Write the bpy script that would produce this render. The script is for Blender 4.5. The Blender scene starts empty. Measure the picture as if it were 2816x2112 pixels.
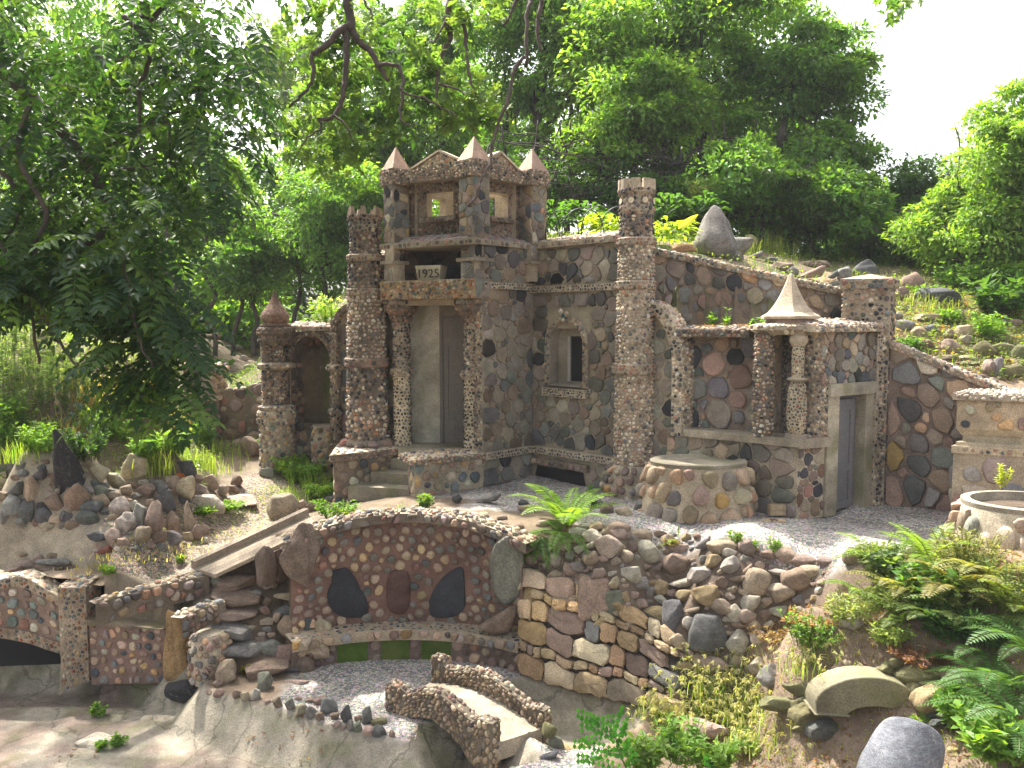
import bpy, math, random
import numpy as np
from math import sin, cos, pi, radians, atan, tan

C = bpy.context.scene.collection
SC = bpy.context.scene
# ------------------------------------------------------------------ camera
FPX = 2185.0; CAMZ = 1.65; TILT = atan(166/2185.0)
cam_d = bpy.data.cameras.new('camera'); cam = bpy.data.objects.new('camera', cam_d); C.objects.link(cam)
cam.location = (0, 0, CAMZ); cam.rotation_euler = (pi/2-TILT, 0, 0)
cam_d.sensor_width = 36; cam_d.lens = 36*FPX/2816; cam_d.clip_end = 500; cam_d.clip_start = .05
SC.camera = cam
# ------------------------------------------------------------------ sky and sun
SUN_EL = radians(56); SUN_DIR = np.array([-0.62, 0.78])           # towards the sun, seen from above
az = math.atan2(SUN_DIR[0], SUN_DIR[1])                        # from +Y, clockwise
world = bpy.data.worlds.new('World'); SC.world = world; world.use_nodes = True
wn = world.node_tree; bg = wn.nodes['Background']
sky = wn.nodes.new('ShaderNodeTexSky'); sky.sky_type = 'NISHITA'; sky.sun_disc = False
sky.sun_elevation = SUN_EL; sky.sun_rotation = az; sky.dust_density = 6.0; sky.air_density = 1.0; sky.ozone_density = 1.0
hsv = wn.nodes.new('ShaderNodeHueSaturation'); hsv.inputs['Saturation'].default_value = .28      # thin white cloud
wn.links.new(sky.outputs[0], hsv.inputs['Color']); wn.links.new(hsv.outputs[0], bg.inputs[0]); bg.inputs[1].default_value = 0.15
sl = bpy.data.lights.new('sun', 'SUN'); so = bpy.data.objects.new('sun', sl); C.objects.link(so)
sl.energy = 4.0; sl.angle = radians(1.2); sl.color = (1, .94, .84)
so.rotation_euler = (pi/2-SUN_EL, 0, pi-az); so.location = (-6, 8, 12)
SC.view_settings.view_transform = 'Standard'; SC.view_settings.look = 'None'
SC.view_settings.exposure = 1.72; SC.view_settings.gamma = 1
SC.cycles.max_bounces = 6; SC.cycles.transparent_max_bounces = 4
try:
    SC.cycles.use_denoising = True
except Exception: pass

RNG = np.random.default_rng(7)
def rs(seed): return np.random.default_rng(seed)

# ------------------------------------------------------------------ pixel (2816x2112) to world
def ray(px, py):
    X = (px-1408)/FPX; Y = -(py-1056)/FPX
    return np.array([X, cos(TILT)+Y*sin(TILT), -sin(TILT)+Y*cos(TILT)])
def pt(px, py, d):
    r = ray(px, py); return np.array([r[0]*d/r[1], d, CAMZ+r[2]*d/r[1]])
def gp(px, py, z):
    r = ray(px, py); s = (z-CAMZ)/r[2]; return np.array([r[0]*s, r[1]*s, z])
def zat(py, d, px=1408): return pt(px, py, d)[2]
def norm(v):
    v = np.asarray(v, float); return v/np.linalg.norm(v)

# ------------------------------------------------------------------ mesh builder
class MB:
    def __init__(s): s.V=[]; s.Q=[]; s.T=[]; s.N=[]; s.C=[]; s.n=0
    def verts(s, v, col):
        v = np.asarray(v, float).reshape(-1, 3); col = np.asarray(col, float)
        if col.ndim == 1: col = np.tile(col[:3], (len(v), 1))
        s.V.append(v); s.C.append(col[:, :3]); o = s.n; s.n += len(v); return o
    def add(s, v, quads=None, tris=None, ngons=None, col=(.5,.5,.5)):
        o = s.verts(v, col)
        if quads is not None and len(quads): s.Q.append(np.asarray(quads, int)+o)
        if tris is not None and len(tris): s.T.append(np.asarray(tris, int)+o)
        if ngons:
            for g in ngons: s.N.append(np.asarray(g, int)+o)
        return o
    def build(s, name, mat, parent=None, smooth=True, sharp=False, loc=None):
        V = np.concatenate(s.V); Cc = np.concatenate(s.C)
        if loc is not None: V = V-np.asarray(loc)
        loops = []; tot = []
        if s.Q: q = np.concatenate(s.Q); loops.append(q.ravel()); tot.append(np.full(len(q), 4))
        if s.T: t = np.concatenate(s.T); loops.append(t.ravel()); tot.append(np.full(len(t), 3))
        for g in s.N: loops.append(g); tot.append(np.array([len(g)]))
        L = np.concatenate(loops); tot = np.concatenate(tot)
        st = np.concatenate([[0], np.cumsum(tot)[:-1]])
        me = bpy.data.meshes.new(name)
        me.vertices.add(len(V)); me.vertices.foreach_set('co', V.astype(np.float32).ravel())
        me.loops.add(len(L)); me.loops.foreach_set('vertex_index', L.astype(np.int32))
        me.polygons.add(len(tot)); me.polygons.foreach_set('loop_start', st.astype(np.int32))
        me.polygons.foreach_set('loop_total', tot.astype(np.int32))
        me.polygons.foreach_set('use_smooth', np.full(len(tot), smooth))
        me.update(calc_edges=True); me.validate()
        a = me.color_attributes.new('Col', 'FLOAT_COLOR', 'POINT')
        a.data.foreach_set('color', np.concatenate([Cc, np.ones((len(Cc), 1))], 1).astype(np.float32).ravel())
        me.materials.append(mat)
        if smooth and sharp:
            try: me.set_sharp_from_angle(angle=radians(38))
            except Exception: pass
        o = bpy.data.objects.new(name, me); C.objects.link(o)
        if parent is not None: o.parent = parent; o.matrix_parent_inverse.identity()
        if loc is not None and parent is None: o.location = loc
        return o

def tag(o, label=None, cat=None, group=None, kind=None):
    if label: o['label'] = label
    if cat: o['category'] = cat
    if group: o['group'] = group
    if kind: o['kind'] = kind
    return o
def thing(name, label, cat, loc=(0,0,0), group=None):
    o = bpy.data.objects.new(name, None); C.objects.link(o); o.empty_display_size = .1
    # the children keep world coordinates, so the empty stays unrotated and the mesh is shifted to it
    o.location = loc; return tag(o, label, cat, group)
def put(mb, name, mat, parent, smooth=True, sharp=False, label=None):
    o = mb.build(name, mat, None, smooth, sharp)
    p = parent; off = np.zeros(3)
    while p is not None:
        off += np.array(p.location); p = p.parent
    o.parent = parent; o.location = tuple(-off)
    if label: o['label'] = label
    return o

# ------------------------------------------------------------------ materials
def newmat(name):
    m = bpy.data.materials.new(name); m.use_nodes = True
    return m, m.node_tree.nodes, m.node_tree.links, m.node_tree.nodes['Principled BSDF']
def mat_masonry(name='masonry', rough=.85, bump=.35, src='Col', scale=1.0, blot=.28, spec=.3, moss=0., bd=.006, lo=.72, hi=1.22, fr=(.72, 1.25)):
    m, n, l, b = newmat(name)
    tc = n.new('ShaderNodeTexCoord')
    geo = n.new('ShaderNodeNewGeometry')
    if src == 'Col':
        a = n.new('ShaderNodeVertexColor'); a.layer_name = 'Col'; base = a.outputs['Color']
        vec = geo.outputs['Position']
    else:
        a = n.new('ShaderNodeObjectInfo'); base = a.outputs['Color']; 
        add = n.new('ShaderNodeVectorMath'); add.operation = 'ADD'; l.new(tc.outputs['Object'], add.inputs[0]); l.new(a.outputs['Location'], add.inputs[1]); vec = add.outputs[0]
    n1 = n.new('ShaderNodeTexNoise'); n1.inputs['Scale'].default_value = 9*scale; n1.inputs['Detail'].default_value = 8; n1.inputs['Roughness'].default_value = .65
    n2 = n.new('ShaderNodeTexNoise'); n2.inputs['Scale'].default_value = 110*scale; n2.inputs['Detail'].default_value = 5
    n3 = n.new('ShaderNodeTexNoise'); n3.inputs['Scale'].default_value = 1.7*scale; n3.inputs['Detail'].default_value = 4
    for q in (n1, n2, n3): l.new(vec, q.inputs['Vector'])
    def rng(node, a0, a1, b0, b1):
        r = n.new('ShaderNodeMapRange'); r.inputs[1].default_value=a0; r.inputs[2].default_value=a1; r.inputs[3].default_value=b0; r.inputs[4].default_value=b1
        l.new(node.outputs[0], r.inputs[0]); return r.outputs[0]
    f1 = rng(n1, .3, .7, lo, hi); f2 = rng(n2, .35, .65, *fr); f3 = rng(n3, .35, .65, 1-blot, 1+blot*.6)
    m1 = n.new('ShaderNodeMath'); m1.operation='MULTIPLY'; l.new(f1, m1.inputs[0]); l.new(f2, m1.inputs[1])
    m2 = n.new('ShaderNodeMath'); m2.operation='MULTIPLY'; l.new(m1.outputs[0], m2.inputs[0]); l.new(f3, m2.inputs[1])
    vm = n.new('ShaderNodeVectorMath'); vm.operation='SCALE'; l.new(base, vm.inputs[0]); l.new(m2.outputs[0], vm.inputs['Scale'])
    out = vm.outputs[0]
    if src == 'obj':      # bedding bands and pale veins of the stone itself
        mp = n.new('ShaderNodeMapping'); mp.inputs['Scale'].default_value = (3, 3, 16); mp.inputs['Rotation'].default_value = (.5, .3, 0); l.new(vec, mp.inputs[0])
        n6 = n.new('ShaderNodeTexNoise'); n6.inputs['Scale'].default_value = 2.2; n6.inputs['Detail'].default_value = 7; n6.inputs['Roughness'].default_value = .7; l.new(mp.outputs[0], n6.inputs['Vector']); v6 = n.new('ShaderNodeVectorMath'); v6.operation = 'SCALE'; l.new(out, v6.inputs[0]); l.new(rng(n6, .38, .62, .70, 1.22), v6.inputs['Scale'])
        n7 = n.new('ShaderNodeTexNoise'); n7.inputs['Scale'].default_value = 6; n7.inputs['Detail'].default_value = 9; n7.inputs['Roughness'].default_value = .75; l.new(vec, n7.inputs['Vector']); x7 = n.new('ShaderNodeMix'); x7.data_type = 'RGBA'; l.new(rng(n7, .56, .66, 0, .45), x7.inputs[0]); l.new(v6.outputs[0], x7.inputs[6]); x7.inputs[7].default_value = (.36, .34, .27, 1); out = x7.outputs[2]
    if moss > 0:
        n4 = n.new('ShaderNodeTexNoise'); n4.inputs['Scale'].default_value = 4.5; n4.inputs['Detail'].default_value = 7; l.new(vec, n4.inputs['Vector'])
        mf = rng(n4, .52, .66, 0, moss)
        mx = n.new('ShaderNodeMix'); mx.data_type='RGBA'; l.new(mf, mx.inputs[0]); l.new(out, mx.inputs[6]); mx.inputs[7].default_value = (.10,.11,.03,1); out = mx.outputs[2]
    l.new(out, b.inputs['Base Color'])
    b.inputs['Roughness'].default_value = rough; b.inputs['Specular IOR Level'].default_value = spec
    bm = n.new('ShaderNodeBump'); bm.inputs['Strength'].default_value = bump; bm.inputs['Distance'].default_value = bd
    n5 = n.new('ShaderNodeTexNoise'); n5.inputs['Scale'].default_value = 38*scale; n5.inputs['Detail'].default_value = 8; n5.inputs['Roughness'].default_value=.7; l.new(vec, n5.inputs['Vector'])
    l.new(n5.outputs[0], bm.inputs['Height']); l.new(bm.outputs[0], b.inputs['Normal'])
    return m
M_MAS = mat_masonry('masonry', bump=.6, bd=.008)
M_CON = mat_masonry('rough_concrete', bump=.5, blot=.35, bd=.008)
M_MOSS = mat_masonry('mossy_concrete', bump=.5, blot=.4, moss=.55)
M_ROCK = mat_masonry('field_stone', src='obj', bump=.8, bd=.015, blot=.25, lo=.6, hi=1.3, moss=.12)
M_WOOD = mat_masonry('weathered_wood', bump=.3, scale=.8, bd=.004)
M_PAINT = mat_masonry('painted_wood', bump=.12, blot=.12, rough=.6, lo=.9, hi=1.07)

def mat_gravel():
    m, n, l, b = newmat('ground_cover')
    geo = n.new('ShaderNodeNewGeometry'); a = n.new('ShaderNodeVertexColor'); a.layer_name='Col'
    v = n.new('ShaderNodeTexVoronoi'); v.inputs['Scale'].default_value = 62; l.new(geo.outputs['Position'], v.inputs['Vector'])
    v2 = n.new('ShaderNodeTexVoronoi'); v2.inputs['Scale'].default_value = 62; v2.feature='DISTANCE_TO_EDGE'; l.new(geo.outputs['Position'], v2.inputs['Vector'])
    hs = n.new('ShaderNodeSeparateColor'); l.new(v.outputs['Color'], hs.inputs[0])
    r = n.new('ShaderNodeMapRange'); r.inputs[3].default_value=.45; r.inputs[4].default_value=1.45; l.new(hs.outputs[0], r.inputs[0])
    r2 = n.new('ShaderNodeMapRange'); r2.inputs[2].default_value=.12; r2.inputs[3].default_value=.35; r2.inputs[4].default_value=1.0; l.new(v2.outputs['Distance'], r2.inputs[0])
    nz = n.new('ShaderNodeTexNoise'); nz.inputs['Scale'].default_value=3.0; nz.inputs['Detail'].default_value=8; l.new(geo.outputs['Position'], nz.inputs['Vector'])
    r3 = n.new('ShaderNodeMapRange'); r3.inputs[1].default_value=.3; r3.inputs[2].default_value=.7; r3.inputs[3].default_value=.72; r3.inputs[4].default_value=1.2; l.new(nz.outputs[0], r3.inputs[0])
    m1 = n.new('ShaderNodeMath'); m1.operation='MULTIPLY'; l.new(r.outputs[0], m1.inputs[0]); l.new(r2.outputs[0], m1.inputs[1])
    m2 = n.new('ShaderNodeMath'); m2.operation='MULTIPLY'; l.new(m1.outputs[0], m2.inputs[0]); l.new(r3.outputs[0], m2.inputs[1])
    vm = n.new('ShaderNodeVectorMath'); vm.operation='SCALE'; l.new(a.outputs[0], vm.inputs[0]); l.new(m2.outputs[0], vm.inputs['Scale'])
    tint = n.new('ShaderNodeMix'); tint.data_type='RGBA'; tint.blend_type='SOFT_LIGHT'; tint.inputs[0].default_value=.25
    l.new(vm.outputs[0], tint.inputs[6]); l.new(v.outputs['Color'], tint.inputs[7]); l.new(tint.outputs[2], b.inputs['Base Color'])
    b.inputs['Roughness'].default_value=.95; b.inputs['Specular IOR Level'].default_value=.2
    bm = n.new('ShaderNodeBump'); bm.inputs['Strength'].default_value=.8; bm.inputs['Distance'].default_value=.01
    l.new(v2.outputs['Distance'], bm.inputs['Height']); l.new(bm.outputs[0], b.inputs['Normal'])
    return m
M_GRAV = mat_gravel()
M_DIRT = mat_masonry('dry_soil', bump=.9, bd=.012, blot=.3, scale=1.4)

def mat_leaf(name, trans=.5, rough=.5, gl=.35):
    m, n, l, b = newmat(name)
    a = n.new('ShaderNodeVertexColor'); a.layer_name='Col'
    l.new(a.outputs[0], b.inputs['Base Color']); b.inputs['Roughness'].default_value=rough; b.inputs['Specular IOR Level'].default_value=gl
    t = n.new('ShaderNodeBsdfTranslucent')
    g = n.new('ShaderNodeMix'); g.data_type='RGBA'; g.blend_type='MULTIPLY'; g.inputs[0].default_value=1; l.new(a.outputs[0], g.inputs[6]); g.inputs[7].default_value=(2.0,2.0,.55,1)
    l.new(g.outputs[2], t.inputs[0])
    mx = n.new('ShaderNodeMixShader'); mx.inputs[0].default_value=trans
    l.new(b.outputs[0], mx.inputs[1]); l.new(t.outputs[0], mx.inputs[2]); l.new(mx.outputs[0], n['Material Output'].inputs['Surface'])
    return m
M_LEAF = mat_leaf('leaves'); M_BARK = mat_masonry('bark', bump=.8, bd=.01, scale=1.5)
M_DARK, _n, _l, _b = newmat('dark_interior'); _b.inputs['Base Color'].default_value=(.012,.012,.014,1); _b.inputs['Roughness'].default_value=.9  # near-black, shade inside openings put into the colour
M_WIRE, _n, _l, _b = newmat('wire'); _b.inputs['Base Color'].default_value=(.03,.03,.035,1); _b.inputs['Roughness'].default_value=.5; _b.inputs['Metallic'].default_value=.6

# ------------------------------------------------------------------ palettes (r, g, b, weight)
P_CRAZY = [(.22,.19,.155,3.6),(.16,.152,.138,2.4),(.11,.11,.106,1.5),(.045,.047,.05,1.1),(.23,.185,.14,3),(.23,.165,.125,1.2),(.28,.215,.15,1.4),(.25,.225,.18,2.0),(.15,.155,.13,1.5)]
P_PEB = [(.42,.33,.23,3),(.36,.27,.19,3),(.30,.20,.14,2),(.20,.16,.14,2),(.10,.10,.11,2.0),(.05,.05,.06,1.1),(.48,.42,.33,1.5),(.34,.17,.12,.8),(.18,.17,.15,1.5)]
P_PALE = [(.50,.42,.31,3),(.42,.33,.24,3),(.34,.26,.19,2),(.2,.17,.15,1),(.13,.13,.14,1.0),(.38,.22,.15,.7),(.55,.5,.42,1)]
P_DARKP = [(.07,.07,.075,3),(.04,.04,.045,2),(.12,.11,.1,2),(.2,.16,.12,1),(.22,.12,.09,.6),(.12,.13,.11,1)]
P_BROWN = [(.20,.15,.12,3),(.17,.12,.10,2),(.26,.18,.13,2),(.12,.10,.09,1.5),(.30,.24,.17,1.2),(.3,.16,.12,.8)]
P_ROUND = [(.33,.24,.16,3),(.24,.20,.17,2),(.17,.16,.155,2),(.36,.22,.14,1.6),(.28,.19,.15,2),(.38,.31,.23,1.4),(.40,.25,.10,.7)]
P_MIX = [(.34,.27,.19,3),(.26,.19,.15,2),(.13,.15,.14,1.6),(.09,.10,.11,1.3),(.38,.26,.13,1.4),(.30,.17,.12,1.2),(.40,.36,.28,1.2)]
P_JAS = [(.26,.11,.07,3),(.06,.06,.065,2),(.40,.32,.22,2),(.32,.2,.10,1.5),(.11,.12,.10,1.5),(.2,.16,.13,2),(.32,.08,.06,.7)]
MORT = (.31,.262,.19); MORT_D = (.19,.15,.11); MORT_R = (.20,.15,.12); MORT_L = (.41,.345,.255)
def pick(pal, n, rg, var=.18):
    p = np.array(pal); w = p[:,3]/p[:,3].sum(); c = p[rg.choice(len(p), n, p=w), :3]
    return np.clip(c*(1+rg.normal(0, var, (n,1)))*(1+rg.normal(0, .03, (n,3))), .012, .75)

# ------------------------------------------------------------------ surfaces: f(u, v, h) -> xyz
def plane_surf(O, U, V, N):
    O, U, V, N = map(lambda q: np.asarray(q, float), (O, U, V, N))
    return lambda u, v, h: O+u[..., None]*U+v[..., None]*V+h[..., None]*N
def bil_surf(a, b, c, d, W, H, N):
    a, b, c, d, N = map(lambda q: np.asarray(q, float), (a, b, c, d, N))
    def f(u, v, h):
        s = (u/W)[..., None]; t = (v/H)[..., None]
        return (1-s)*(1-t)*a+s*(1-t)*b+s*t*c+(1-s)*t*d+h[..., None]*N
    return f
def lathe_surf(c, prof, R0, th0=0., sx=1., sy=1.):
    z = np.array([p[1] for p in prof]); r = np.array([p[0] for p in prof])
    def f(u, v, h):
        th = th0+u/R0; zz = z[0]+v; rr = np.interp(zz, z, r)+h
        return np.stack([c[0]+rr*np.cos(th)*sx, c[1]+rr*np.sin(th)*sy, zz+0*th], -1)
    return f
def sweep_surf(pts, nrm, vdir, vn=None):
    """u runs along the polyline, v along vdir, h along the interpolated normal."""
    pts = np.asarray(pts, float); nrm = np.asarray(nrm, float); vdir = np.asarray(vdir, float)
    L = np.concatenate([[0], np.cumsum(np.linalg.norm(np.diff(pts, axis=0), axis=1))])
    if vdir.ndim == 1: vdir = np.tile(vdir, (len(pts), 1))
    def f(u, v, h):
        p = np.stack([np.interp(u, L, pts[:, k]) for k in range(3)], -1)
        q = np.stack([np.interp(u, L, nrm[:, k]) for k in range(3)], -1)
        w = np.stack([np.interp(u, L, vdir[:, k]) for k in range(3)], -1)
        return p+v[..., None]*w+h[..., None]*q
    f.L = L[-1]; return f
def skin(mb, f, W, H, nu, nv, col, flip=False, h=0., u0=0., v0=0., jit=0.):
    u, v = np.meshgrid(np.linspace(u0, u0+W, nu+1), np.linspace(v0, v0+H, nv+1))
    hh = np.full_like(u, h)
    if jit: hh = hh+RNG.normal(0, jit, u.shape)
    P = f(u, v, hh).reshape(-1, 3)
    i = np.arange(nv)[:, None]*(nu+1)+np.arange(nu)[None, :]; i = i.ravel()
    q = np.stack([i, i+1, i+nu+2, i+nu+1], 1)
    if flip: q = q[:, ::-1]
    mb.add(P, quads=q, col=col)

def seeds_var(W, H, r0, r1, rg, power=2.0, tries=None, big=None):
    """discs of varying radius, large ones first"""
    area = W*H; pts = np.zeros((0, 2)); rad = np.zeros(0)
    n = int(area/(1.3*r0*r0))+6
    rr = r0+(r1-r0)*rg.random(n)**power
    if big: rr = np.concatenate([np.full(big[0], big[1]), rr])
    rr = np.sort(rr)[::-1]
    P = np.empty((n*2+10, 2)); Rr = np.empty(n*2+10); k = 0
    for r in rr:
        for t in range(9):
            p = rg.random(2)*(W, H)
            if k == 0 or np.all(np.hypot(P[:k,0]-p[0], P[:k,1]-p[1]) > (Rr[:k]+r)*.93):
                P[k] = p; Rr[k] = r; k += 1; break
    return P[:k].copy(), Rr[:k].copy()
def seeds_hex(W, H, s, rg, jit=.52):
    nx = max(1, int(round(W/s))); ny = max(1, int(round(H/(s*.88))))
    X, Y = np.meshgrid(np.arange(nx), np.arange(ny)); X = X.ravel().astype(float); Y = Y.ravel().astype(float)
    u = (X+.5+.25*((Y % 2)*2-1)+rg.normal(0, jit*.5, len(X)))*W/nx; v = (Y+.5+rg.normal(0, jit*.4, len(X)))*H/ny
    k = (u > .1*s) & (u < W-.1*s) & (v > .1*s) & (v < H-.1*s)
    P = np.stack([u[k], v[k]], 1); return P, s*.5*(.62+.72*rg.random(len(P)))

def stones(mb, f, P, R, pal, rg, gap=.008, h=.02, cap=1.15, A=11, p=7., flat=.0, planes=None, holes=None, flip=False, var=.18, asp=.25, cols=None, tilt=.25):
    """raised stones on a surface; each outline is the soft cell of its seed among its neighbours"""
    n = len(P)
    if n < 2: return
    keep = np.ones(n, bool)
    if planes is not None:
        for (nx, ny, d) in planes: keep &= (d-(P[:,0]*nx+P[:,1]*ny)) > R*.25
    if holes:
        for (x0, y0, x1, y1) in holes:
            keep &= ~((P[:,0] > x0-R*.3) & (P[:,0] < x1+R*.3) & (P[:,1] > y0-R*.3) & (P[:,1] < y1+R*.3))
    P = P[keep]; R = R[keep]; n = len(P)
    if cols is not None: cols = cols[keep]
    if n < 2: return
    th = np.linspace(0, 2*pi, A, endpoint=False); acc = np.zeros((n, A))
    K = min(12, n-1)
    for s0 in range(0, n, 600):
        s1 = min(n, s0+600)
        D = np.hypot(P[s0:s1, None, 0]-P[None, :, 0], P[s0:s1, None, 1]-P[None, :, 1]); D[np.arange(s1-s0), np.arange(s0, s1)] = 1e9
        J = np.argpartition(D, K-1, axis=1)[:, :K]
        dj = np.take_along_axis(D, J, 1); dx = P[J, 0]-P[s0:s1, None, 0]; dy = P[J, 1]-P[s0:s1, None, 1]
        w = R[s0:s1, None]/(R[s0:s1, None]+R[J]); dist = dj*w-gap*.5
        phi = np.arctan2(dy, dx)
        c = np.cos(th[None, None, :]-phi[:, :, None])
        rr = np.maximum(dist, .002)[:, :, None]/np.maximum(c, 1e-3)
        acc[s0:s1] += np.where(c > .02, rr**(-p), 0).sum(1)
    if planes is not None:
        for (nx, ny, d) in planes:
            dist = np.maximum(d-(P[:,0]*nx+P[:,1]*ny)-gap*.4, .003)
            c = np.cos(th[None, :]-math.atan2(ny, nx)); acc += np.where(c > .02, (dist[:, None]/np.maximum(c, 1e-3))**(-p), 0)
    if holes:
        for (x0, y0, x1, y1) in holes:
            for (cx, ang, inb) in ((x0-P[:,0], 0, (P[:,1] > y0-R)&(P[:,1] < y1+R)), (P[:,0]-x1, pi, (P[:,1] > y0-R)&(P[:,1] < y1+R)),
                                   (y0-P[:,1], pi/2, (P[:,0] > x0-R)&(P[:,0] < x1+R)), (P[:,1]-y1, -pi/2, (P[:,0] > x0-R)&(P[:,0] < x1+R))):
                ok = (cx > 0) & inb
                c = np.cos(th[None, :]-ang); acc += np.where((c > .02) & ok[:, None], (np.maximum(cx, .003)[:, None]/np.maximum(c, 1e-3))**(-p), 0)
    a = rg.random(n)*pi; asr = 1-asp*rg.random(n)
    e = 1/np.sqrt(np.cos(th[None]-a[:, None])**2+(np.sin(th[None]-a[:, None])/asr[:, None])**2)
    acc += (R[:, None]*cap*e)**(-p)
    r = acc**(-1/p); r *= 1+rg.normal(0, .03+.05*flat, r.shape)
    rm = r.mean(1)
    hs = np.minimum(h, rm*1.0)*(.75+.5*rg.random(n))
    rings = [(1.03, -.35), (.97, .32), (.86+.06*flat, .72+.2*flat), (.55+.25*flat, .97), ]
    cs, sn = np.cos(th), np.sin(th)
    tx = rg.normal(0, tilt, n); ty = rg.normal(0, tilt, n)
    U = []; Vv = []; Hh = []
    for (k, hz) in rings:
        lx = r*k*cs; ly = r*k*sn; U.append(P[:, 0:1]+lx); Vv.append(P[:, 1:2]+ly)
        Hh.append(hs[:, None]*(hz*(1+(tx[:, None]*lx+ty[:, None]*ly)/rm[:, None]*(hz > 0))))
    U.append(P[:, 0:1]); Vv.append(P[:, 1:2]); Hh.append(hs[:, None]*1.02)
    U = np.concatenate(U, 1); Vv = np.concatenate(Vv, 1); Hh = np.concatenate(Hh, 1)
    X = f(U, Vv, Hh).reshape(-1, 3); nr = len(rings); m = nr*A+1
    j = np.arange(A); jn = (j+1) % A
    q = np.concatenate([np.stack([k*A+j, k*A+jn, (k+1)*A+jn, (k+1)*A+j], 1) for k in range(nr-1)])
    t = np.stack([(nr-1)*A+j, (nr-1)*A+jn, np.full(A, nr*A)], 1)
    if flip: q = q[:, ::-1]; t = t[:, ::-1]
    off = (np.arange(n)*m)[:, None, None]
    if cols is None: cols = pick(pal, n, rg, var)
    mb.add(X, quads=(q[None]+off).reshape(-1, 4), tris=(t[None]+off).reshape(-1, 3), col=np.repeat(cols, m, 0))

# face specs
def spec(kind='crazy', **k):
    d = dict(r0=.024, r1=.07, pal=P_CRAZY, mort=MORT, gap=.006, h=.019, cap=2.3, p=10., flat=.65, pw=1.5, hexs=None, asp=.2, var=.22, A=12)
    if kind == 'peb': d.update(hexs=.042, pal=P_PEB, gap=.006, h=.016, cap=1.0, p=6., flat=.0, asp=.3)
    if kind == 'belt': d.update(hexs=.036, pal=P_DARKP, mort=MORT_L, gap=.012, h=.005, cap=.8, p=8., flat=.8)
    if kind == 'round': d.update(r0=.035, r1=.095, pal=P_ROUND, mort=MORT_L, gap=.02, h=.04, cap=1.1, p=6., flat=.1)
    if kind == 'dry': d.update(r0=.04, r1=.11, pal=P_BROWN, mort=(.05,.04,.035), gap=.006, h=.04, cap=1.8, p=12., flat=.8)
    d.update(k); return d
S_CR = spec('crazy'); S_PEB = spec('peb'); S_BELT = spec('belt')
SEED = [100]
def face(mb, f, W, H, sp, flip=False, planes=None, holes=None, nu=None, nv=None, base=True):
    SEED[0] += 1; rg = rs(SEED[0])
    if base: skin(mb, f, W, H, nu or max(1, int(W/.06)), nv or max(1, int(H/.06)), sp['mort'], flip)
    if sp.get('bare'): return
    if sp['hexs']: P, R = seeds_hex(W, H, sp['hexs'], rg)
    else: P, R = seeds_var(W, H, sp['r0'], sp['r1'], rg, sp['pw'])
    pl = [(-1,0,0),(1,0,W),(0,-1,0),(0,1,H)] + (planes or [])
    stones(mb, f, P, R, sp['pal'], rg, gap=sp['gap'], h=sp['h'], cap=sp['cap'], p=sp['p'], flat=sp['flat'], planes=pl, holes=holes, flip=flip, asp=sp['asp'], var=sp['var'], A=sp['A'])
def quad(mb, a, b, c, d, sp, planes=None, holes=None):
    """a b c d counter-clockwise seen from outside"""
    a, b, c, d = map(lambda q: np.asarray(q, float), (a, b, c, d))
    W = (np.linalg.norm(b-a)+np.linalg.norm(c-d))/2; H = (np.linalg.norm(d-a)+np.linalg.norm(c-b))/2
    N = norm(np.cross(b-a, d-a) if np.linalg.norm(np.cross(b-a, d-a)) > 1e-9 else np.cross(b-a, c-b))
    face(mb, bil_surf(a, b, c, d, W, H, N), W, H, sp, planes=planes, holes=holes)
def p3(p, z): return np.array([p[0], p[1], z])
def prism(mb, foot, z0, z1, sp, top=None, sides=None, bot=False, z1s=None):
    """vertical prism; foot counter-clockwise seen from above; sp on the sides, top spec on top"""
    n = len(foot); zt = z1s if z1s is not None else [z1]*n
    for i in range(n):
        j = (i+1) % n
        s = sp if (sides is None or i in sides) else dict(sp, bare=True)
        quad(mb, p3(foot[i], z0), p3(foot[j], z0), p3(foot[j], zt[j]), p3(foot[i], zt[i]), s)
    T = [p3(foot[i], zt[i]) for i in range(n)]
    if n == 4: quad(mb, T[0], T[1], T[2], T[3], top or dict(sp, bare=True))
    else: mb.add(np.array(T), ngons=[list(range(n))], col=(top or sp)['mort'])
    if bot: mb.add(np.array([p3(q, z0) for q in foot]), ngons=[list(range(n))[::-1]], col=sp['mort'])
def rect(c, w, d, ang):
    """footprint, w along the direction ang, d across; counter-clockwise"""
    u = np.array([cos(ang), sin(ang)]); v = np.array([-sin(ang), cos(ang)]); c = np.asarray(c[:2], float)
    return [c-u*w/2-v*d/2, c+u*w/2-v*d/2, c+u*w/2+v*d/2, c-u*w/2+v*d/2]
def strip(P0, P1, depth):
    """footprint of a wall whose outer face runs P0 -> P1 (left to right seen from the camera), going back by depth"""
    P0 = np.asarray(P0[:2], float); P1 = np.asarray(P1[:2], float); u = norm(P1-P0); v = np.array([-u[1], u[0]])
    return [P0, P1, P1+v*depth, P0+v*depth]
BARE = dict(spec(), bare=True)
def con(col=(.30,.26,.20)): return dict(BARE, mort=col)
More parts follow.
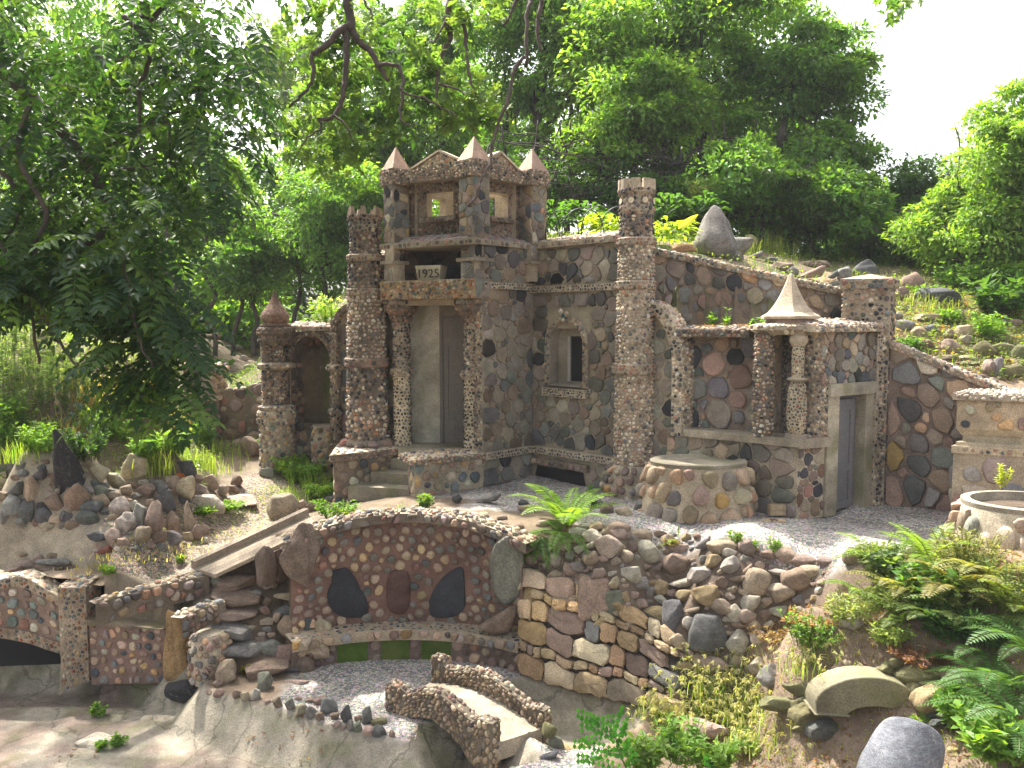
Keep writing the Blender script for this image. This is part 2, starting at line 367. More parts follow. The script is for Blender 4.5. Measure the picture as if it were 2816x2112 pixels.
def lathe(mb, c, prof, sp, n=28, sx=1., sy=1., cap_top=True, th0=pi/2):
    """turned body with stones; the seam is at the back"""
    R0 = max(p[0] for p in prof); H = prof[-1][1]-prof[0][1]
    f = lathe_surf(c, prof, R0, th0, sx, sy); W = 2*pi*R0
    zs = [p[1] for p in prof]
    SEED[0] += 1; rg = rs(SEED[0])
    th = th0+np.linspace(0, 2*pi, n, endpoint=False); k = len(prof)
    V = np.concatenate([np.stack([c[0]+r*np.cos(th)*sx, c[1]+r*np.sin(th)*sy, np.full(n, z)], 1) for r, z in prof])
    j = np.arange(n); jn = (j+1) % n
    q = np.concatenate([np.stack([i*n+j, i*n+jn, (i+1)*n+jn, (i+1)*n+j], 1) for i in range(k-1)])
    ng = [list((k-1)*n+j)] if cap_top else None
    mb.add(V, quads=q, ngons=ng, col=sp['mort'])
    if sp.get('bare'): return
    if sp['hexs']: P, R = seeds_hex(W, H, sp['hexs'], rg)
    else: P, R = seeds_var(W, H, sp['r0'], sp['r1'], rg, sp['pw'])
    stones(mb, f, P, R, sp['pal'], rg, gap=sp['gap'], h=sp['h'], cap=sp['cap'], p=sp['p'], flat=sp['flat'], planes=[(0,-1,0),(0,1,H)], asp=sp['asp'], var=sp['var'], A=sp['A'])
def turned(mb, c, prof, col, n=32, sx=1., sy=1., cap=True): lathe(mb, c, prof, con(col), n, sx, sy, cap)
def pyramid(mb, foot, z0, apex, col, nz=6, curve=1.0, over=0.):
    n = len(foot); c = np.mean(foot, 0); k = np.linspace(0, 1, nz+1); V = []
    for t in k:
        s = (1-t)**curve
        for q in foot: V.append([c[0]+(q[0]-c[0])*s, c[1]+(q[1]-c[1])*s, z0+(apex-z0)*t])
    Q = []
    for i in range(nz):
        for j in range(n): Q.append([i*n+j, i*n+(j+1) % n, (i+1)*n+(j+1) % n, (i+1)*n+j])
    mb.add(V, quads=Q, ngons=[list(range(n))[::-1]], col=col)
def tube(mb, pts, rad, col, n=7, closed_end=True):
    pts = np.asarray(pts, float); rad = np.broadcast_to(np.asarray(rad, float), (len(pts),))
    d = np.gradient(pts, axis=0); d /= np.maximum(np.linalg.norm(d, axis=1, keepdims=True), 1e-9)
    up = np.array([0, 0, 1.]) if abs(d[0, 2]) < .9 else np.array([0, 1., 0])
    a = np.cross(d, up); a /= np.maximum(np.linalg.norm(a, axis=1, keepdims=True), 1e-6); b = np.cross(d, a)
    th = np.linspace(0, 2*pi, n, endpoint=False)
    V = pts[:, None]+rad[:, None, None]*(a[:, None]*np.cos(th)[None, :, None]+b[:, None]*np.sin(th)[None, :, None])
    m = len(pts); j = np.arange(n); jn = (j+1) % n
    q = np.concatenate([np.stack([i*n+j, (i)*n+jn, (i+1)*n+jn, (i+1)*n+j], 1) for i in range(m-1)])[:, ::-1]
    mb.add(V.reshape(-1, 3), quads=q, ngons=[list(range(n)), list((m-1)*n+j)[::-1]], col=col)
def smooth_path(pts, k=6):
    pts = np.asarray(pts, float); n = len(pts); out = []
    for i in range(n-1):
        p0, p1, p2, p3_ = pts[max(i-1, 0)], pts[i], pts[i+1], pts[min(i+2, n-1)]
        for t in np.linspace(0, 1, k, endpoint=False):
            out.append(.5*((2*p1)+(-p0+p2)*t+(2*p0-5*p1+4*p2-p3_)*t*t+(-p0+3*p1-3*p2+p3_)*t**3))
    out.append(pts[-1]); return np.array(out)
def boxmb(mb, c, w, d, h, ang=0., col=(.5,.5,.5), bev=.0):
    prism(mb, rect(c, w, d, ang), c[2]-h/2, c[2]+h/2, con(col), bot=True)
# ================================================================== the castle
I0 = np.array([.22, 8.5]); Rd = np.array([.704, -.71]); TW = np.array([1.17, 7.56])
castle = thing('castle', 'miniature cobblestone castle with two round towers, columned porch and pyramid-capped belvedere', 'castle', (0, 8.2, 0))
def part(mb, name, mat=M_MAS, parent=castle, smooth=False, **k): return put(mb, name, mat, parent, smooth=smooth, **k)
# stones are smooth shaded, mortar boxes get sharp edges by angle
def spart(mb, name, mat=M_MAS, parent=castle, **k): return put(mb, name, mat, parent, smooth=True, sharp=True, **k)

# --- main wall with window
mb = MB()
def mw(k, z, off=0.): p = I0+Rd*k+np.array([-.71,-.704])*off; return np.array([p[0], p[1], z])
wx0, wx1, wz0, wz1 = .27, .72, 1.0, 1.60
L = 1.16
f = plane_surf(mw(0, 0), [Rd[0], Rd[1], 0], [0,0,1], [-.71,-.704,0])
rg = rs(11); Pm, Rm = seeds_var(L+.1, 2.45, .024, .075, rg, 1.4)
hol = [(-.1, -.1, .80, .17), (wx0-.05, wz0-.08, wx1+.05, wz1+.22), (-1, .24, 3, .36), (-1, 1.96, 3, 2.06)]
stones(mb, f, Pm, Rm, P_CRAZY, rg, gap=.006, h=.019, cap=2.3, p=10, flat=.65, planes=[(-1,0,0),(1,0,L+.1),(0,-1,0),(0,1,2.42)], holes=hol, A=12, asp=.2, var=.25)
for (a0, a1, b0, b1) in ((0, wx0, 0, 2.45), (wx1, L+.1, 0, 2.45), (wx0, wx1, 0, wz0), (wx0, wx1, wz1, 2.45)):
    g = plane_surf(mw(a0, b0), [Rd[0], Rd[1], 0], [0,0,1], [-.71,-.704,0]); skin(mb, g, a1-a0, b1-b0, 8, 12, MORT, jit=.002)
spart(mb, 'wall')
# window surround
mb = MB()
zc = 1.46; hw = (wx1-wx0)/2; xm = (wx0+wx1)/2
arc = [(wx0, wz0)]+[(wx0, z) for z in (1.2, 1.4)]+[(xm-hw*cos(t), 1.46+hw*.9*sin(t)) for t in np.linspace(.15, pi-.15, 13)]+[(wx1, z) for z in (1.4, 1.2)]+[(wx1, wz0)]
apts = np.array([mw(x, z, .0) for x, z in arc]); 
ctr = mw(xm, 1.35)
nr = np.array([norm(p-ctr) for p in apts]); nr[:3] = norm(mw(0,0)-mw(1,0)); nr[-3:] = -nr[0]
B3 = np.array([-.71,-.704,0])
ff = sweep_surf(apts+B3*.03, np.tile(B3, (len(apts),1)), nr); face(mb, ff, ff.L, .07, spec('peb', hexs=.034, mort=MORT, pal=P_MIX, h=.02), nu=40, nv=1, flip=True)
fs = sweep_surf(apts+B3*.03+nr*.07, nr, -B3); skin(mb, fs, fs.L, .05, 40, 1, MORT, flip=True)
fi = sweep_surf(apts+B3*.03, -nr, -B3); skin(mb, fi, fi.L, .16, 40, 2, (.24,.21,.165))
spart(mb, 'window_arch')
# shells over the window
mb = MB()
for (x, z, s, col) in ((xm-.03, 1.77, .035, (.62,.55,.45)), (xm+.0, 1.73, .022, (.03,.10,.14)), (xm, 1.69, .02, (.7,.66,.6)), (xm+.05, 1.75, .03, (.4,.33,.25))):
    q = mw(x, z, .07); f2 = lathe_surf(q, [(.001, q[2]-s), (s*.8, q[2]), (.001, q[2]+s*.8)], 1)
    turned(mb, q, [(.001, q[2]-s), (s*.55, q[2]-s*.5), (s*.75, q[2]+s*.1), (s*.4, q[2]+s*.7), (.001, q[2]+s)], col, 8)
spart(mb, 'seashell_ornament')
mb = MB()   # recess: plaster back with the dark opening
q = lambda k, z, o: mw(k, z, o)
ox0, ox1, oz0, oz1 = .40, .685, 1.05, 1.52
for (a0, a1, b0, b1) in ((wx0, ox0, wz0, 1.9), (ox1, wx1, wz0, 1.9), (ox0, ox1, wz0, oz0), (ox0, ox1, oz1, 1.9)):
    quad(mb, q(a0, b0, -.11), q(a1, b0, -.11), q(a1, b1, -.11), q(a0, b1, -.11), con((.27,.235,.18)))
quad(mb, q(wx0, wz0+.01, .06), q(wx1, wz0+.01, .06), q(wx1, wz0+.03, -.12), q(wx0, wz0+.03, -.12), con((.30,.26,.2)))
spart(mb, 'window_recess', M_CON)
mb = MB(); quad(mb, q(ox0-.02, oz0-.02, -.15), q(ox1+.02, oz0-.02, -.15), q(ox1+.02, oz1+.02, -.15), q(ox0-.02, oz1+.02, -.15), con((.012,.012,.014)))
win = spart(mb, 'window', M_DARK)  # black sheet painted in place of the dim interior
mb = MB()
for (a0, a1, b0, b1) in ((ox0-.01, ox0+.02, oz0, oz1), (ox0, ox1, oz0-.012, oz0+.0)):
    c0 = mw(a0, 0, -.12); c1 = mw(a1, 0, -.12); prism(mb, strip(c0, c1, .025), b0, b1, con((.45,.43,.40)), bot=True)
put(mb, 'window_frame', M_PAINT, win, smooth=False)
mb = MB()
c0 = mw(wx0-.07, 0, .07); c1 = mw(wx1+.07, 0, .07); prism(mb, strip(c0, c1, .1), .90, .985, spec('belt', hexs=.032, h=.012), bot=True)
spart(mb, 'window_sill')
# black sheet painting a vent's shade at the foot of the wall with a course of rounded stones above it
mb = MB(); quad(mb, q(.04, -.02, .006), q(.76, -.02, .006), q(.72, .14, .006), q(.08, .15, .006), con((.015,.014,.012))); spart(mb, 'vent_shade', M_DARK)
mb = MB()
prism(mb, strip(mw(.0, 0, .05), mw(.8, 0, .05), .05), .15, .225, spec('peb', hexs=.075, h=.03, pal=P_BROWN, mort=MORT_D), bot=True); spart(mb, 'foundation_ledge')

# --- porch side wall (from the inner corner towards the camera) and its parapet block
PB = np.array([-.30, 7.97]); PA = np.array([-.94, 7.57])
mb = MB(); quad(mb, p3(PB, 0), p3(I0, 0), p3(I0, 2.46), p3(PB, 2.46), spec('crazy', r1=.085))
quad(mb, p3(PB+[-.13,.13], 1.9), p3(PB, 1.9), p3(PB, 2.46), p3(PB+[-.13,.13], 2.46), con(MORT_D))
quad(mb, p3(PB+[-.13,.13], 0.3), p3(PB, 0.3), p3(PB, 1.95), p3(PB+[-.13,.13], 1.95), spec('peb', hexs=.035))
spart(mb, 'porch_wall')
# belts
mb = MB()
bs = S_BELT
def band(mb, P0, P1, z0, z1, out, sp=S_BELT, depth=.08):
    P0 = np.asarray(P0, float); P1 = np.asarray(P1, float); u = norm(P1-P0); nrm_ = np.array([u[1], -u[0]])
    prism(mb, strip(P0+nrm_*out, P1+nrm_*out, depth), z0, z1, sp, bot=True)
band(mb, I0, I0+Rd*1.2, .275, .345, .05); spart(mb, 'belt_course'); mb = MB(); band(mb, PB, I0+norm(I0-PB)*.03, .275, .345, .055); spart(mb, 'belt_course'); mb = MB()
band(mb, I0, I0+Rd*1.2, 1.975, 2.04, .04); spart(mb, 'belt_course'); mb = MB(); band(mb, PB, I0+norm(I0-PB)*.03, 2.00, 2.065, .04)
spart(mb, 'belt_course')
# parapet right block of the stair
mb = MB()
blk = [PA, PB, PB+[-.25,.25], PA+[-.1,.32]]
prism(mb, blk, -.05, .30, spec('round', r0=.03, r1=.06, h=.018, gap=.014, pal=P_MIX, mort=MORT))
spart(mb, 'stair_block')
mb = MB()
u = norm(PB-PA); o = np.array([u[1], -u[0]])*.04
prism(mb, [PA+o-u*.04, PB+o+u*.02, PB+[-.3,.3], PA+[-.16,.36]-u*.04], .29, .35, spec('peb', hexs=.045, h=.018, pal=P_MIX, mort=(.22,.18,.14)), top=spec('peb', hexs=.07, h=.012, pal=P_MIX, mort=MORT_L, gap=.02, cap=.8), bot=True)
spart(mb, 'stair_coping')
# left block
LA = np.array([-1.80, 7.95]); LB = np.array([-1.16, 8.42])
mb = MB(); prism(mb, [LA, LB, LB+[-.3,.6], LA+[-.08,.75]], -.2, .27, spec('round', r0=.03, r1=.06, h=.02, gap=.012, pal=P_MIX, mort=MORT_D))
spart(mb, 'stair_block')
mb = MB(); u = norm(LB-LA); o = np.array([u[1], -u[0]])*.045
prism(mb, [LA+o-u*.06, LB+o, LB+[-.3,.6], LA+[-.12,.75]], .26, .335, spec('peb', hexs=.035, h=.014, pal=P_BROWN, mort=MORT_D), top=spec('peb', hexs=.09, h=.008, pal=P_BROWN, mort=MORT_L, gap=.04, cap=.7), bot=True)
spart(mb, 'stair_coping')
# landing and steps
mb = MB(); prism(mb, [(-1.20,8.30),(-.66,8.06),(.0,8.3),(.1,8.9),(-1.3,8.95)], .1, .34, con((.31,.265,.2)))
spart(mb, 'landing', M_MOSS)
for k, (z, y0, xl) in enumerate(((.01, 7.88, -1.66), (.12, 8.06, -1.46), (.232, 8.22, -1.28))):
    mb = MB(); prism(mb, [(xl, y0+.06), (-.88, y0-.12), (-.80, 8.5), (-1.3, 8.7)], z-.15, z, con((.27,.235,.175)), bot=True)
    part(mb, 'step', M_MOSS)
# porch inner walls: plaster wall, door, lintel
mb = MB()
quad(mb, (-1.30, 8.74, .3), (-.79, 8.68, .3), (-.79, 8.68, 1.95), (-1.30, 8.74, 1.95), con((.42,.385,.31)))
quad(mb, (-.46, 8.65, .3), (-.1, 8.62, .3), (-.1, 8.62, 1.95), (-.46, 8.65, 1.95), con((.3,.26,.2)))
quad(mb, (-.79, 8.66, 1.74), (-.46, 8.64, 1.74), (-.46, 8.64, 1.95), (-.79, 8.66, 1.95), con((.22,.19,.15)))
quad(mb, (-.79, 8.68, .3), (-.775, 8.80, .3), (-.775, 8.80, 1.75), (-.79, 8.68, 1.75), con((.42,.385,.31)))
spart(mb, 'plaster_wall', M_MOSS)
def door(parent, O, u, w, z0, z1, panels, col=(.135,.118,.105), name='door', groove=.006):
    """board door: O left foot, u direction"""
    u = np.array([u[0], u[1], 0.]); u = norm(u); nn = np.array([u[1], -u[0], 0]); mb = MB(); O = np.array([O[0], O[1], 0.])
    def bx(a0, a1, b0, b1, o0, o1, c=col):
        A = O+u*a0+nn*o1; Bq = O+u*a1+nn*o1; prism(mb, [A[:2], Bq[:2], (Bq-nn*(o1-o0))[:2], (A-nn*(o1-o0))[:2]], b0, b1, con(c), bot=True)
    bx(0, w, z0, z1, -.03, 0)
    st = .2*w
    for (a0, a1) in ((.0, st), (w-st, w)): bx(a0, a1, z0, z1, 0, .012)
    hs = [z0]+[p for p in panels]+[z1]
    for (b0, b1) in panels: bx(st, w-st, b0, b1, 0, .012)
    for (b0, b1) in panels[:-1]: pass
    return put(mb, name, M_PAINT, parent, smooth=False)
dr = door(castle, (-.765, 8.69), (1, -.08), .34, .345, 1.70, [(.345,.60),(1.42,1.50),(1.62,1.70)], col=(.19,.165,.145))
mb = MB(); prism(mb, strip((-.79,8.66), (-.755,8.655), .05), .345, 1.75, con((.16,.14,.122))); prism(mb, strip((-.79,8.66), (-.44,8.64), .05), 1.70, 1.75, con((.16,.14,.122)), bot=True)
put(mb, 'door_frame', M_PAINT, dr, smooth=False)
# wall left of the porch, behind the left tower
mb = MB(); quad(mb, (-1.68, 8.92, -.1), (-1.18, 8.80, -.1), (-1.18, 8.80, 2.38), (-1.68, 8.92, 2.38), spec('crazy', r0=.05, r1=.1, pal=P_CRAZY+[(.20,.18,.07,3)], mort=(.24,.21,.12)))
spart(mb, 'wall')
def coping(P0, P1, z, w, out, zback, sp=None, drop=.06, parent=castle, name='coping', tp=None):
    """sloping tiled coping: thin front edge, top face rising to the back"""
    P0 = np.asarray(P0, float); P1 = np.asarray(P1, float); u = norm(P1-P0); n_ = np.array([u[1], -u[0]])
    A, Bq = P0+n_*out, P1+n_*out; Ab, Bb = P0-n_*w, P1-n_*w
    z0, z1 = (z if isinstance(z, tuple) else (z, z)); mb = MB()
    quad(mb, p3(A, z0-drop), p3(Bq, z1-drop), p3(Bq, z1), p3(A, z0), sp or spec('belt', hexs=.05, pal=P_BROWN, mort=MORT, h=.008))
    quad(mb, p3(A, z0), p3(Bq, z1), p3(Bb, z1+zback), p3(Ab, z0+zback), tp or spec('peb', hexs=.055, h=.012, pal=P_PALE, mort=(.33,.24,.2), flat=.3))
    quad(mb, p3(Ab, z0-drop), p3(A, z0-drop), p3(A, z0), p3(Ab, z0+zback), con(MORT)); quad(mb, p3(Bq, z1-drop), p3(Bb, z1-drop), p3(Bb, z1+zback), p3(Bq, z1), con(MORT))
    quad(mb, p3(Ab, z0-drop), p3(Bb, z1-drop), p3(Bq, z1-drop), p3(A, z0-drop), con(MORT_D))
    return put(mb, name, M_MAS, parent, smooth=True, sharp=True)
coping((-1.62, 8.86), (-1.16, 8.72), 2.40, .35, .06, .09)
coping(I0+np.array([.02,.0]), I0+Rd*1.22, 2.49, .40, .07, .10)

# --- columns
def bead(c, segs): return segs
def column(c, r, z0, z1, ring, cap0, sp_lo, sp_hi, label=None, parent=castle, capr=None):
    mb = MB(); lathe(mb, c, [(r*1.15, z0), (r, z0+.12), (r*1.02, ring-.05)], sp_lo, cap_top=False)
    lathe(mb, c, [(r*1.0, ring+.04), (r*.93, cap0)], sp_hi, cap_top=False)
    col_ = put(mb, 'column', M_MAS, parent, smooth=True, sharp=True)
    mb = MB(); lathe(mb, c, [(r*.95, ring-.055), (r*1.22, ring-.03), (r*1.27, ring+.01), (r*1.0, ring+.05)], spec('peb', hexs=.04, h=.015, pal=P_PALE, mort=MORT), cap_top=False)
    put(mb, 'column_ring', M_MAS, col_, smooth=True)
    cr = capr or r*1.7
    mb = MB(); lathe(mb, c, [(r*.9, cap0), (r*1.15, cap0+.03), (r*1.2, cap0+.08), (cr*.97, cap0+.13), (cr, cap0+.19)], spec('peb', hexs=.045, h=.02, pal=P_BROWN+[(.34,.2,.13,3)], mort=MORT_D))
    lathe(mb, c, [(cr, cap0+.19), (cr, cap0+.23), (cr*.8, z1)], spec('peb', hexs=.09, h=.02, pal=P_CRAZY, mort=MORT, flat=.5))
    put(mb, 'capital', M_MAS, col_, smooth=True, sharp=True)
SPM = spec('peb', hexs=.042, h=.012, pal=P_DARKP+[(.3,.22,.14,2)], mort=(.50,.42,.29), gap=.013, cap=.85, flat=.4)
SPH = spec('peb', hexs=.036, h=.013, pal=P_PEB+P_DARKP, mort=MORT)
column((-.385, 8.16), .108, .33, 1.92, 1.13, 1.66, SPM, SPH, capr=.19)
column((-1.19, 8.56), .09, .33, 1.92, 1.13, 1.66, SPM, SPH, capr=.17)
# lintel between the capitals
mb = MB(); prism(mb, [(-1.25, 8.46), (-.35, 8.10), (-.3, 8.3), (-1.2, 8.66)], 1.84, 1.90, con((.36,.30,.21)), bot=True); spart(mb, 'lintel', M_CON)
# balcony slab
mb = MB(); F0 = np.array([-1.39, 8.43]); F1 = np.array([-.36, 7.87]); F2 = np.array([-.22, 8.02])
bal = [F0, F1, F2, (.15, 8.5), (-1.2, 8.9)]
S_BAL = spec('peb', hexs=.042, h=.022, pal=P_JAS+P_MIX, mort=(.30,.22,.13), asp=.45, gap=.005)
prism(mb, bal, 1.90, 2.095, S_BAL, sides=(0,), bot=True)
quad(mb, p3(F1, 1.9), p3(F2, 1.9), p3(F2, 2.095), p3(F1, 2.095), spec('crazy', r0=.05, r1=.07, mort=MORT_L))
spart(mb, 'balcony')
# back wall of the balcony recess
mb = MB(); quad(mb, (-1.3, 8.85, 2.05), (-.25, 8.62, 2.05), (-.25, 8.62, 2.5), (-1.3, 8.85, 2.5), spec('crazy', r0=.05, r1=.09, pal=P_BROWN+P_DARKP, mort=(.14,.12,.09)))
spart(mb, 'recess_wall')
# stub piers on the balcony
for (c, w) in (((-1.24, 8.47), .15), ((-.37, 8.06), .205), ((.20, 8.46), .15)):
    mb = MB(); an = -.78
    prism(mb, rect(c, w, w, an), 2.09, 2.27, spec('crazy', r0=.04, r1=.055, mort=MORT_L, h=.012))
    prism(mb, rect(c, w+.07, w+.07, an), 2.27, 2.305, con((.30,.25,.19)), bot=True)
    prism(mb, rect(c, w*.95, w*.95, an), 2.305, 2.46, spec('crazy', r0=.035, r1=.045, mort=MORT_L, h=.01)); spart(mb, 'pier')
# --- upper slab with sloping top
S0 = np.array([-1.40, 8.48]); S1 = np.array([-.36, 7.83]); S2 = np.array([.27, 8.50]); S3 = np.array([-.78, 9.2])
mb = MB(); prism(mb, [S0, S1, S2, S3], 2.43, 2.485, spec('belt', hexs=.06, pal=P_BROWN, mort=MORT, h=.006), bot=True)
cen = (S0+S2)/2; T_ = [cen+(s-cen)*.66 for s in (S0, S1, S2, S3)]
S_T = spec('peb', hexs=.07, h=.008, pal=[(.25,.2,.18,3),(.28,.16,.15,2),(.2,.2,.18,2)], mort=(.26,.19,.16), flat=.6)
Ss = [S0, S1, S2, S3]
for i in range(4):
    j = (i+1) % 4; quad(mb, p3(Ss[i], 2.485), p3(Ss[j], 2.485), p3(T_[j], 2.56), p3(T_[i], 2.56), S_T)
quad(mb, *[p3(t, 2.56) for t in T_], con(MORT)); spart(mb, 'roof_slab')
# --- belvedere
bel = [np.array([-1.22, 8.50]), np.array([-.375, 8.02]), np.array([.215, 8.58]), np.array([-.68, 9.12])]
SPP = spec('crazy', r0=.025, r1=.05, pal=P_CRAZY+P_MIX, mort=(.24,.2,.15), h=.01)
SPQ = spec('peb', hexs=.033, h=.015, pal=P_PEB, mort=MORT_D, asp=.5)
ang = -.62
for i, (c, w) in enumerate(zip(bel, (.19, .215, .215, .19))):
    mb = MB(); ww = w
    prism(mb, rect(c, ww, ww, ang+pi/14*(-1 if i != 1 else -1)), 2.49, 3.10, SPP)
    pl = spart(mb, 'belvedere_pillar')
    mb = MB(); prism(mb, rect(c, ww+.05, ww+.05, ang-pi/14), 3.09, 3.255, SPQ, bot=True); put(mb, 'pillar_cap', M_MAS, pl, smooth=True, sharp=True)
    mb = MB(); pyramid(mb, rect(c, ww+.03, ww+.03, ang-pi/14), 3.257, 3.50, (.36,.24,.175)); put(mb, 'pyramid_finial', M_CON, pl, smooth=False)
for i in range(4):
    a, b_ = bel[i], bel[(i+1) % 4]; u = norm(b_-a); n_ = np.array([u[1], -u[0]])
    mb = MB(); prism(mb, strip(a+u*.1+n_*.05, b_-u*.1+n_*.05, .11), 3.10, 3.235, SPQ, bot=True)
    quad(mb, p3(a+n_*.055, 3.235), p3(b_+n_*.055, 3.235), p3(b_-n_*.06, 3.25), p3(a-n_*.06, 3.25), con(MORT_L)); spart(mb, 'belvedere_beam')
    # inner wall with a window opening and a gable
    off = -.09; A = a+n_*off+u*.09; Bq = b_+n_*off-u*.09; W = np.linalg.norm(Bq-A); mb = MB()
    o0, o1 = W*.30, W*.72; z0, z1 = 2.55, 3.20; h0, h1 = 2.76, 3.0
    pp = lambda s, z, d=0.: np.array([A[0]+u[0]*s+n_[0]*d, A[1]+u[1]*s+n_[1]*d, z])
    sw = spec('peb', hexs=.04, h=.015, pal=P_BROWN, mort=(.2,.16,.12))
    for (s0, s1, b0, b1) in ((0, o0, z0, z1), (o1, W, z0, z1), (o0, o1, z0, h0), (o0, o1, h1, z1)):
        quad(mb, pp(s0, b0), pp(s1, b0), pp(s1, b1), pp(s0, b1), sw)
        quad(mb, pp(s1, b0, -.1), pp(s0, b0, -.1), pp(s0, b1, -.1), pp(s1, b1, -.1), con((.38,.32,.23)))
    pc = con((.42,.35,.25))
    quad(mb, pp(o0, h0), pp(o0, h0, -.1), pp(o0, h1, -.1), pp(o0, h1), pc); quad(mb, pp(o1, h0, -.1), pp(o1, h0), pp(o1, h1), pp(o1, h1, -.1), pc)
    quad(mb, pp(o0, h0), pp(o1, h0), pp(o1, h0, -.1), pp(o0, h0, -.1), pc); quad(mb, pp(o0, h1, -.1), pp(o1, h1, -.1), pp(o1, h1), pp(o0, h1), pc)
    spart(mb, 'belvedere_wall')
    mb = MB(); c0, c1 = pp(o0-.06, 0, .055), pp(o1+.06, 0, .055); prism(mb, strip(c0, c1, .06), 2.70, 2.745, sw, bot=True); spart(mb, 'belvedere_sill')
    if i in (0, 1):
        mb = MB(); g = [pp(.0, 3.235), pp(W, 3.235), pp(W*.52, 3.41)]; W_ = W
        N3 = np.array([n_[0], n_[1], 0]); gf = plane_surf(g[0], [u[0], u[1], 0], [0,0,1], N3); rg = rs(50+i)
        P, R = seeds_hex(W, .18, .035, rg); k = .175/(W*.52); k2 = .175/(W*.48)
        l1 = math.hypot(k, 1); l2 = math.hypot(k2, 1)
        mb.add(np.array(g+[x-N3*.09 for x in g]), tris=[[0,1,2],[5,4,3]], quads=[[1,4,5,2],[0,2,5,3]], col=MORT)
        stones(mb, gf, P, R, P_PEB, rg, gap=.006, h=.015, cap=1.0, planes=[(-k/l1, 1/l1, 0), (k2/l2, 1/l2, k2*W/l2), (0,-1,0)])
        for (ga, gb) in ((g[0], g[2]), (g[2], g[1])):
            d3 = norm(gb-ga); up = np.cross(N3, d3)*-1
            if up[2] < 0: up = -up
            A0 = ga+N3*.03; fz = plane_surf(A0, d3, -N3, up); Lg = np.linalg.norm(gb-ga)
            skin(mb, plane_surf(A0+up*.02, d3, -N3, up), Lg, .13, 4, 1, MORT_L); skin(mb, plane_surf(A0, d3, up, N3), Lg, .02, 4, 1, MORT_L)
        spart(mb, 'gable')

# --- round towers
def tower(c, body, rings, crown, base=None, label=None, holes=False):
    mb = MB()
    for (r0, z0, r1, z1, sp) in body: lathe(mb, c, [(r0, z0), ((r0+r1)/2, (z0+z1)/2), (r1, z1)], sp, cap_top=False)
    if base: lathe(mb, c, base[0], base[1])
    tw = put(mb, 'tower', M_MAS, castle, smooth=True, sharp=True, label=label)
    for (r, z0, z1, sp) in rings:
        mb = MB(); lathe(mb, c, [(r*.9, z0), (r*.99, z0+.012), (r, z1-.012), (r*.95, z1), (r*.7, z1+.004)], sp); put(mb, 'tower_ring', M_MAS, tw, smooth=True, sharp=True)
    r, zb, zt, zm, n = crown
    mb = MB(); lathe(mb, c, [(r*.93, zb-.05), (r*1.04, zb), (r*1.04, zb+.03), (r*.97, zb+.05), (r*.97, zt-.06), (r*1.08, zt-.04), (r*1.08, zt), (r*.8, zt+.002)], spec('peb', hexs=.045, h=.011, pal=P_BROWN+P_DARKP, mort=MORT))
    if holes:
        for k in range(8):
            t = 2*pi*k/8+.32
            q = np.array([c[0]+r*.985*cos(t), c[1]+r*.985*sin(t), zt-.115]); e = np.array([cos(t), sin(t), 0]); s_ = np.array([-sin(t), cos(t), 0])
            tt = np.linspace(0, 2*pi, 13)[:-1]; V = np.array([q+s_*cos(a)*.028+np.array([0,0,1])*sin(a)*.028+e*.012 for a in tt]); mb.add(V, ngons=[list(range(12))], col=(.60,.50,.36))  # pale discs paint the light seen in round holes
    cr = put(mb, 'battlement', M_MAS, tw, smooth=True, sharp=True)
    for k in range(n):
        t = 2*pi*k/n+.3; mb = MB()
        hh = zm-zt; rr = r*1.0; a0, a1 = t-.26, t+.26
        if holes: ft = [np.array([c[0]+ro*cos(x), c[1]+ro*sin(x)]) for (ro, x) in ((r*1.10, a0), (r*1.12, t), (r*1.10, a1), (r*.82, a1), (r*.82, a0))]
        else:
            q = np.array([c[0]+r*cos(t), c[1]+r*sin(t)]); ft = rect(q, .05, .07, t)
        if len(ft) == 4:
            V = [p3(x, zt-.01) for x in ft]+[p3(q+(x-q)*.62, zm) for x in ft]; mb.add(V, quads=[[0,1,5,4],[1,2,6,5],[2,3,7,6],[3,0,4,7],[4,5,6,7]], col=(.33,.245,.17))
        else: prism(mb, ft, zt-.01, zm*(1)-.0*(k % 2), con((.40,.33,.24)))
        m_ = mb.build('merlon', M_CON, None, False); m_.parent = tw; m_.location = tuple(-np.array(castle.location)-np.array(tw.location))
PEBT = spec('peb', hexs=.040, h=.015, pal=P_PALE, mort=MORT, gap=.006); PEBM = spec('peb', hexs=.042, h=.014, pal=P_PEB+P_DARKP, mort=MORT_D, gap=.006)
PEBW = spec('peb', hexs=.037, h=.015, pal=P_PALE, mort=MORT_L, gap=.005); BRICK = spec('belt', hexs=.045, pal=P_BROWN+[(.25,.12,.08,2)], mort=MORT, h=.006, gap=.01)
tower(TW, [(.185, .28, .180, 1.19, spec('peb', hexs=.040, h=.013, pal=P_PALE, mort=(.31,.25,.18))), (.178, 1.27, .166, 1.97, PEBW), (.165, 2.05, .158, 2.38, PEBT), (.155, 2.44, .148, 2.70, PEBM)],
      [(.215, 1.17, 1.275, BRICK), (.198, 1.965, 2.05, BRICK), (.185, 2.375, 2.45, BRICK)], (.158, 2.70, 2.90, 2.985, 9),
      base=([(.30, -.05), (.29, .1), (.24, .27), (.19, .31)], spec('round', hexs=.105, h=.045, pal=P_BROWN+P_ROUND, mort=MORT, cap=.9, gap=.015)), holes=True,
      label='pale pebbled round tower at the right corner of the castle')
TL = np.array([-1.575, 8.62])
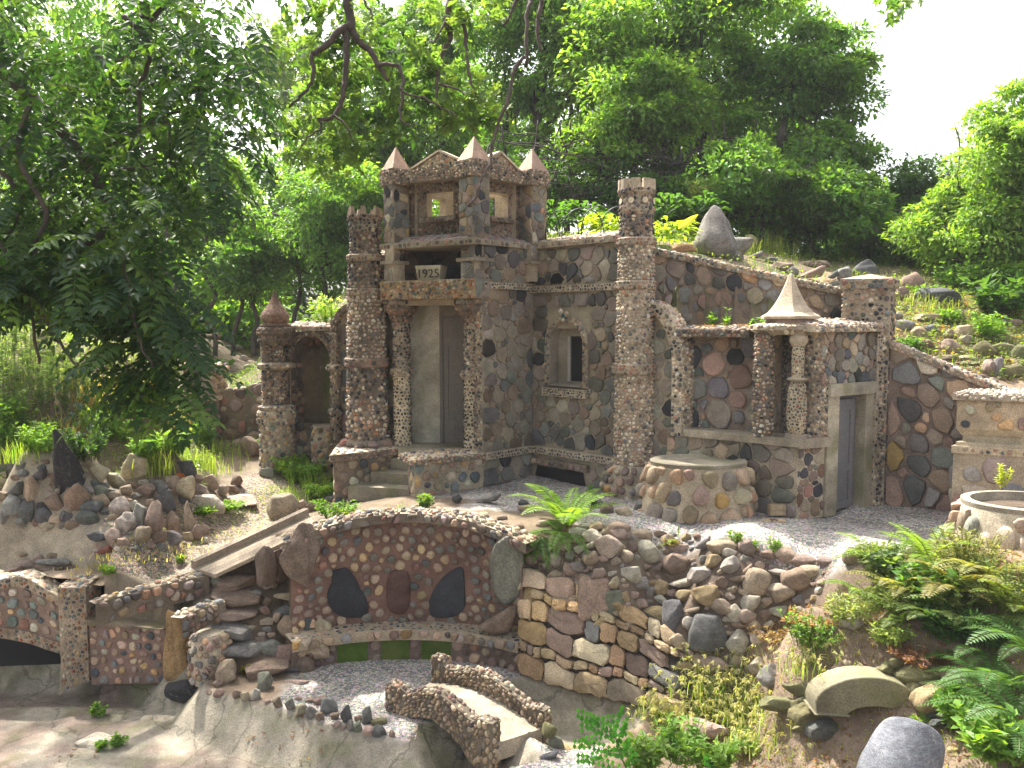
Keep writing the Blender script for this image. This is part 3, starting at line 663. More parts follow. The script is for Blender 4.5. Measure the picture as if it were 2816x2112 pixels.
tower(TL, [(.225, .36, .20, 1.20, spec('peb', hexs=.050, h=.018, pal=P_PALE+P_DARKP+[(.35,.18,.1,2)], mort=MORT_D)), (.200, 1.28, .185, 1.95, spec('peb', hexs=.044, h=.018, pal=P_PALE, mort=MORT_D)), (.183, 2.02, .175, 2.32, PEBM), (.160, 2.38, .155, 2.66, PEBM)],
      [(.235, 1.18, 1.285, spec('peb', hexs=.05, h=.01, pal=P_BROWN, mort=(.24,.17,.13))), (.205, 1.945, 2.025, BRICK), (.20, 2.31, 2.385, BRICK)], (.165, 2.66, 2.80, 2.885, 7),
      base=([(.26, .30), (.27, .36), (.22, .42)], spec('round', hexs=.13, h=.05, pal=P_BROWN, mort=MORT_D, cap=.9)),
      label='brown pebbled round tower at the left corner of the castle')

# --- planter dated 1925
pl = thing('planter', 'small tapered concrete planter dated 1925 on the porch balcony', 'planter', (-.83, 8.26, 2.1))
mb = MB()
c = np.array([-.835, 8.29]); an = -.30
a0 = rect(c, .235, .15, an); a1 = rect(c, .285, .19, an)
V = [p3(x, 2.097) for x in a0]+[p3(x, 2.245) for x in a1]; ins = rect(c, .25, .155, an)
V += [p3(x, 2.245) for x in ins]+[p3(x, 2.215) for x in ins]
q = []
for i in range(4):
    j = (i+1) % 4; q += [[i, j, 4+j, 4+i], [4+i, 4+j, 8+j, 8+i], [8+i, 8+j, 12+j, 12+i]]
mb.add(V, quads=q+[[12,13,14,15]], col=(.40,.36,.27)); put(mb, 'planter_body', M_CON, pl, smooth=False)
tx = bpy.data.curves.new('number_text', 'FONT'); tx.body = '1925'; tx.size = .122; tx.extrude = .004; tx.align_x = 'CENTER'; tx.space_character = 1.05
to = bpy.data.objects.new('number', tx); C.objects.link(to); tx.materials.append(M_DARKST := mat_masonry('dark_inlay', bump=.1))
dg = bpy.context.evaluated_depsgraph_get(); me = bpy.data.meshes.new_from_object(to.evaluated_get(dg)); bpy.data.objects.remove(to)
me.color_attributes.new('Col', 'FLOAT_COLOR', 'POINT').data.foreach_set('color', np.tile([.05,.045,.035,1], len(me.vertices)).astype(np.float32))
to = bpy.data.objects.new('number', me); C.objects.link(to); to.parent = pl
fn = np.array([sin(an), -cos(an)])
fc = c+fn*.083; to.location = (fc[0]+.83, fc[1]-8.26-.004, .022); to.rotation_euler = (pi/2+.13, 0, an)
# ================================================================== right wing
wing = thing('stone_shelter', 'low cobblestone wing with a ledge alcove, cone-roofed column porch and grey panelled door', 'garden building', (2.3, 6.9, 0))
def wp(mb, name, mat=M_MAS, parent=None, **k): return put(mb, name, mat, parent or wing, smooth=True, sharp=True, **k)
# quarter-arch wall beside the right tower
def arch_wall(pts2, zfun, zb, sp, rimsp, parent, name, th=.14, rimw=.12, col=MORT):
    pass
QA = np.array([1.30, 7.53]); QB = np.array([1.585, 7.26]); u = norm(QB-QA); n_ = np.array([u[1], -u[0]]); N3 = np.array([n_[0], n_[1], 0]); U3 = np.array([u[0], u[1], 0])
W = np.linalg.norm(QB-QA)
prof = [(-.05, 1.86), (.08, 1.85), (.18, 1.80), (.27, 1.71), (.335, 1.60), (.375, 1.47), (W, 1.30), (W, .62)]
prof = [(x/ .393*W, z) for x, z in prof[:-2]]+[(W+.01, 1.30), (W+.01, .62)]
mb = MB(); O = np.array([QA[0], QA[1], 0.]); 
V = [O+U3*x+np.array([0,0,z]) for x, z in prof]+[O+U3*(-.05)+np.array([0,0,.0])]; V.insert(-1, O+U3*(W+.01))
mb.add(np.array(V), ngons=[list(range(len(V)))[::-1]], col=MORT)
fq = plane_surf(O, U3, [0,0,1], N3); rg = rs(77); P, R = seeds_var(W, 1.86, .04, .085, rg)
pls = [(-1,0,.05),(1,0,W),(0,-1,0)]
for (a, b_) in zip(prof[:-2], prof[1:-1]):
    dx, dz = b_[0]-a[0], b_[1]-a[1]; l = math.hypot(dx, dz); nx, nz = -dz/l, dx/l
    if nz < 0: nx, nz = -nx, -nz
    pls.append((nx, nz, nx*a[0]+nz*a[1]))
stones(mb, fq, P, R, P_CRAZY, rg, gap=.014, h=.014, cap=1.5, p=9, flat=.7, planes=pls, A=12)
wp(mb, 'quarter_arch_wall')
mb = MB(); sp_ = smooth_path([[x, z] for x, z in prof], 4); rp = np.array([O+U3*x+np.array([0,0,z])+N3*.07 for x, z in sp_])
tg = np.gradient(rp, axis=0); tg /= np.linalg.norm(tg, axis=1, keepdims=True); upn = np.cross(np.tile(N3, (len(rp), 1)), tg)*-1; upn *= np.sign(upn[:, 2:3]*1.0+upn[:, 0:1]*1.0+1e-6)
fr = sweep_surf(rp, upn, -N3); face(mb, fr, fr.L, .20, spec('peb', hexs=.04, pal=P_PALE, mort=MORT_L, h=.016), flip=False, nu=60, nv=3)
ff = sweep_surf(rp-upn*.11, np.tile(N3, (len(rp),1)), upn); face(mb, ff, ff.L, .11, spec('peb', hexs=.04, pal=P_PALE+P_DARKP, mort=MORT_L, h=.012), nu=60, nv=2)
wp(mb, 'arch_rim')
# lower wall and ledge
LA_ = np.array([1.585, 7.25]); LB_ = np.array([2.39, 6.58]); LM = np.array([1.45, 7.36])
mb = MB(); quad(mb, p3(LM, 0), p3(LB_, 0), p3(LB_, .65), p3(LM, .65), spec('crazy', r0=.035, r1=.075, mort=MORT))
wp(mb, 'wall')
mb = MB(); u = norm(LB_-LA_); n_ = np.array([u[1], -u[0]])
prism(mb, strip(LA_+n_*.05-u*.02, LB_+n_*.05+u*.03, .30), .625, .69, con((.31,.265,.195)), bot=True)
R1 = np.array([2.70, 6.70]); prism(mb, strip(LB_+np.array([.0,-.045]), R1+np.array([0,-.03]), .2), .61, .692, con((.32,.27,.2)), bot=True)
wp(mb, 'ledge', M_CON)
# alcove back wall
mb = MB(); AB0 = np.array([1.60, 7.42]); AB1 = np.array([2.36, 6.94]); 
quad(mb, p3(AB0, .65), p3(AB1, .65), p3(AB1, 1.62), p3(AB0, 1.62), spec('round', r0=.028, r1=.12, pal=P_ROUND+P_CRAZY+[(.15,.18,.15,1.5),(.2,.2,.2,2)], mort=(.24,.185,.145), h=.025, gap=.012, flat=.6, pw=1.6, cap=1.7, p=9))
wp(mb, 'alcove_wall')
coping((1.56, 7.36), (2.12, 6.99), 1.60, .25, .13, .03, parent=wing, drop=.07, sp=spec('peb', hexs=.045, h=.014, pal=P_BROWN+P_MIX, mort=MORT_D))
# porch pier below the ledge and door wall
D0 = np.array([2.60, 6.655]); Du = np.array([.826, .564]); dd = lambda t, o=0.: D0+Du*t+np.array([Du[1], -Du[0]])*o
mb = MB(); quad(mb, p3(LB_, 0), p3(dd(.07), 0), p3(dd(.07), .62), p3(LB_, .62), spec('crazy', r0=.02, r1=.05, pal=P_BROWN+P_DARKP, mort=MORT_L, h=.01))
quad(mb, p3(dd(.0), .69), p3(dd(.08, .0), .69), p3(dd(.08), 1.58), p3(dd(.0), 1.58), spec('peb', hexs=.04, pal=P_PEB, mort=MORT))
quad(mb, p3(dd(-.02), 1.13), p3(dd(.76), 1.13), p3(dd(.76), 1.60), p3(dd(-.02), 1.60), spec('crazy', r0=.025, r1=.06, pal=P_MIX+P_CRAZY, mort=(.26,.2,.15), asp=.5, h=.018))
wp(mb, 'door_wall')
mb = MB(); prism(mb, strip(dd(.765, .03), dd(.93, .03), .25), 0, 1.62, spec('peb', hexs=.038, pal=P_DARKP+P_PALE, mort=MORT_L, h=.012, gap=.01)); wp(mb, 'pilaster')
mb = MB(); prism(mb, strip(dd(.07, .045), dd(.775, .045), .12), 1.035, 1.14, con((.36,.32,.24)), bot=True); wp(mb, 'lintel', M_MOSS)
for (a, b_) in ((.075, .235), (.63, .765)):
    mb = MB(); prism(mb, strip(dd(a, .02), dd(b_, .02), .22), 0, 1.035, con((.37,.325,.24))); wp(mb, 'door_jamb', M_MOSS)
mb = MB(); quad(mb, p3(dd(.2,-.2),0), p3(dd(.66,-.2),0), p3(dd(.66,-.2),1.05), p3(dd(.2,-.2),1.05), con((.02,.02,.02))); wp(mb, 'doorway_shade', M_DARK)  # near-black sheet paints the shade behind the door
dw = np.array([.80,.60]); dO = dd(.245, -.02)
dr = door(wing, dO, dw, .27, .035, .995, [(.035,.10),(.36,.43),(.90,.995)], col=(.155,.15,.155))
mb = MB(); prism(mb, strip(dd(.52,-.075), dd(.63,-.075), .03), .01, 1.02, con((.15,.145,.15))); prism(mb, strip(dd(.235,-.04), dd(.63,-.04), .03), .998, 1.034, con((.14,.135,.14)), bot=True); put(mb, 'door_frame', M_PAINT, dr, smooth=False)
mb = MB(); prism(mb, strip(dO+dw*.25, dO+dw*.272, .03)+[], .505, .525, con((.06,.06,.06)), bot=True); put(mb, 'latch', M_WIRE, dr, smooth=False)
# coping above the door wall
coping(dd(-.22, .03), dd(.86, .0), 1.64, .30, .05, .05, parent=wing, drop=.06, sp=spec('peb', hexs=.04, h=.016, pal=P_PALE, mort=MORT))
# columns of the little porch
mb = MB(); lathe(mb, (2.16, 6.80), [(.082,.68),(.078,1.1),(.075,1.60)], spec('peb', hexs=.036, h=.014, pal=P_PALE+P_PEB, mort=MORT_D)); wp(mb, 'column')
mb = MB(); lathe(mb, (2.575, 6.76), [(.115,.68),(.11,1.1),(.11,1.60)], spec('peb', hexs=.036, h=.012, pal=P_PEB, mort=MORT)); wp(mb, 'column')
mb = MB(); cB = (2.385, 6.62)
lathe(mb, cB, [(.055,.72),(.074,.78),(.082,.90),(.080,1.0),(.070,1.12),(.058,1.16),(.052,1.20)], spec('belt', hexs=.03, pal=P_JAS+P_DARKP, h=.004, mort=(.42,.36,.25), gap=.008), cap_top=False)
lathe(mb, cB, [(.052,1.20),(.050,1.47)], spec('belt', hexs=.028, pal=P_JAS+P_DARKP, h=.004, mort=(.42,.36,.25), asp=.6, gap=.008), cap_top=False)
bal_ = put(mb, 'baluster', M_MAS, wing, smooth=True, sharp=True)
mb = MB(); turned(mb, cB, [(.055,1.165),(.085,1.185),(.086,1.195),(.055,1.205)], (.36,.31,.22)); put(mb, 'baluster_ring', M_CON, bal_, smooth=True, sharp=True); mb = MB(); turned(mb, cB, [(.05,1.46),(.07,1.49),(.078,1.52),(.07,1.55),(.055,1.56),(.06,1.60)], (.35,.29,.21)); put(mb, 'baluster_capital', M_CON, bal_, smooth=True, sharp=True); mb = MB(); prism(mb, rect(cB, .13, .12, .3), .685, .73, con((.33,.28,.22))); put(mb, 'baluster_foot', M_CON, bal_, smooth=True, sharp=True)
mb = MB(); cC = np.array([2.37, 6.80])
lathe(mb, cC, [(.235,1.555),(.31,1.60),(.30,1.635),(.20,1.66)], spec('peb', hexs=.05, h=.02, pal=P_PALE, mort=MORT), sx=1.05, sy=.85); turned(mb, cC, [(.22,1.63),(.20,1.69)], (.30,.22,.18), 8); wp(mb, 'roof_plinth')
mb = MB()
prf = [(.262,1.69),(.262,1.712),(.20,1.745),(.15,1.80),(.105,1.87),(.070,1.94),(.040,2.01),(.022,2.06),(.004,2.08)]
n = 6; th = np.linspace(0, 2*pi, n, endpoint=False)+.35; V = []
for r, z in prf: V += [[cC[0]+r*cos(t)*1.0, cC[1]+r*sin(t)*.95, z] for t in th]
Q = [[i*n+j, i*n+(j+1) % n, (i+1)*n+(j+1) % n, (i+1)*n+j] for i in range(len(prf)-1) for j in range(n)]
mb.add(V, quads=Q, ngons=[list(range(n))[::-1]], col=(.40,.33,.235)); put(mb, 'cone_roof', M_CON, wing, smooth=False)
# tall pillar behind the door
tp = thing('stone_pillar', 'square pebbled stone pillar with a flat pink cap above the grey door', 'pillar', (3.2, 7.3, 1.2))
mb = MB(); ft = [np.array([2.99,7.22]), np.array([3.375,7.12]), np.array([3.52,7.34]), np.array([3.14,7.44])]
prism(mb, ft, .0, 1.98, spec('peb', hexs=.05, h=.013, pal=P_PEB+P_DARKP+[(.14,.17,.16,2)], mort=(.33,.28,.2), gap=.01)); put(mb, 'shaft', M_MAS, tp, smooth=True, sharp=True)
cc = np.mean(ft, 0); fo = [cc+(x-cc)*1.13 for x in ft]
mb = MB(); prism(mb, fo, 1.965, 2.05, spec('peb', hexs=.055, h=.01, pal=P_MIX, mort=MORT), bot=True); pyramid(mb, fo, 2.051, 2.10, (.40,.27,.22), nz=2); put(mb, 'cap', M_MAS, tp, smooth=True, sharp=True)
# walls
def garden_wall(name, label, P0, P1, z0, zt0, zt1, sp, csp, th=.2, out=.04, drop=.06, cat='wall', tpal=P_PALE):
    t = thing(name, label, cat, (float(P0[0]), float(P0[1]), z0))
    P0 = np.asarray(P0, float); P1 = np.asarray(P1, float); mb = MB(); ft = strip(P0, P1, th)
    prism(mb, ft, z0, 0, sp, z1s=[zt0, zt1, zt1, zt0], sides=(0, 1, 3)); put(mb, 'wall_face', M_MAS, t, smooth=True, sharp=True)
    u = norm(P1-P0); n_ = np.array([u[1], -u[0]]); A, Bq, Bb, Ab = P0+n_*out, P1+n_*out, P1-n_*(th+.02), P0-n_*(th+.02); mb = MB()
    quad(mb, p3(A, zt0-drop), p3(Bq, zt1-drop), p3(Bq, zt1), p3(A, zt0), csp)
    quad(mb, p3(A, zt0), p3(Bq, zt1), p3(Bb, zt1), p3(Ab, zt0), spec('peb', hexs=.05, pal=tpal, mort=MORT_L, h=.014))
    quad(mb, p3(Bq, zt1-drop), p3(Bb, zt1-drop), p3(Bb, zt1), p3(Bq, zt1), con(MORT)); put(mb, 'coping', M_MAS, t, smooth=True, sharp=True); return t
garden_wall('sloping_wall', 'long cobblestone wall sloping down from the right tower to the square pillar', (1.28, 7.80), (3.08, 7.46), .9, 2.40, 1.97,
            spec('round', r0=.028, r1=.085, pal=P_ROUND+P_CRAZY, mort=(.25,.20,.155), h=.022, gap=.012, flat=.6, pw=1.3, cap=1.7, p=9), spec('peb', hexs=.035, h=.01, pal=P_MIX, mort=MORT))
garden_wall('sloping_wall', 'red-mortared boulder wall sloping down right of the grey door', (3.39, 7.13), (4.25, 6.60), -.02, 1.49, 1.05,
            spec('round', r0=.035, r1=.10, pal=P_CRAZY+P_ROUND+[(.25,.23,.22,3)], mort=MORT_R, h=.03, gap=.014, flat=.7, pw=1.1, cap=2.0, p=10), spec('peb', hexs=.04, h=.012, pal=P_PEB, mort=MORT))
# pedestal at the right edge
pd = thing('stone_pedestal', 'stepped stone pedestal with rows of round inlaid stones at the right edge', 'pedestal', (4.0, 6.5, 0))
S_ROW = spec('round', hexs=.115, pal=P_MIX, mort=(.42,.33,.22), h=.02, gap=.02, cap=.85, flat=.4, asp=.2)
pA = np.array([3.60, 6.42]); pB = np.array([4.12, 6.18]); pC = np.array([4.6, 6.6]); pD = np.array([4.1, 6.9])
def scalefp(fp, k, dz=0): c = np.mean(fp, 0); return [c+(x-c)*k for x in fp]
fp = [pA, pB, pC, pD]
mb = MB(); prism(mb, fp, -.02, .60, spec('round', r0=.05, r1=.10, pal=P_ROUND+P_CRAZY, mort=(.36,.295,.21), h=.025, gap=.014, cap=1.4, flat=.5)); put(mb, 'plinth', M_MAS, pd, smooth=True, sharp=True)
mb = MB(); prism(mb, scalefp(fp, 1.04), .60, .66, spec('belt', hexs=.05, pal=P_MIX, mort=(.44,.36,.25), h=.006, gap=.02), bot=True); prism(mb, scalefp(fp, .96), .66, .69, con((.42,.35,.25))); prism(mb, scalefp(fp, .84), .69, .75, con((.38,.32,.22))); put(mb, 'moulding', M_MAS, pd, smooth=True, sharp=True)
mb = MB(); f0 = scalefp(fp, .86); f1 = scalefp(fp, .97)
V0 = [p3(x, .745) for x in f0]; V1 = [p3(x, .80) for x in f1]
for i in range(4): j = (i+1) % 4; quad(mb, V0[i], V0[j], V1[j], V1[i], con((.42,.35,.24)))
prism(mb, f1, .80, 1.04, S_ROW); put(mb, 'bowl', M_MAS, pd, smooth=True, sharp=True)
mb = MB(); prism(mb, scalefp(fp, 1.06), 1.035, 1.085, spec('peb', hexs=.04, pal=[(.55,.48,.4,3),(.45,.37,.3,2)], mort=MORT_L, h=.02), top=spec('peb', hexs=.045, pal=[(.55,.48,.4,3),(.45,.37,.3,2)], mort=MORT_L, h=.02), bot=True); put(mb, 'rim', M_MAS, pd, smooth=True, sharp=True)

M_SOIL = mat_masonry('potting_soil', bump=1., bd=.015, scale=1.5)
# ================================================================== wells
def well(name, label, c, rb, rt, h, sx, sy, sp, topcol, seed, cat='well', n=40, open_=False):
    SEED[0] = seed
    t = thing(name, label, cat, (c[0], c[1], 0)); mb = MB()
    lathe(mb, c, [(rb, -.04), (rb*.93, h*.3), (rt*1.04, h*.75), (rt, h-.03)], sp, n=n, sx=sx, sy=sy, cap_top=False); put(mb, 'ring_wall', M_MAS, t, smooth=True, sharp=True)
    if open_:
        mb = MB(); turned(mb, c, [(rt*1.0, h-.05), (rt*1.01, h), (rt*.86, h+.004), (rt*.84, h-.09)], topcol, n, sx=sx, sy=sy, cap=False); put(mb, 'rim', M_CON, t, smooth=True, sharp=True)
        mb = MB(); turned(mb, c, [(rt*.85, h-.06), (rt*.4, h-.045), (.01, h-.04)], (.09,.065,.045), n, sx=sx, sy=sy); put(mb, 'soil', M_SOIL, t, smooth=True); return t
    mb = MB(); turned(mb, c, [(rt*1.0, h-.06), (rt*1.015, h-.01), (rt*.985, h), (rt*.90, h-.004), (rt*.84, h-.022), (rt*.5, h-.028), (.01, h-.03)], topcol, n, sx=sx, sy=sy); put(mb, 'concrete_top', M_MOSS, t, smooth=True, sharp=True); return t
well('stone_well', 'round stone well of large cobbles with a smooth concrete top in front of the ledge', (1.62, 6.84), .51, .415, .475, 1.0, .70,
     spec('round', hexs=.175, pal=P_ROUND+[(.36,.27,.18,3)], mort=(.40,.33,.235), h=.06, gap=.018, cap=1.05, asp=.3), (.30,.265,.20), 300)
well('stone_well', 'pale cobble ring planter in front of the pedestal at the right edge', (3.65, 5.55), .52, .43, .40, 1.0, .8,
     spec('round', hexs=.16, pal=[(.45,.36,.28,3),(.38,.28,.2,3),(.3,.27,.24,1)], mort=(.50,.43,.32), h=.05, gap=.02, cap=1.05), (.27,.235,.18), 320, open_=True)

# ================================================================== left niche with onion turret
nic = thing('arched_niche', 'pebbled arched niche with an onion-topped turret left of the castle', 'garden shrine', (-2.3, 9.1, 0))
def np_(mb, name, mat=M_MAS, parent=None, **k): return put(mb, name, mat, parent or nic, smooth=True, sharp=True, **k)
tc_ = (-2.71, 9.12)
mb = MB(); lathe(mb, tc_, [(.20,-.1),(.19,.50)], spec('peb', hexs=.06, h=.016, pal=P_MIX+P_PEB, mort=MORT), cap_top=False); lathe(mb, tc_, [(.21,.50),(.22,.63),(.20,.66)], spec('peb', hexs=.045, h=.014, pal=P_PEB, mort=MORT)); tur = np_(mb, 'turret')
mb = MB()
for dx in (-.085, .04): lathe(mb, (tc_[0]+dx, tc_[1]-.06), [(.062,.66),(.058,1.50)], spec('peb', hexs=.035, h=.012, pal=P_PEB, mort=MORT_D), cap_top=False)
lathe(mb, (tc_[0]-.02, tc_[1]+.12), [(.1,.66),(.1,1.50)], spec('peb', hexs=.04, h=.012, pal=P_PEB, mort=MORT_D), cap_top=False)
put(mb, 'turret_column', M_MAS, tur, smooth=True)
mb = MB(); lathe(mb, tc_, [(.15,1.12),(.21,1.15),(.21,1.19),(.15,1.21)], spec('peb', hexs=.045, h=.014, pal=P_PEB, mort=MORT)); put(mb, 'turret_ring', M_MAS, tur, smooth=True, sharp=True); mb = MB(); lathe(mb, tc_, [(.15,1.40),(.19,1.46),(.17,1.50),(.20,1.54),(.19,1.60),(.13,1.63)], spec('peb', hexs=.045, h=.014, pal=P_BROWN, mort=MORT_D)); lathe(mb, tc_, [(.19,.66),(.20,.70),(.16,.72)], S_PEB); put(mb, 'turret_ring', M_MAS, tur, smooth=True, sharp=True)
mb = MB(); lathe(mb, tc_, [(.10,1.60),(.175,1.63),(.12,1.655),(.145,1.68),(.158,1.72),(.15,1.76),(.115,1.81),(.072,1.87),(.038,1.93),(.016,1.99),(.003,2.03)], spec('peb', hexs=.022, h=.004, pal=[(.26,.16,.12,3),(.34,.25,.18,2)], mort=(.25,.155,.115))); put(mb, 'onion_dome', M_MAS, tur, smooth=True)
# niche wall with arch
NA = np.array([-2.60, 9.20]); NB = np.array([-1.98, 9.02]); u = norm(NB-NA); n_ = np.array([u[1],-u[0]]); W = np.linalg.norm(NB-NA); U3 = np.array([u[0],u[1],0]); N3 = np.array([n_[0],n_[1],0])
NO = np.array([NA[0], NA[1], 0]); ax0, ax1, azs = .035, W-.05, 1.12; am = (ax0+ax1)/2; ar = (ax1-ax0)/2
def archz(x): return azs+1.45*np.sqrt(np.maximum(ar**2-(x-am)**2, 0))
def fsp(u_, v_, h_):
    lo = np.where((u_ > ax0) & (u_ < ax1), archz(u_), .5); zz = lo+(1.56-lo)*v_/.4
    return NO+u_[..., None]*U3+zz[..., None]*np.array([0,0,1.])+h_[..., None]*N3
mb = MB(); skin(mb, fsp, W, .4, 48, 4, MORT_D); SEED[0] = 400; rg = rs(3); P, R = seeds_hex(W, .4, .04, rg); k = (archz(P[:,0]) < 1.45); stones(mb, fsp, P[k], R[k], P_PEB, rg, gap=.006, h=.012)
for (x0, x1) in ((-.05, ax0), (ax1, W+.02)):
    a_, b_ = NO+U3*x0, NO+U3*x1; quad(mb, a_, b_, b_+[0,0,1.5], a_+[0,0,1.5], S_PEB)
np_(mb, 'niche_wall')
mb = MB(); tt = np.linspace(0, pi, 21); ap = np.array([NO+U3*(am-ar*cos(t))+np.array([0,0,azs+1.45*ar*sin(t)])+N3*.03 for t in tt]); nn = np.array([norm(U3*(-cos(t))+np.array([0,0,sin(t)])) for t in tt])
f2 = sweep_surf(ap-nn*.012, np.tile(N3,(21,1)), nn); face(mb, f2, f2.L, .06, spec('peb', hexs=.034, h=.014, pal=P_BROWN+P_PEB, mort=MORT_D), nu=40, nv=1, flip=True)
f3 = sweep_surf(ap, nn, -N3); face(mb, f3, f3.L, .35, spec('round', hexs=.07, h=.02, pal=P_BROWN, mort=(.13,.1,.08)), nu=40, nv=4); np_(mb, 'arch_ring')
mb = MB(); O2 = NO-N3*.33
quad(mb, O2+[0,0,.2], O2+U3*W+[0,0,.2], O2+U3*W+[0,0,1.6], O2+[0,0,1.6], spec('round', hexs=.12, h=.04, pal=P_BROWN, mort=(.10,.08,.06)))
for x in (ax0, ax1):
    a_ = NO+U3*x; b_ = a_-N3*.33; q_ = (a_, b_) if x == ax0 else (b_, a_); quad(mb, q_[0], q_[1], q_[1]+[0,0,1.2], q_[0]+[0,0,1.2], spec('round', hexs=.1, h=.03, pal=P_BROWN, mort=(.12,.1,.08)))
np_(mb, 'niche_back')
mb = MB(); a_, b_ = NO+U3*.0-N3*.03, NO+U3*.2-N3*.03; quad(mb, a_+[0,0,-.1], NO+U3*W-N3*.03+[0,0,-.1], NO+U3*W-N3*.03+[0,0,.50], a_+[0,0,.50], spec('crazy', pal=P_BROWN+P_CRAZY, mort=MORT_D)); np_(mb, 'niche_parapet')
mb = MB(); lathe(mb, (-2.14, 9.0), [(.14,-.1),(.135,.5)], spec('peb', hexs=.07, h=.02, pal=P_MIX, mort=MORT)); np_(mb, 'niche_basin')
mb = MB(); lathe(mb, (-2.0, 8.96), [(.05,-.1),(.05,.58),(.08,.62),(.08,.68),(.045,.7),(.045,1.1),(.09,1.13),(.09,1.18),(.04,1.2),(.04,1.55)], S_PEB, cap_top=False); np_(mb, 'column')
coping((-2.62, 9.18), (-1.96, 8.99), 1.62, .3, .05, .05, parent=nic, drop=.05)
# quarter-arch wall next to the left tower
mb = MB(); A = np.array([-1.97, 9.0, 0]); Bq = np.array([-1.70, 8.90, 0]); W = .29; U3 = norm(Bq-A); N3 = np.array([U3[1], -U3[0], 0])
prof = [(0,0),(0,1.55),(.02,1.64),(.06,1.73),(.12,1.79),(.2,1.82),(.32,1.83)]
V = [A+U3*x+np.array([0,0,z]) for x, z in prof]+[A+U3*.32]; mb.add(np.array(V), ngons=[list(range(len(V)))[::-1]], col=MORT)
fq = plane_surf(A, U3, [0,0,1], N3); rg = rs(78); P, R = seeds_var(.32, 1.83, .05, .10, rg, .8)
pls = [(-1,0,-.03),(1,0,.33),(0,-1,0),(-.7,.7,1.15),(-.3,.95,1.66),(0,1,1.78)]
stones(mb, fq, P, R, [(.09,.10,.10,3),(.13,.13,.12,3),(.16,.12,.11,2)], rg, gap=.02, h=.02, cap=1.5, p=9, flat=.7, planes=pls, A=12)
rp = np.array([A+U3*x+np.array([0,0,z])+N3*.06 for x, z in smooth_path([[x, z] for x, z in prof], 3)]); tg = np.gradient(rp, axis=0); tg /= np.linalg.norm(tg, axis=1, keepdims=True); upn = -np.cross(np.tile(N3,(len(rp),1)), tg)
fr = sweep_surf(rp, upn, -N3); face(mb, fr, fr.L, .16, spec('peb', hexs=.035, pal=P_BROWN, mort=MORT_D, h=.014), nu=50, nv=2)
ff = sweep_surf(rp-upn*.06, np.tile(N3,(len(rp),1)), upn); face(mb, ff, ff.L, .06, spec('peb', hexs=.035, pal=P_BROWN+P_PEB, mort=MORT_D, h=.012), nu=50, nv=1)
spart(mb, 'quarter_arch_wall')
# ================================================================== terrain
def tps_fit(P, z):
    P = np.asarray(P, float); n = len(P); d = np.linalg.norm(P[:,None]-P[None], axis=2)
    K = np.where(d > 0, d*d*np.log(d+1e-12), 0)+np.eye(n)*.03
    A = np.zeros((n+3, n+3)); A[:n,:n] = K; A[:n,n] = 1; A[:n,n+1:] = P; A[n,:n] = 1; A[n+1:,:n] = P.T
    w = np.linalg.solve(A, np.concatenate([z, np.zeros(3)]))
    def f(x, y):
        sh = x.shape; x = x.ravel(); y = y.ravel(); o = np.zeros(len(x))
        for s in range(0, len(x), 20000):
            q = np.stack([x[s:s+20000], y[s:s+20000]], 1); dd = np.linalg.norm(q[:,None]-P[None], axis=2)
            o[s:s+20000] = np.where(dd > 0, dd*dd*np.log(dd+1e-12), 0)@w[:n]+w[n]+q@w[n+1:]
        return o.reshape(sh)
    return f
def ctl(l):   # (px, py, z) on the ray, or ('w', x, y, z)
    P = []; Z = []
    for t in l:
        if t[0] == 'w': P.append((t[1], t[2])); Z.append(t[3])
        else: q = gp(*t); P.append(q[:2]); Z.append(t[2])
    return np.array(P), np.array(Z)
MID = [(1000,1395,-.03),(1200,1395,0),(1500,1395,0),(1650,1440,0),(1950,1450,0),(2200,1450,0),(2300,1425,0),(2500,1425,0),(2300,1545,0),(2000,1490,0),(1750,1460,0),(1400,1420,0),(2560,1500,0),(1250,1420,0),(1000,1430,-.03),(850,1440,-.03),
 ('w',3.4,6.6,0),('w',2.0,7.2,0),('w',.8,8,0),('w',-.5,8.6,0),('w',4.3,6.2,.05),('w',5.5,5.5,.2),
 (640,1300,-.02),(700,1340,-.10),(600,1370,-.13),(550,1400,-.15),(450,1500,-.32),(450,1560,-.40),(560,1560,-.36),(330,1600,-.42),(620,1520,-.3),(250,1610,-.43),(700,1490,-.18),
 (750,1285,.0),(850,1290,-.06),(560,1200,.25),(560,1120,.5),('w',-2.5,9.8,.35),('w',-3.4,10.6,1.0),('w',-2.4,11,.9),
 (420,1400,.05),(400,1340,.12),(500,1330,.1),(300,1380,.0),(180,1350,.2),(60,1350,.2),(60,1200,.65),(250,1180,.68),(430,1200,.55),(150,1050,1.0),(350,1020,1.1),('w',-4.5,9.5,1.25),('w',-6,8,1.0),('w',-3,12,1.6),
 (100,1440,-.30),(250,1450,-.30),(200,1490,-.42),(60,1510,-.44),(0,1570,-.44),(120,1560,-.43),('w',-6,6.4,-.4),('w',-5,6.9,-.4),
 # right slope in front of the terrace
 (1905,1905,-1.0),(2100,1960,-1.0),(2150,2080,-1.02),(1750,2080,-1.05),(1650,2100,-1.04),(2050,1660,-.36),(2050,1800,-.72),(2150,1830,-.78),(2300,1620,-.12),(2400,1750,-.42),(2300,1800,-.6),(2600,1750,-.28),(2780,1950,-.45),(2750,1600,.05),(2500,1600,.0),
 (1700,1500,-.05),(1900,1560,-.12),(2200,1600,-.08),(1650,1600,-.30),(1900,1650,-.38),(2150,1700,-.42),(1850,1800,-.85),(2400,2080,-.85),(2250,1900,-.9),('w',1.0,3.2,-.95),('w',2.5,3.2,-.5),('w',4,4,-.1),('w',0,3,-1.0)]
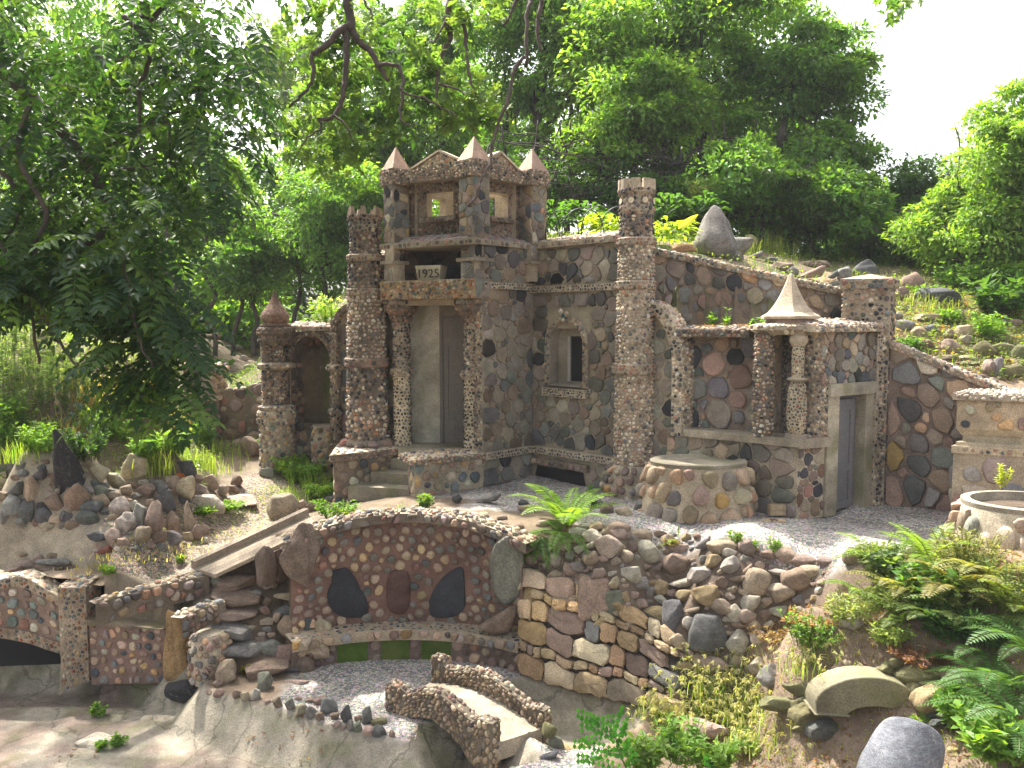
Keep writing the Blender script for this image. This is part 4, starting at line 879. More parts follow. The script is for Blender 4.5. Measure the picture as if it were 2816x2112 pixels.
HILL = [('w',.3,8.9,2.42),('w',1.2,8.2,2.40),('w',1.9,7.8,2.12),('w',2.6,7.75,1.95),('w',3.1,7.7,1.75),('w',-1.0,9.5,2.3),('w',-1.5,9.4,1.9),('w',-2.1,9.5,1.45),('w',-2.5,9.6,1.4),('w',-2.9,9.9,.8),
 ('w',3.7,7.5,1.45),('w',4.3,7.0,1.15),('w',5.0,6.6,1.0),('w',4.8,7.5,1.4),('w',5.5,8.5,1.85),('w',4.5,9,2.0),('w',3.2,8.6,2.1),('w',2.4,8.6,2.32),('w',1.5,9,2.55),('w',0,10,2.6),('w',2.2,10,2.65),('w',4,10.5,2.45),('w',7,9,2.0),('w',6.5,11,2.4),
 ('w',-1.5,10.5,2.3),('w',-2.6,11.5,1.9),('w',1,13,3.0),('w',4,14,2.9),('w',-2,14,2.5),('w',8,14,2.6)]
fmid = tps_fit(*ctl(MID)); fhill = tps_fit(*ctl(HILL))
# the line of masonry that holds the hill up: everything behind it is hill
HP = np.array([(-2.95,30),(-2.95,9.4),(-2.3,9.42),(-1.95,9.15),(-1.3,8.95),(-.2,8.72),(.48,8.88),(1.40,7.97),(1.42,7.62),(1.55,7.45),(2.3,7.03),(2.62,6.82),(3.15,7.2),(3.37,7.24),(4.25,6.72),(5.2,6.1),(12,5.0),(60,20),(60,30)])
# beds just behind the low wing coping lie lower than the upper wall
BED = np.array([(1.35,7.74),(1.60,7.42),(2.3,7.02),(2.62,6.80),(3.1,7.15),(3.1,7.42),(1.35,7.78)])
rim0 = [gp(x, y, -1.04)[:2] for x, y in ((560,1890),(760,1945),(900,1990),(1050,2025),(1120,2045))]
BAS = np.array([(-9,6.7),(-3.2,6.6),(-2.75,6.2),(-2.62,6.12),(-2.35,6.0)]+[tuple(q) for q in rim0]+[(-.62,4.95),(-.2,4.78),(.0,4.55),(-.2,3.0),(-9,3.0)])
POOL = np.array([tuple(gp(x, y, -1.04)[:2]) for x, y in ((1300,1885),(1440,1862),(1600,1885),(1780,1940),(1800,1985),(1700,2040),(1560,2060),(1500,2045),(1400,1985))])
CHAN = np.array([(-.62,5.15),(-.30,5.32),(.05,5.10),(.2,4.75),(-.3,4.5),(-.7,4.8)])
BW0 = np.array([-.83, 4.57]); BR = 1.80
tb = np.radians(np.linspace(-31, 31, 15)); barc = [(BW0[0]+BR*math.sin(t), BW0[1]+BR*math.cos(t)) for t in tb]
LOW = np.array([(-9,6.56),(-3.36,6.56),(-3.32,6.28),(-2.9,6.24),(-2.72,6.22),(-2.7,6.38),(-2.2,6.62),(-1.85,6.45)]+[(x, y+.04) for x, y in barc]+[(.12,6.28),(.5,6.02),(.95,5.72),(1.05,5.45),(.75,5.1),(.5,4.7),(.4,4.0),(.4,2),(-9,2)])
BED2 = np.array([(-3.2,6.1),(-2.72,6.1),(-2.5,6.55),(-3.15,6.5)])
def inside(P, x, y):
    r = np.zeros(x.shape, bool); n = len(P)
    for i in range(n):
        x0, y0 = P[i]; x1, y1 = P[(i+1) % n]
        if y0 == y1: continue
        c = ((y0 > y) != (y1 > y)) & (x < (x1-x0)*(y-y0)/(y1-y0)+x0); r ^= c
    return r
def sdist(P, x, y):
    d = np.full(x.shape, 1e9); n = len(P)
    for i in range(n):
        a = P[i]; b_ = P[(i+1) % n]; e = b_-a; L2 = (e@e)+1e-12
        t = np.clip(((x-a[0])*e[0]+(y-a[1])*e[1])/L2, 0, 1); d = np.minimum(d, np.hypot(x-a[0]-t*e[0], y-a[1]-t*e[1]))
    return np.where(inside(P, x, y), -d, d)
def vnoise(x, y, s, seed=0):
    r = rs(1000+seed).random((64, 64)); u = x*s; v = y*s; i = np.floor(u).astype(int); j = np.floor(v).astype(int); fx = u-i; fy = v-j
    fx = fx*fx*(3-2*fx); fy = fy*fy*(3-2*fy); g = lambda a, b_: r[a % 64, b_ % 64]
    return (g(i,j)*(1-fx)+g(i+1,j)*fx)*(1-fy)+(g(i,j+1)*(1-fx)+g(i+1,j+1)*fx)*fy-.5
def ss(a, b_, x): t = np.clip((x-a)/(b_-a), 0, 1); return t*t*(3-2*t)
def height(x, y, full=False):
    x = np.asarray(x, float); y = np.asarray(y, float)
    far = np.maximum(0, np.hypot(x, y-7)-6.5)
    xc = np.clip(x, -6, 7); yc = np.clip(y, 3, 14)
    mid = fmid(xc, np.clip(y, 3, 11.5)); hill = fhill(np.clip(x, -3.2, 8), yc)
    dl = sdist(LOW, x, y); dh = sdist(HP, x, y)
    low = np.full(x.shape, -1.04)
    # the steps climb from the court to the upper left path
    st = ss(-1.72, -1.95, x)*np.clip((y-5.98)/.55, 0, 1)*ss(-2.85, -2.6, x); low = low+st*.60
    db = np.minimum(np.minimum(sdist(BAS, x, y), sdist(POOL, x, y)), sdist(CHAN, x, y))
    depth = np.clip(-db*1.15, 0, .27)
    low = low-np.where(db < 0, depth, 0)-.10*ss(5.9, 6.15, y)*ss(-2.6,-2.9,x)
    wl = ss(.03, -.03, dl); wr = ss(.0, .9, x)*ss(6.0, 5.0, y); 
    h = mid*(1-wl)+low*wl
    wh = ss(.04, -.02, dh); bed = inside(BED, x, y)
    hill = np.where(bed, 1.57, hill)
    mid = np.where(x > .5, np.minimum(mid, .03+.1*np.maximum(0, x-3.6)), mid)
    mid = np.where(inside(BED2, x, y), -.68, mid)
    h = h*(1-wh)+hill*wh
    n = vnoise(x, y, 3.0)*.05+vnoise(x, y, 9, 1)*.022
    conc = (wl > .5) & (db < 0)
    h = h+n*np.where(conc, .35, np.where(wh > .5, 1.2, np.where(wl > .5, .4, .55)))+far*0
    if full: return h, wl, wh, db, dl
    return h
def H(x, y): return float(height(np.array([x]), np.array([y]))[0])
XS = np.concatenate([-np.geomspace(80, 4.6, 26), np.arange(-4.5, 4.6, .03), np.geomspace(4.6, 80, 26)])
YS = np.concatenate([np.linspace(-6, 2.9, 10), np.arange(3.0, 10.4, .03), np.geomspace(10.5, 120, 34)])
GX, GY = np.meshgrid(XS, YS); GH, WL, WH, DB, DL = height(GX, GY, True)
def Hf(x, y):
    """bilinear look-up in the computed grid"""
    i = np.clip(np.searchsorted(XS, x)-1, 0, len(XS)-2); j = np.clip(np.searchsorted(YS, y)-1, 0, len(YS)-2)
    fx = (x-XS[i])/(XS[i+1]-XS[i]); fy = (y-YS[j])/(YS[j+1]-YS[j])
    return (GH[j,i]*(1-fx)+GH[j,i+1]*fx)*(1-fy)+(GH[j+1,i]*(1-fx)+GH[j+1,i+1]*fx)*fy
def drop(px, py, d0=3.2, d1=20.):
    """first point where the ray through a photograph pixel meets the terrain"""
    r = ray(px, py); d = np.arange(d0, d1, .02); X = r[0]*d/r[1]; Z = CAMZ+r[2]*d/r[1]
    g = Hf(X, d); k = np.nonzero(Z <= g)[0]
    if len(k) == 0: return np.array([X[-1], d[-1], g[-1]])
    k = k[0]; return np.array([X[k], d[k], g[k]])
# zones and colours
nz = vnoise(GX, GY, 2.2, 5)+.6*vnoise(GX, GY, 6, 6)+.35*vnoise(GX, GY, 17, 7); nf = vnoise(GX, GY, 14, 8)
def mixc(c, d, w): return c*(1-w[..., None])+np.array(d)*w[..., None]
col = np.zeros(GX.shape+(3,))+np.array((.17,.125,.085))                      # soil
TER = np.array([(-.9,7.6),(-.3,7.3),(-.6,6.9),(.3,6.9),(.6,6.35),(1.5,6.1),(2.1,5.65),(2.6,5.4),(3.4,5.9),(3.9,6.8),(3.2,7.3),(2.6,6.9),(1.2,7.6),(.2,8.6),(-.4,8.0)])
dT = sdist(TER, GX, GY)
wg = ss(.06, -.06, dT+nf*.1)*(WL < .5); col = mixc(col, (.36,.335,.305), wg)
court = ss(.5, .6, WL)*ss(-.02, .03, DB)*ss(-1.75,-1.6,GX+nf*.1)*ss(.75,.55,GX+(GY<5)*.0); col = mixc(col, (.36,.335,.305), court)
path = ss(.25, -.1, sdist(np.array([(-4.2,6.3),(-2.7,6.35),(-2.2,6.7),(-2.2,7.3),(-2.3,8.1),(-2.35,9),(-2.75,9.2),(-3.0,8.4),(-3.1,7.4),(-3.3,7.0)]), GX, GY)+nz*.1)*(WL < .5)*(WH < .5)
col = mixc(col, (.30,.245,.19), path)
ubas = ss(.1, -.05, sdist(np.array([(-7,6.35),(-3.6,6.4),(-3.45,6.6),(-3.7,6.9),(-3.95,7.1),(-7,7.2)]), GX, GY)+nz*.12)*(WL < .5)
conc = ss(.5, .6, WL)*ss(.03, -.02, DB); conc = np.maximum(conc, (WL > .5)*ss(-2.4,-2.6,GX)); 
cc_ = mixc(mixc(np.zeros(GX.shape+(3,))+np.array((.25,.222,.172)), (.12,.11,.072), ss(.0,.32,nz)*.85), (.20,.15,.12), ss(.2,.27,-DB)*ss(-.3,.2,nz)*.9)
cc_ = mixc(cc_, (.12,.09,.065), ss(.36,.55,nf+nz*.4)*.6)
col = np.where(conc[..., None] > .02, mixc(col, (0,0,0), conc)+cc_*conc[..., None], col)
col = col*(1-ubas[..., None])+mixc(cc_, (.40,.33,.24), np.full(GX.shape,.5))*ubas[..., None]
drt = (WH < .5)*(WL < .5)*ss(1.2,1.0,dT)*(GX > .8)*(dT > .05); col = mixc(col, (.22,.16,.115), drt*.8)
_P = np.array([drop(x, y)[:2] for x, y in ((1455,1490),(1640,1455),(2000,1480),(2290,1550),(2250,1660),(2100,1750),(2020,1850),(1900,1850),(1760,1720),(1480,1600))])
col = mixc(col, (.115,.085,.062), ss(.08,-.05,sdist(_P, GX, GY))*.9)  # soil darkened under the rocks, shade of the gaps put into the colour
grs = ss(.0,.35,nz)*np.where(WH > .5, .75, .12)*(GY > 6); col = mixc(col, (.10,.13,.035), np.clip(grs, 0, 1)*(1-wg)*(1-path)*(WL < .5)*(1-ubas))
dry = ss(.05,.4,-nz)*(WH > .5); col = mixc(col, (.24,.18,.11), dry*.5)
M_BASIN = mat_masonry('cracked_concrete', bump=.9, blot=.35, bd=.01, moss=.35, scale=1.3)
_n, _l = M_BASIN.node_tree.nodes, M_BASIN.node_tree.links; _b = _n['Principled BSDF']; _g = _n.new('ShaderNodeNewGeometry'); _w = _n.new('ShaderNodeTexNoise'); _w.inputs['Scale'].default_value = 3.; _w.inputs['Detail'].default_value = 6; _l.new(_g.outputs['Position'], _w.inputs['Vector'])
_m = _n.new('ShaderNodeMix'); _m.data_type = 'VECTOR'; _m.inputs[0].default_value = .30; _l.new(_g.outputs['Position'], _m.inputs[4]); _l.new(_w.outputs['Color'], _m.inputs[5]); _v = _n.new('ShaderNodeTexVoronoi'); _v.feature = 'DISTANCE_TO_EDGE'; _v.inputs['Scale'].default_value = 2.2; _l.new(_m.outputs[1], _v.inputs['Vector'])
_r = _n.new('ShaderNodeMapRange'); _r.inputs[1].default_value = .004; _r.inputs[2].default_value = .016; _r.inputs[3].default_value = .62; _r.inputs[4].default_value = 1.; _l.new(_v.outputs['Distance'], _r.inputs[0]); _s = _n.new('ShaderNodeVectorMath'); _s.operation = 'SCALE'
_o = _b.inputs['Base Color'].links[0].from_socket; _l.new(_o, _s.inputs[0]); _l.new(_r.outputs[0], _s.inputs['Scale']); _l.new(_s.outputs[0], _b.inputs['Base Color'])
# split the sheet into named pieces of ground
zone = np.zeros(GX.shape, int)                                                # 0 dirt, 1 gravel terrace, 2 gravel court, 3 concrete basin, 4 hillside, 5 path, 6 upper basin
zone[(WH > .5)] = 4; zone[wg > .5] = 1; zone[court > .5] = 2; zone[conc > .5] = 3; zone[path > .5] = 5; zone[ubas > .5] = 6
ny, nx = GX.shape; idx = np.arange(ny*nx).reshape(ny, nx)
Q = np.stack([idx[:-1,:-1], idx[:-1,1:], idx[1:,1:], idx[1:,:-1]], -1).reshape(-1, 4); zq = zone[:-1,:-1].ravel()
VV = np.stack([GX, GY, GH], -1).reshape(-1, 3); CC = col.reshape(-1, 3)
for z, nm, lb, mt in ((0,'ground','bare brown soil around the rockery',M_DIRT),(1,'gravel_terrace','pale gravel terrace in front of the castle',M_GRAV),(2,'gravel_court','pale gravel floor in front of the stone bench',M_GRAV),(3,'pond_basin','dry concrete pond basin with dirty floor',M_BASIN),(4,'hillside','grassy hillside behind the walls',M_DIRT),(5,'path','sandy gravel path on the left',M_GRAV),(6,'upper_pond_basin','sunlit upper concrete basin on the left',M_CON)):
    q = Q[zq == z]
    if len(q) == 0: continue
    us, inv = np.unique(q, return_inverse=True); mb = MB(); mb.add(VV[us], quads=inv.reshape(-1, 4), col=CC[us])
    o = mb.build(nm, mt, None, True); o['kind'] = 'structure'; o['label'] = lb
# ================================================================== rocks
def ico(sub):
    t = (1+5**.5)/2; V = [(-1,t,0),(1,t,0),(-1,-t,0),(1,-t,0),(0,-1,t),(0,1,t),(0,-1,-t),(0,1,-t),(t,0,-1),(t,0,1),(-t,0,-1),(-t,0,1)]
    Fc = [(0,11,5),(0,5,1),(0,1,7),(0,7,10),(0,10,11),(1,5,9),(5,11,4),(11,10,2),(10,7,6),(7,1,8),(3,9,4),(3,4,2),(3,2,6),(3,6,8),(3,8,9),(4,9,5),(2,4,11),(6,2,10),(8,6,7),(9,8,1)]
    V = [norm(v) for v in V]
    for _ in range(sub):
        ca = {}; nf_ = []
        def mid(a, b_):
            k = (min(a, b_), max(a, b_))
            if k not in ca: V.append(norm(V[a]+V[b_])); ca[k] = len(V)-1
            return ca[k]
        for a, b_, c in Fc:
            ab, bc, ca_ = mid(a,b_), mid(b_,c), mid(c,a); nf_ += [(a,ab,ca_),(b_,bc,ab),(c,ca_,bc),(ab,bc,ca_)]
        Fc = nf_
    return np.array(V), np.array(Fc)
IV, IF = ico(3); IV4, IF4 = ico(4)
def rock_verts(seed, K=13, p=14., noise=.03, V=IV, lo=.72, ax=0):
    r = rs(seed); N = r.normal(0, 1, (K, 3)); N /= np.linalg.norm(N, axis=1, keepdims=True); D = lo+(1-lo)*r.random(K)
    if ax is not None:
        Q_ = np.eye(3) if ax == 0 else np.linalg.qr(np.eye(3)+ax*r.normal(0, 1, (3,3)))[0]
        N = np.concatenate([N, Q_, -Q_]); D = np.concatenate([D, np.full(6, 1.0)])
    c = V@N.T; q = np.where(c > .03, (D[None]/np.maximum(c, .03))**(-p), 0).sum(1); R = q**(-1/p)
    w = np.zeros(len(V))
    for k in range(5):
        a = r.normal(0, 1, 3)*(2.2+2.2*k); w += np.sin(V@a+r.random()*6)/(1+k)
    return V*(R*(1+noise*w))[:, None]
ROCKM = {}
def rock_mesh(kind, i):
    k = (kind, i)
    if k in ROCKM: return ROCKM[k]
    if kind == 'round': v = rock_verts(500+i, 24, 13., .03, lo=.80, ax=None)
    elif kind == 'angular': v = rock_verts(600+i, 20, 24., .035, lo=.66, ax=.5)
    elif kind == 'peak':
        v = rock_verts(850+i, 12, 18., .045, lo=.74, ax=.2); v = v/np.abs(v).max(0); v[:,:2] *= (1-.36*(v[:,2:3]+1))
    elif kind == 'block': v = rock_verts(700+i, 6, 15., .035, lo=.84, ax=.08)*np.array([1.,1.,1.])
    else: v = rock_verts(800+i, 16, 22., .04, lo=.68, ax=.25)
    v = v/np.abs(v).max(0)
    m = MB(); m.add(v, tris=IF, col=(.5,.5,.5)); o = m.build(kind+'_stone', M_ROCK, None, True, kind != 'round'); me = o.data; bpy.data.objects.remove(o)
    ROCKM[k] = me; return me
RC = dict(tan=(.44,.35,.25), pink=(.40,.295,.24), brown=(.28,.20,.15), grey=(.25,.235,.215), dark=(.12,.12,.122), black=(.045,.045,.05), pale=(.50,.44,.36), rust=(.36,.21,.10), red=(.30,.13,.10), yellow=(.44,.33,.18), green=(.19,.20,.15), moss=(.20,.19,.09), speck=(.17,.17,.18))
CN = dict(tan='tan', pink='pinkish', brown='brown', grey='grey', dark='dark grey', black='black', pale='pale', rust='rusty', red='red', yellow='yellowish', green='greenish', moss='mossy', speck='speckled grey')
rrk = rs(42)
def rock(px, py, w, h, colr='tan', kind='round', label=None, d=None, dep=.8, tilt=0., name=None, sink=.12, group=None, yaw=None, seed=None, cat='rock', c3=None):
    """a stone whose outline is about w x h photograph pixels around (px, py)"""
    if d is None:
        q = drop(px, py+h*.42); dd_ = min(q[1]+.2*w/FPX*q[1], drop(px, py)[1]-.10*w/FPX*q[1])
    else: dd_ = d
    c = pt(px, py, dd_) if c3 is None else np.array(c3)
    W = w/FPX*dd_*.5; Hh = h/FPX*dd_*.5
    o = bpy.data.objects.new(name or dict(round='cobble', angular='field_stone', block='stone_block', slab='flat_stone', peak='pointed_rock')[kind], rock_mesh(kind, int(rrk.integers(0, 9)) if seed is None else seed)); C.objects.link(o)
    o.location = tuple(c); o.scale = (W*1.13, dep*(W+Hh)/2, Hh*1.13); o.rotation_euler = (rrk.normal(0,.12), tilt, rrk.normal(0,.25) if yaw is None else yaw)
    cc = np.array(RC[colr])*(1+rrk.normal(0,.13))*(1+rrk.normal(0,.03,3)); o.color = (*np.clip(cc,.02,.7), 1)
    if label: tag(o, label, cat, group)
    return o
LBL = {}
def szw(w): return 'tiny' if w < 34 else 'small' if w < 58 else 'medium' if w < 90 else 'large'
SHW = dict(peak='pointed', round='rounded', angular='angular', block='squared', slab='flat')
ROCKS = []
def arock(px, py, w, h, colr, kind, where, **k):
    asp = w/h; sh = SHW[kind]
    if asp > 2.1: sh = 'flat' if kind != 'block' else 'long squared'
    elif asp < .62: sh = 'upright '+sh if kind != 'round' else 'egg-shaped upright'
    o = rock(px, py, w, h, colr, kind if asp < 2.6 else 'angular', None, **k)
    ROCKS.append((o, szw(max(w, h)), CN[colr], sh, where, px, py))
    return o
def label_rocks():
    ded = {}
    for r in ROCKS: ded.setdefault((r[1], r[2], r[3], r[4]), []).append(r)
    for (s, c_, sh, where), L in ded.items():
        base = f'{s} {c_} {sh} stone {where}'
        if len(L) == 1: tag(L[0][0], base, 'rock', 'stones '+where); continue
        L.sort(key=lambda r: r[5])
        names = {2: ['left one of two: ', 'right one of two: '], 3: ['leftmost of three: ', 'middle of three: ', 'rightmost of three: ']}
        if len(L) <= 3:
            for n_, r in zip(names[len(L)], L): tag(r[0], n_+base, 'rock', 'stones '+where)
        else:
            od = ['first','second','third','fourth','fifth','sixth','seventh','eighth','ninth','tenth','eleventh','twelfth','thirteenth','fourteenth','fifteenth','sixteenth']
            for i, r in enumerate(L): tag(r[0], (f'{od[i]} from left of the ' if i < 16 else 'one of the ')+base.replace(' stone ', ' stones ', 1), 'rock', 'stones '+where)
W1 = 'on the slope below the terrace'; W2 = 'in the left rockery bank'; W3 = 'along the dry pond rim'; W4 = 'in the dry stone retaining wall'
W5 = 'in the spiky rock heap'; W6 = 'on the right hillside'; W7 = 'behind the upper sloping wall'; W8 = 'beside the slab stairs'
# --- loose slope (photographed stones first, then a dense fill)
big = [(1705,1463,60,42,'pink','round'),(1700,1458,66,46,'brown','round'),(1674,1502,72,62,'pink','angular'),(1628,1475,54,40,'pale','round'),(1640,1450,40,26,'tan','round'),(1765,1470,56,30,'tan','round'),(1812,1470,44,32,'brown','round'),(1835,1488,44,36,'tan','angular'),
 (1780,1518,60,62,'pale','round'),(1722,1530,42,34,'tan','round'),(1870,1510,60,34,'pink','angular'),(1933,1500,50,52,'grey','round'),(1986,1500,84,48,'tan','round'),(2002,1520,44,34,'pale','round'),(2054,1508,56,50,'pink','round'),(2106,1528,42,28,'brown','round'),(2160,1530,62,50,'tan','round'),(2215,1545,70,36,'pink','round'),
 (1862,1552,96,58,'brown','angular'),(1935,1538,34,30,'grey','round'),(1965,1540,50,40,'yellow','angular'),(2010,1556,68,50,'grey','angular'),(1735,1578,66,52,'pale','angular'),(1804,1566,36,34,'pink','round'),(1932,1578,78,52,'pale','angular'),(2080,1600,80,78,'tan','round'),(2146,1625,76,66,'tan','round'),
 (1880,1605,72,46,'pale','round'),(1762,1608,46,36,'grey','round'),(1690,1605,34,38,'tan','angular'),(1818,1616,54,44,'yellow','angular'),(1950,1635,84,52,'yellow','slab'),(1985,1600,40,30,'brown','angular'),(1850,1632,40,24,'pink','round'),(1815,1648,50,26,'pale','slab'),(1882,1640,52,36,'yellow','angular'),(2010,1625,38,32,'tan','round'),(2006,1640,30,22,'pale','round'),
 (1980,1668,60,50,'pink','round'),(2020,1690,44,56,'pale','round'),(2060,1665,50,56,'pale','angular'),(2052,1695,52,40,'pink','round'),(1905,1680,44,26,'brown','round'),(1855,1695,72,94,'dark','slab'),(1895,1712,54,44,'pale','round'),(1945,1735,96,104,'dark','slab'),(1800,1690,84,40,'yellow','block'),(1865,1760,56,36,'tan','angular'),
 (1975,1760,56,24,'yellow','slab'),(1965,1780,50,22,'tan','slab'),(2030,1770,66,72,'pale','angular'),(1920,1815,40,34,'pink','round'),(1960,1828,90,50,'pink','angular'),(2085,1835,56,52,'pink','angular'),(2120,1865,74,76,'grey','angular'),(2028,1720,36,20,'brown','round'),(1992,1740,40,16,'tan','slab'),
 (1700,1480,0,0,None,None),(1625,1540,48,40,'brown','round'),(1590,1560,48,36,'grey','round'),(1570,1530,36,34,'green','round'),(1568,1567,40,38,'pink','round'),(1650,1575,44,34,'pink','angular'),(1618,1530,34,30,'green','round'),(1490,1530,36,32,'brown','round'),(1460,1540,34,30,'pink','round'),(1500,1505,38,24,'grey','slab'),(1550,1500,40,30,'pink','round'),(1760,1660,42,26,'pink','slab'),(1712,1640,36,24,'yellow','block'),
 (2190,1600,100,76,'brown','round'),(2230,1570,60,50,'tan','round'),(2150,1575,90,16,'pale','slab'),(2105,1690,36,28,'brown','angular'),(2148,1680,64,26,'pale','slab'),(2345,1715,70,46,'pale','angular'),(2350,1530,74,50,'brown','round'),(2270,1545,44,26,'pink','round')]
for b in big:
    if b[4] is None: continue
    arock(*b, W1, dep=.75)
# spots without a stone on the slope get filler
def fill(poly, n, wr, cols, kinds, where, seed, asp=(.55,.85), mind=.42, dep=.8, d=None, taken=None):
    r = rs(seed); poly = np.array(poly, float); x0, y0 = poly.min(0); x1, y1 = poly.max(0); T = taken or [(q[5], q[6], q[1]) for q in ROCKS]
    sz = dict(tiny=24, small=44, medium=70, large=110); T = [(a, b_, sz.get(c, 40) if isinstance(c, str) else c) for a, b_, c in T]; k = 0
    for _ in range(n*60):
        if k >= n: break
        p = r.random(2)*(x1-x0, y1-y0)+(x0, y0)
        if not inside(poly, np.array([p[0]]), np.array([p[1]]))[0]: continue
        w = wr[0]+(wr[1]-wr[0])*r.random()**1.3
        if any(math.hypot(p[0]-a, (p[1]-b_)*1.25) < (w+c)*mind for a, b_, c in T): continue
        kd = kinds[r.integers(len(kinds))]; hh = w*(asp[0]+(asp[1]-asp[0])*r.random())*(1.15 if kd == 'round' else 1)
        arock(p[0], p[1], w, hh, cols[r.integers(len(cols))], kd, where, dep=dep, tilt=r.normal(0,.25)); T.append((p[0], p[1], w)); k += 1
fill([(1460,1490),(1640,1455),(2000,1480),(2280,1540),(2250,1650),(2100,1740),(2020,1840),(1900,1850),(1760,1700),(1480,1570)], 130, (28,62), ['tan','pink','pale','pale','grey','tan','yellow','brown'], ['round','angular','round','slab'], W1, 1)
fill([(1460,1490),(1640,1455),(2000,1480),(2290,1550),(2250,1640),(2080,1760),(2010,1850),(1900,1850),(1760,1700),(1480,1570)], 90, (14,26), ['tan','pink','brown','pale','grey'], ['round','angular','slab'], W1, 11, mind=.36)
# --- coursed retaining wall: its stones are pattern of one wall
SEED[0] = 700
dw_ = thing('dry_stone_wall', 'dry stone retaining wall of squared golden and brown blocks below the rock slope', 'wall', (.5, 5.9, -1.04))
wb = [gp(1428,1858,-1.05), gp(1585,1903,-1.05), gp(1790,1950,-1.06), gp(1905,1965,-1.05)]
wt = [pt(1432,1555,6.22), pt(1620,1600,6.02), pt(1790,1690,5.78), pt(1890,1760,5.62)]
mb = MB(); rg = rs(9)
wb = np.array(wb); wt = np.array(wt); wl_ = np.concatenate([[0], np.cumsum(np.linalg.norm(np.diff(wb, axis=0), axis=1))]); Wd = wl_[-1]; Hd = .66
def f(u, v, h):
    ip = lambda A: np.stack([np.interp(u, wl_, A[:, k]) for k in range(3)], -1)
    lo, hi = ip(wb), ip(wt); v = v+.018*np.sin(u*8+1)*np.sin(v*5)+.010*np.sin(u*23+v*9); return lo+(hi-lo)*(v/Hd)[..., None]+h[..., None]*np.array([-.5,-.82,.28])
for i in (0,):
    skin(mb, f, Wd, Hd, 8, 8, (.06,.05,.04), h=-.02)
    # courses
    P = []; R = []; nr = max(3, int(Hd/.085)); y = 0.
    while y < Hd-.02:
        ch = .06+.085*rg.random(); x = -.03*rg.random()
        while x < Wd:
            w = ch*(.8+1.5*rg.random()); nn_ = max(1, int(round(w/ch)))
            P.append((x+w/2, y+ch/2, w, ch)); x += w
        y += ch
    P = np.array(P); P = P[(P[:,0]-P[:,2]*.3 > 0) & (P[:,0]+P[:,2]*.3 < Wd)]
    # boxes with rounded edges
    r = rg; n = len(P); A = 16; th = np.linspace(0, 2*pi, A, endpoint=False)+pi/16; px_ = 7.
    ex = 1/(np.abs(np.cos(th))**px_+np.abs(np.sin(th))**px_)**(1/px_)
    cols = pick([(.40,.275,.14,3),(.32,.21,.12,2.5),(.40,.30,.18,2),(.24,.165,.13,1.6),(.19,.175,.16,1.),(.42,.34,.22,1.2)], n, rg)
    hs = .03+.03*rg.random(n); V_ = []
    for (k, hz) in ((1.0,-.4),(1.0,.35),(.93,.85),(.6,1.0)):
        rad = 1+rg.normal(0,.06,(n,A)); lx = (P[:,2]/2-.004)[:,None]*k*ex*np.cos(th)*rad; lz = (P[:,3]/2-.004)[:,None]*k*ex*np.sin(th)*rad
        V_.append(np.stack([P[:,0:1]+lx, P[:,1:2]+lz, hs[:,None]*hz*(1+rg.normal(0,.10,(n,A)))], -1))
    V_ = np.stack(V_, 1).reshape(n, 4*A, 3); cen_ = np.stack([P[:,0], P[:,1], hs*1.03], -1)[:, None]; V_ = np.concatenate([V_, cen_], 1)
    X = f(V_[...,0], V_[...,1], V_[...,2]).reshape(-1, 3); j = np.arange(A); jn = (j+1) % A; m = 4*A+1
    q = np.concatenate([np.stack([k*A+j, k*A+jn, (k+1)*A+jn, (k+1)*A+j], 1) for k in range(3)]); t = np.stack([3*A+j, 3*A+jn, np.full(A, 4*A)], 1); off = (np.arange(n)*m)[:,None,None]
    mb.add(X, quads=(q[None]+off).reshape(-1,4), tris=(t[None]+off).reshape(-1,3), col=np.repeat(cols, m, 0))
put(mb, 'wall_face', M_MAS, dw_, smooth=True, sharp=True)
def yw(px):   # distance of the wall face
    return float(np.interp(px, [1428,1585,1790,1905], [6.15,5.92,5.70,5.60]))
for b in [(1635,1640,84,118,'brown','block'),(1692,1660,48,78,'green','block'),(1778,1800,44,124,'pink','slab'),(1847,1812,122,66,'yellow','block'),(1828,1872,86,56,'yellow','block'),(1600,1772,106,58,'dark','angular'),(1690,1800,80,66,'brown','angular'),(1788,1752,52,52,'tan','angular'),(1745,1725,64,46,'pink','angular'),(1475,1650,76,62,'yellow','block'),(1555,1665,80,68,'tan','block'),(1670,1730,94,66,'yellow','block')]:
    arock(*b, W4, d=yw(b[0])-.02+(1900-b[1])/2185*1.2*.55, dep=.5, yaw=0.)
arock(1482,1817,140,86,'brown','round','between bench and retaining wall', d=6.02, dep=.6, yaw=0)
arock(1372,1720,108,112,'brown','round','under the tall slab by the bench', d=6.06, dep=.6, yaw=0, seed=2)
o = arock(1398,1565,96,186,'green','slab','standing at the right end of the bench', d=6.12, dep=.22, yaw=0, seed=4)
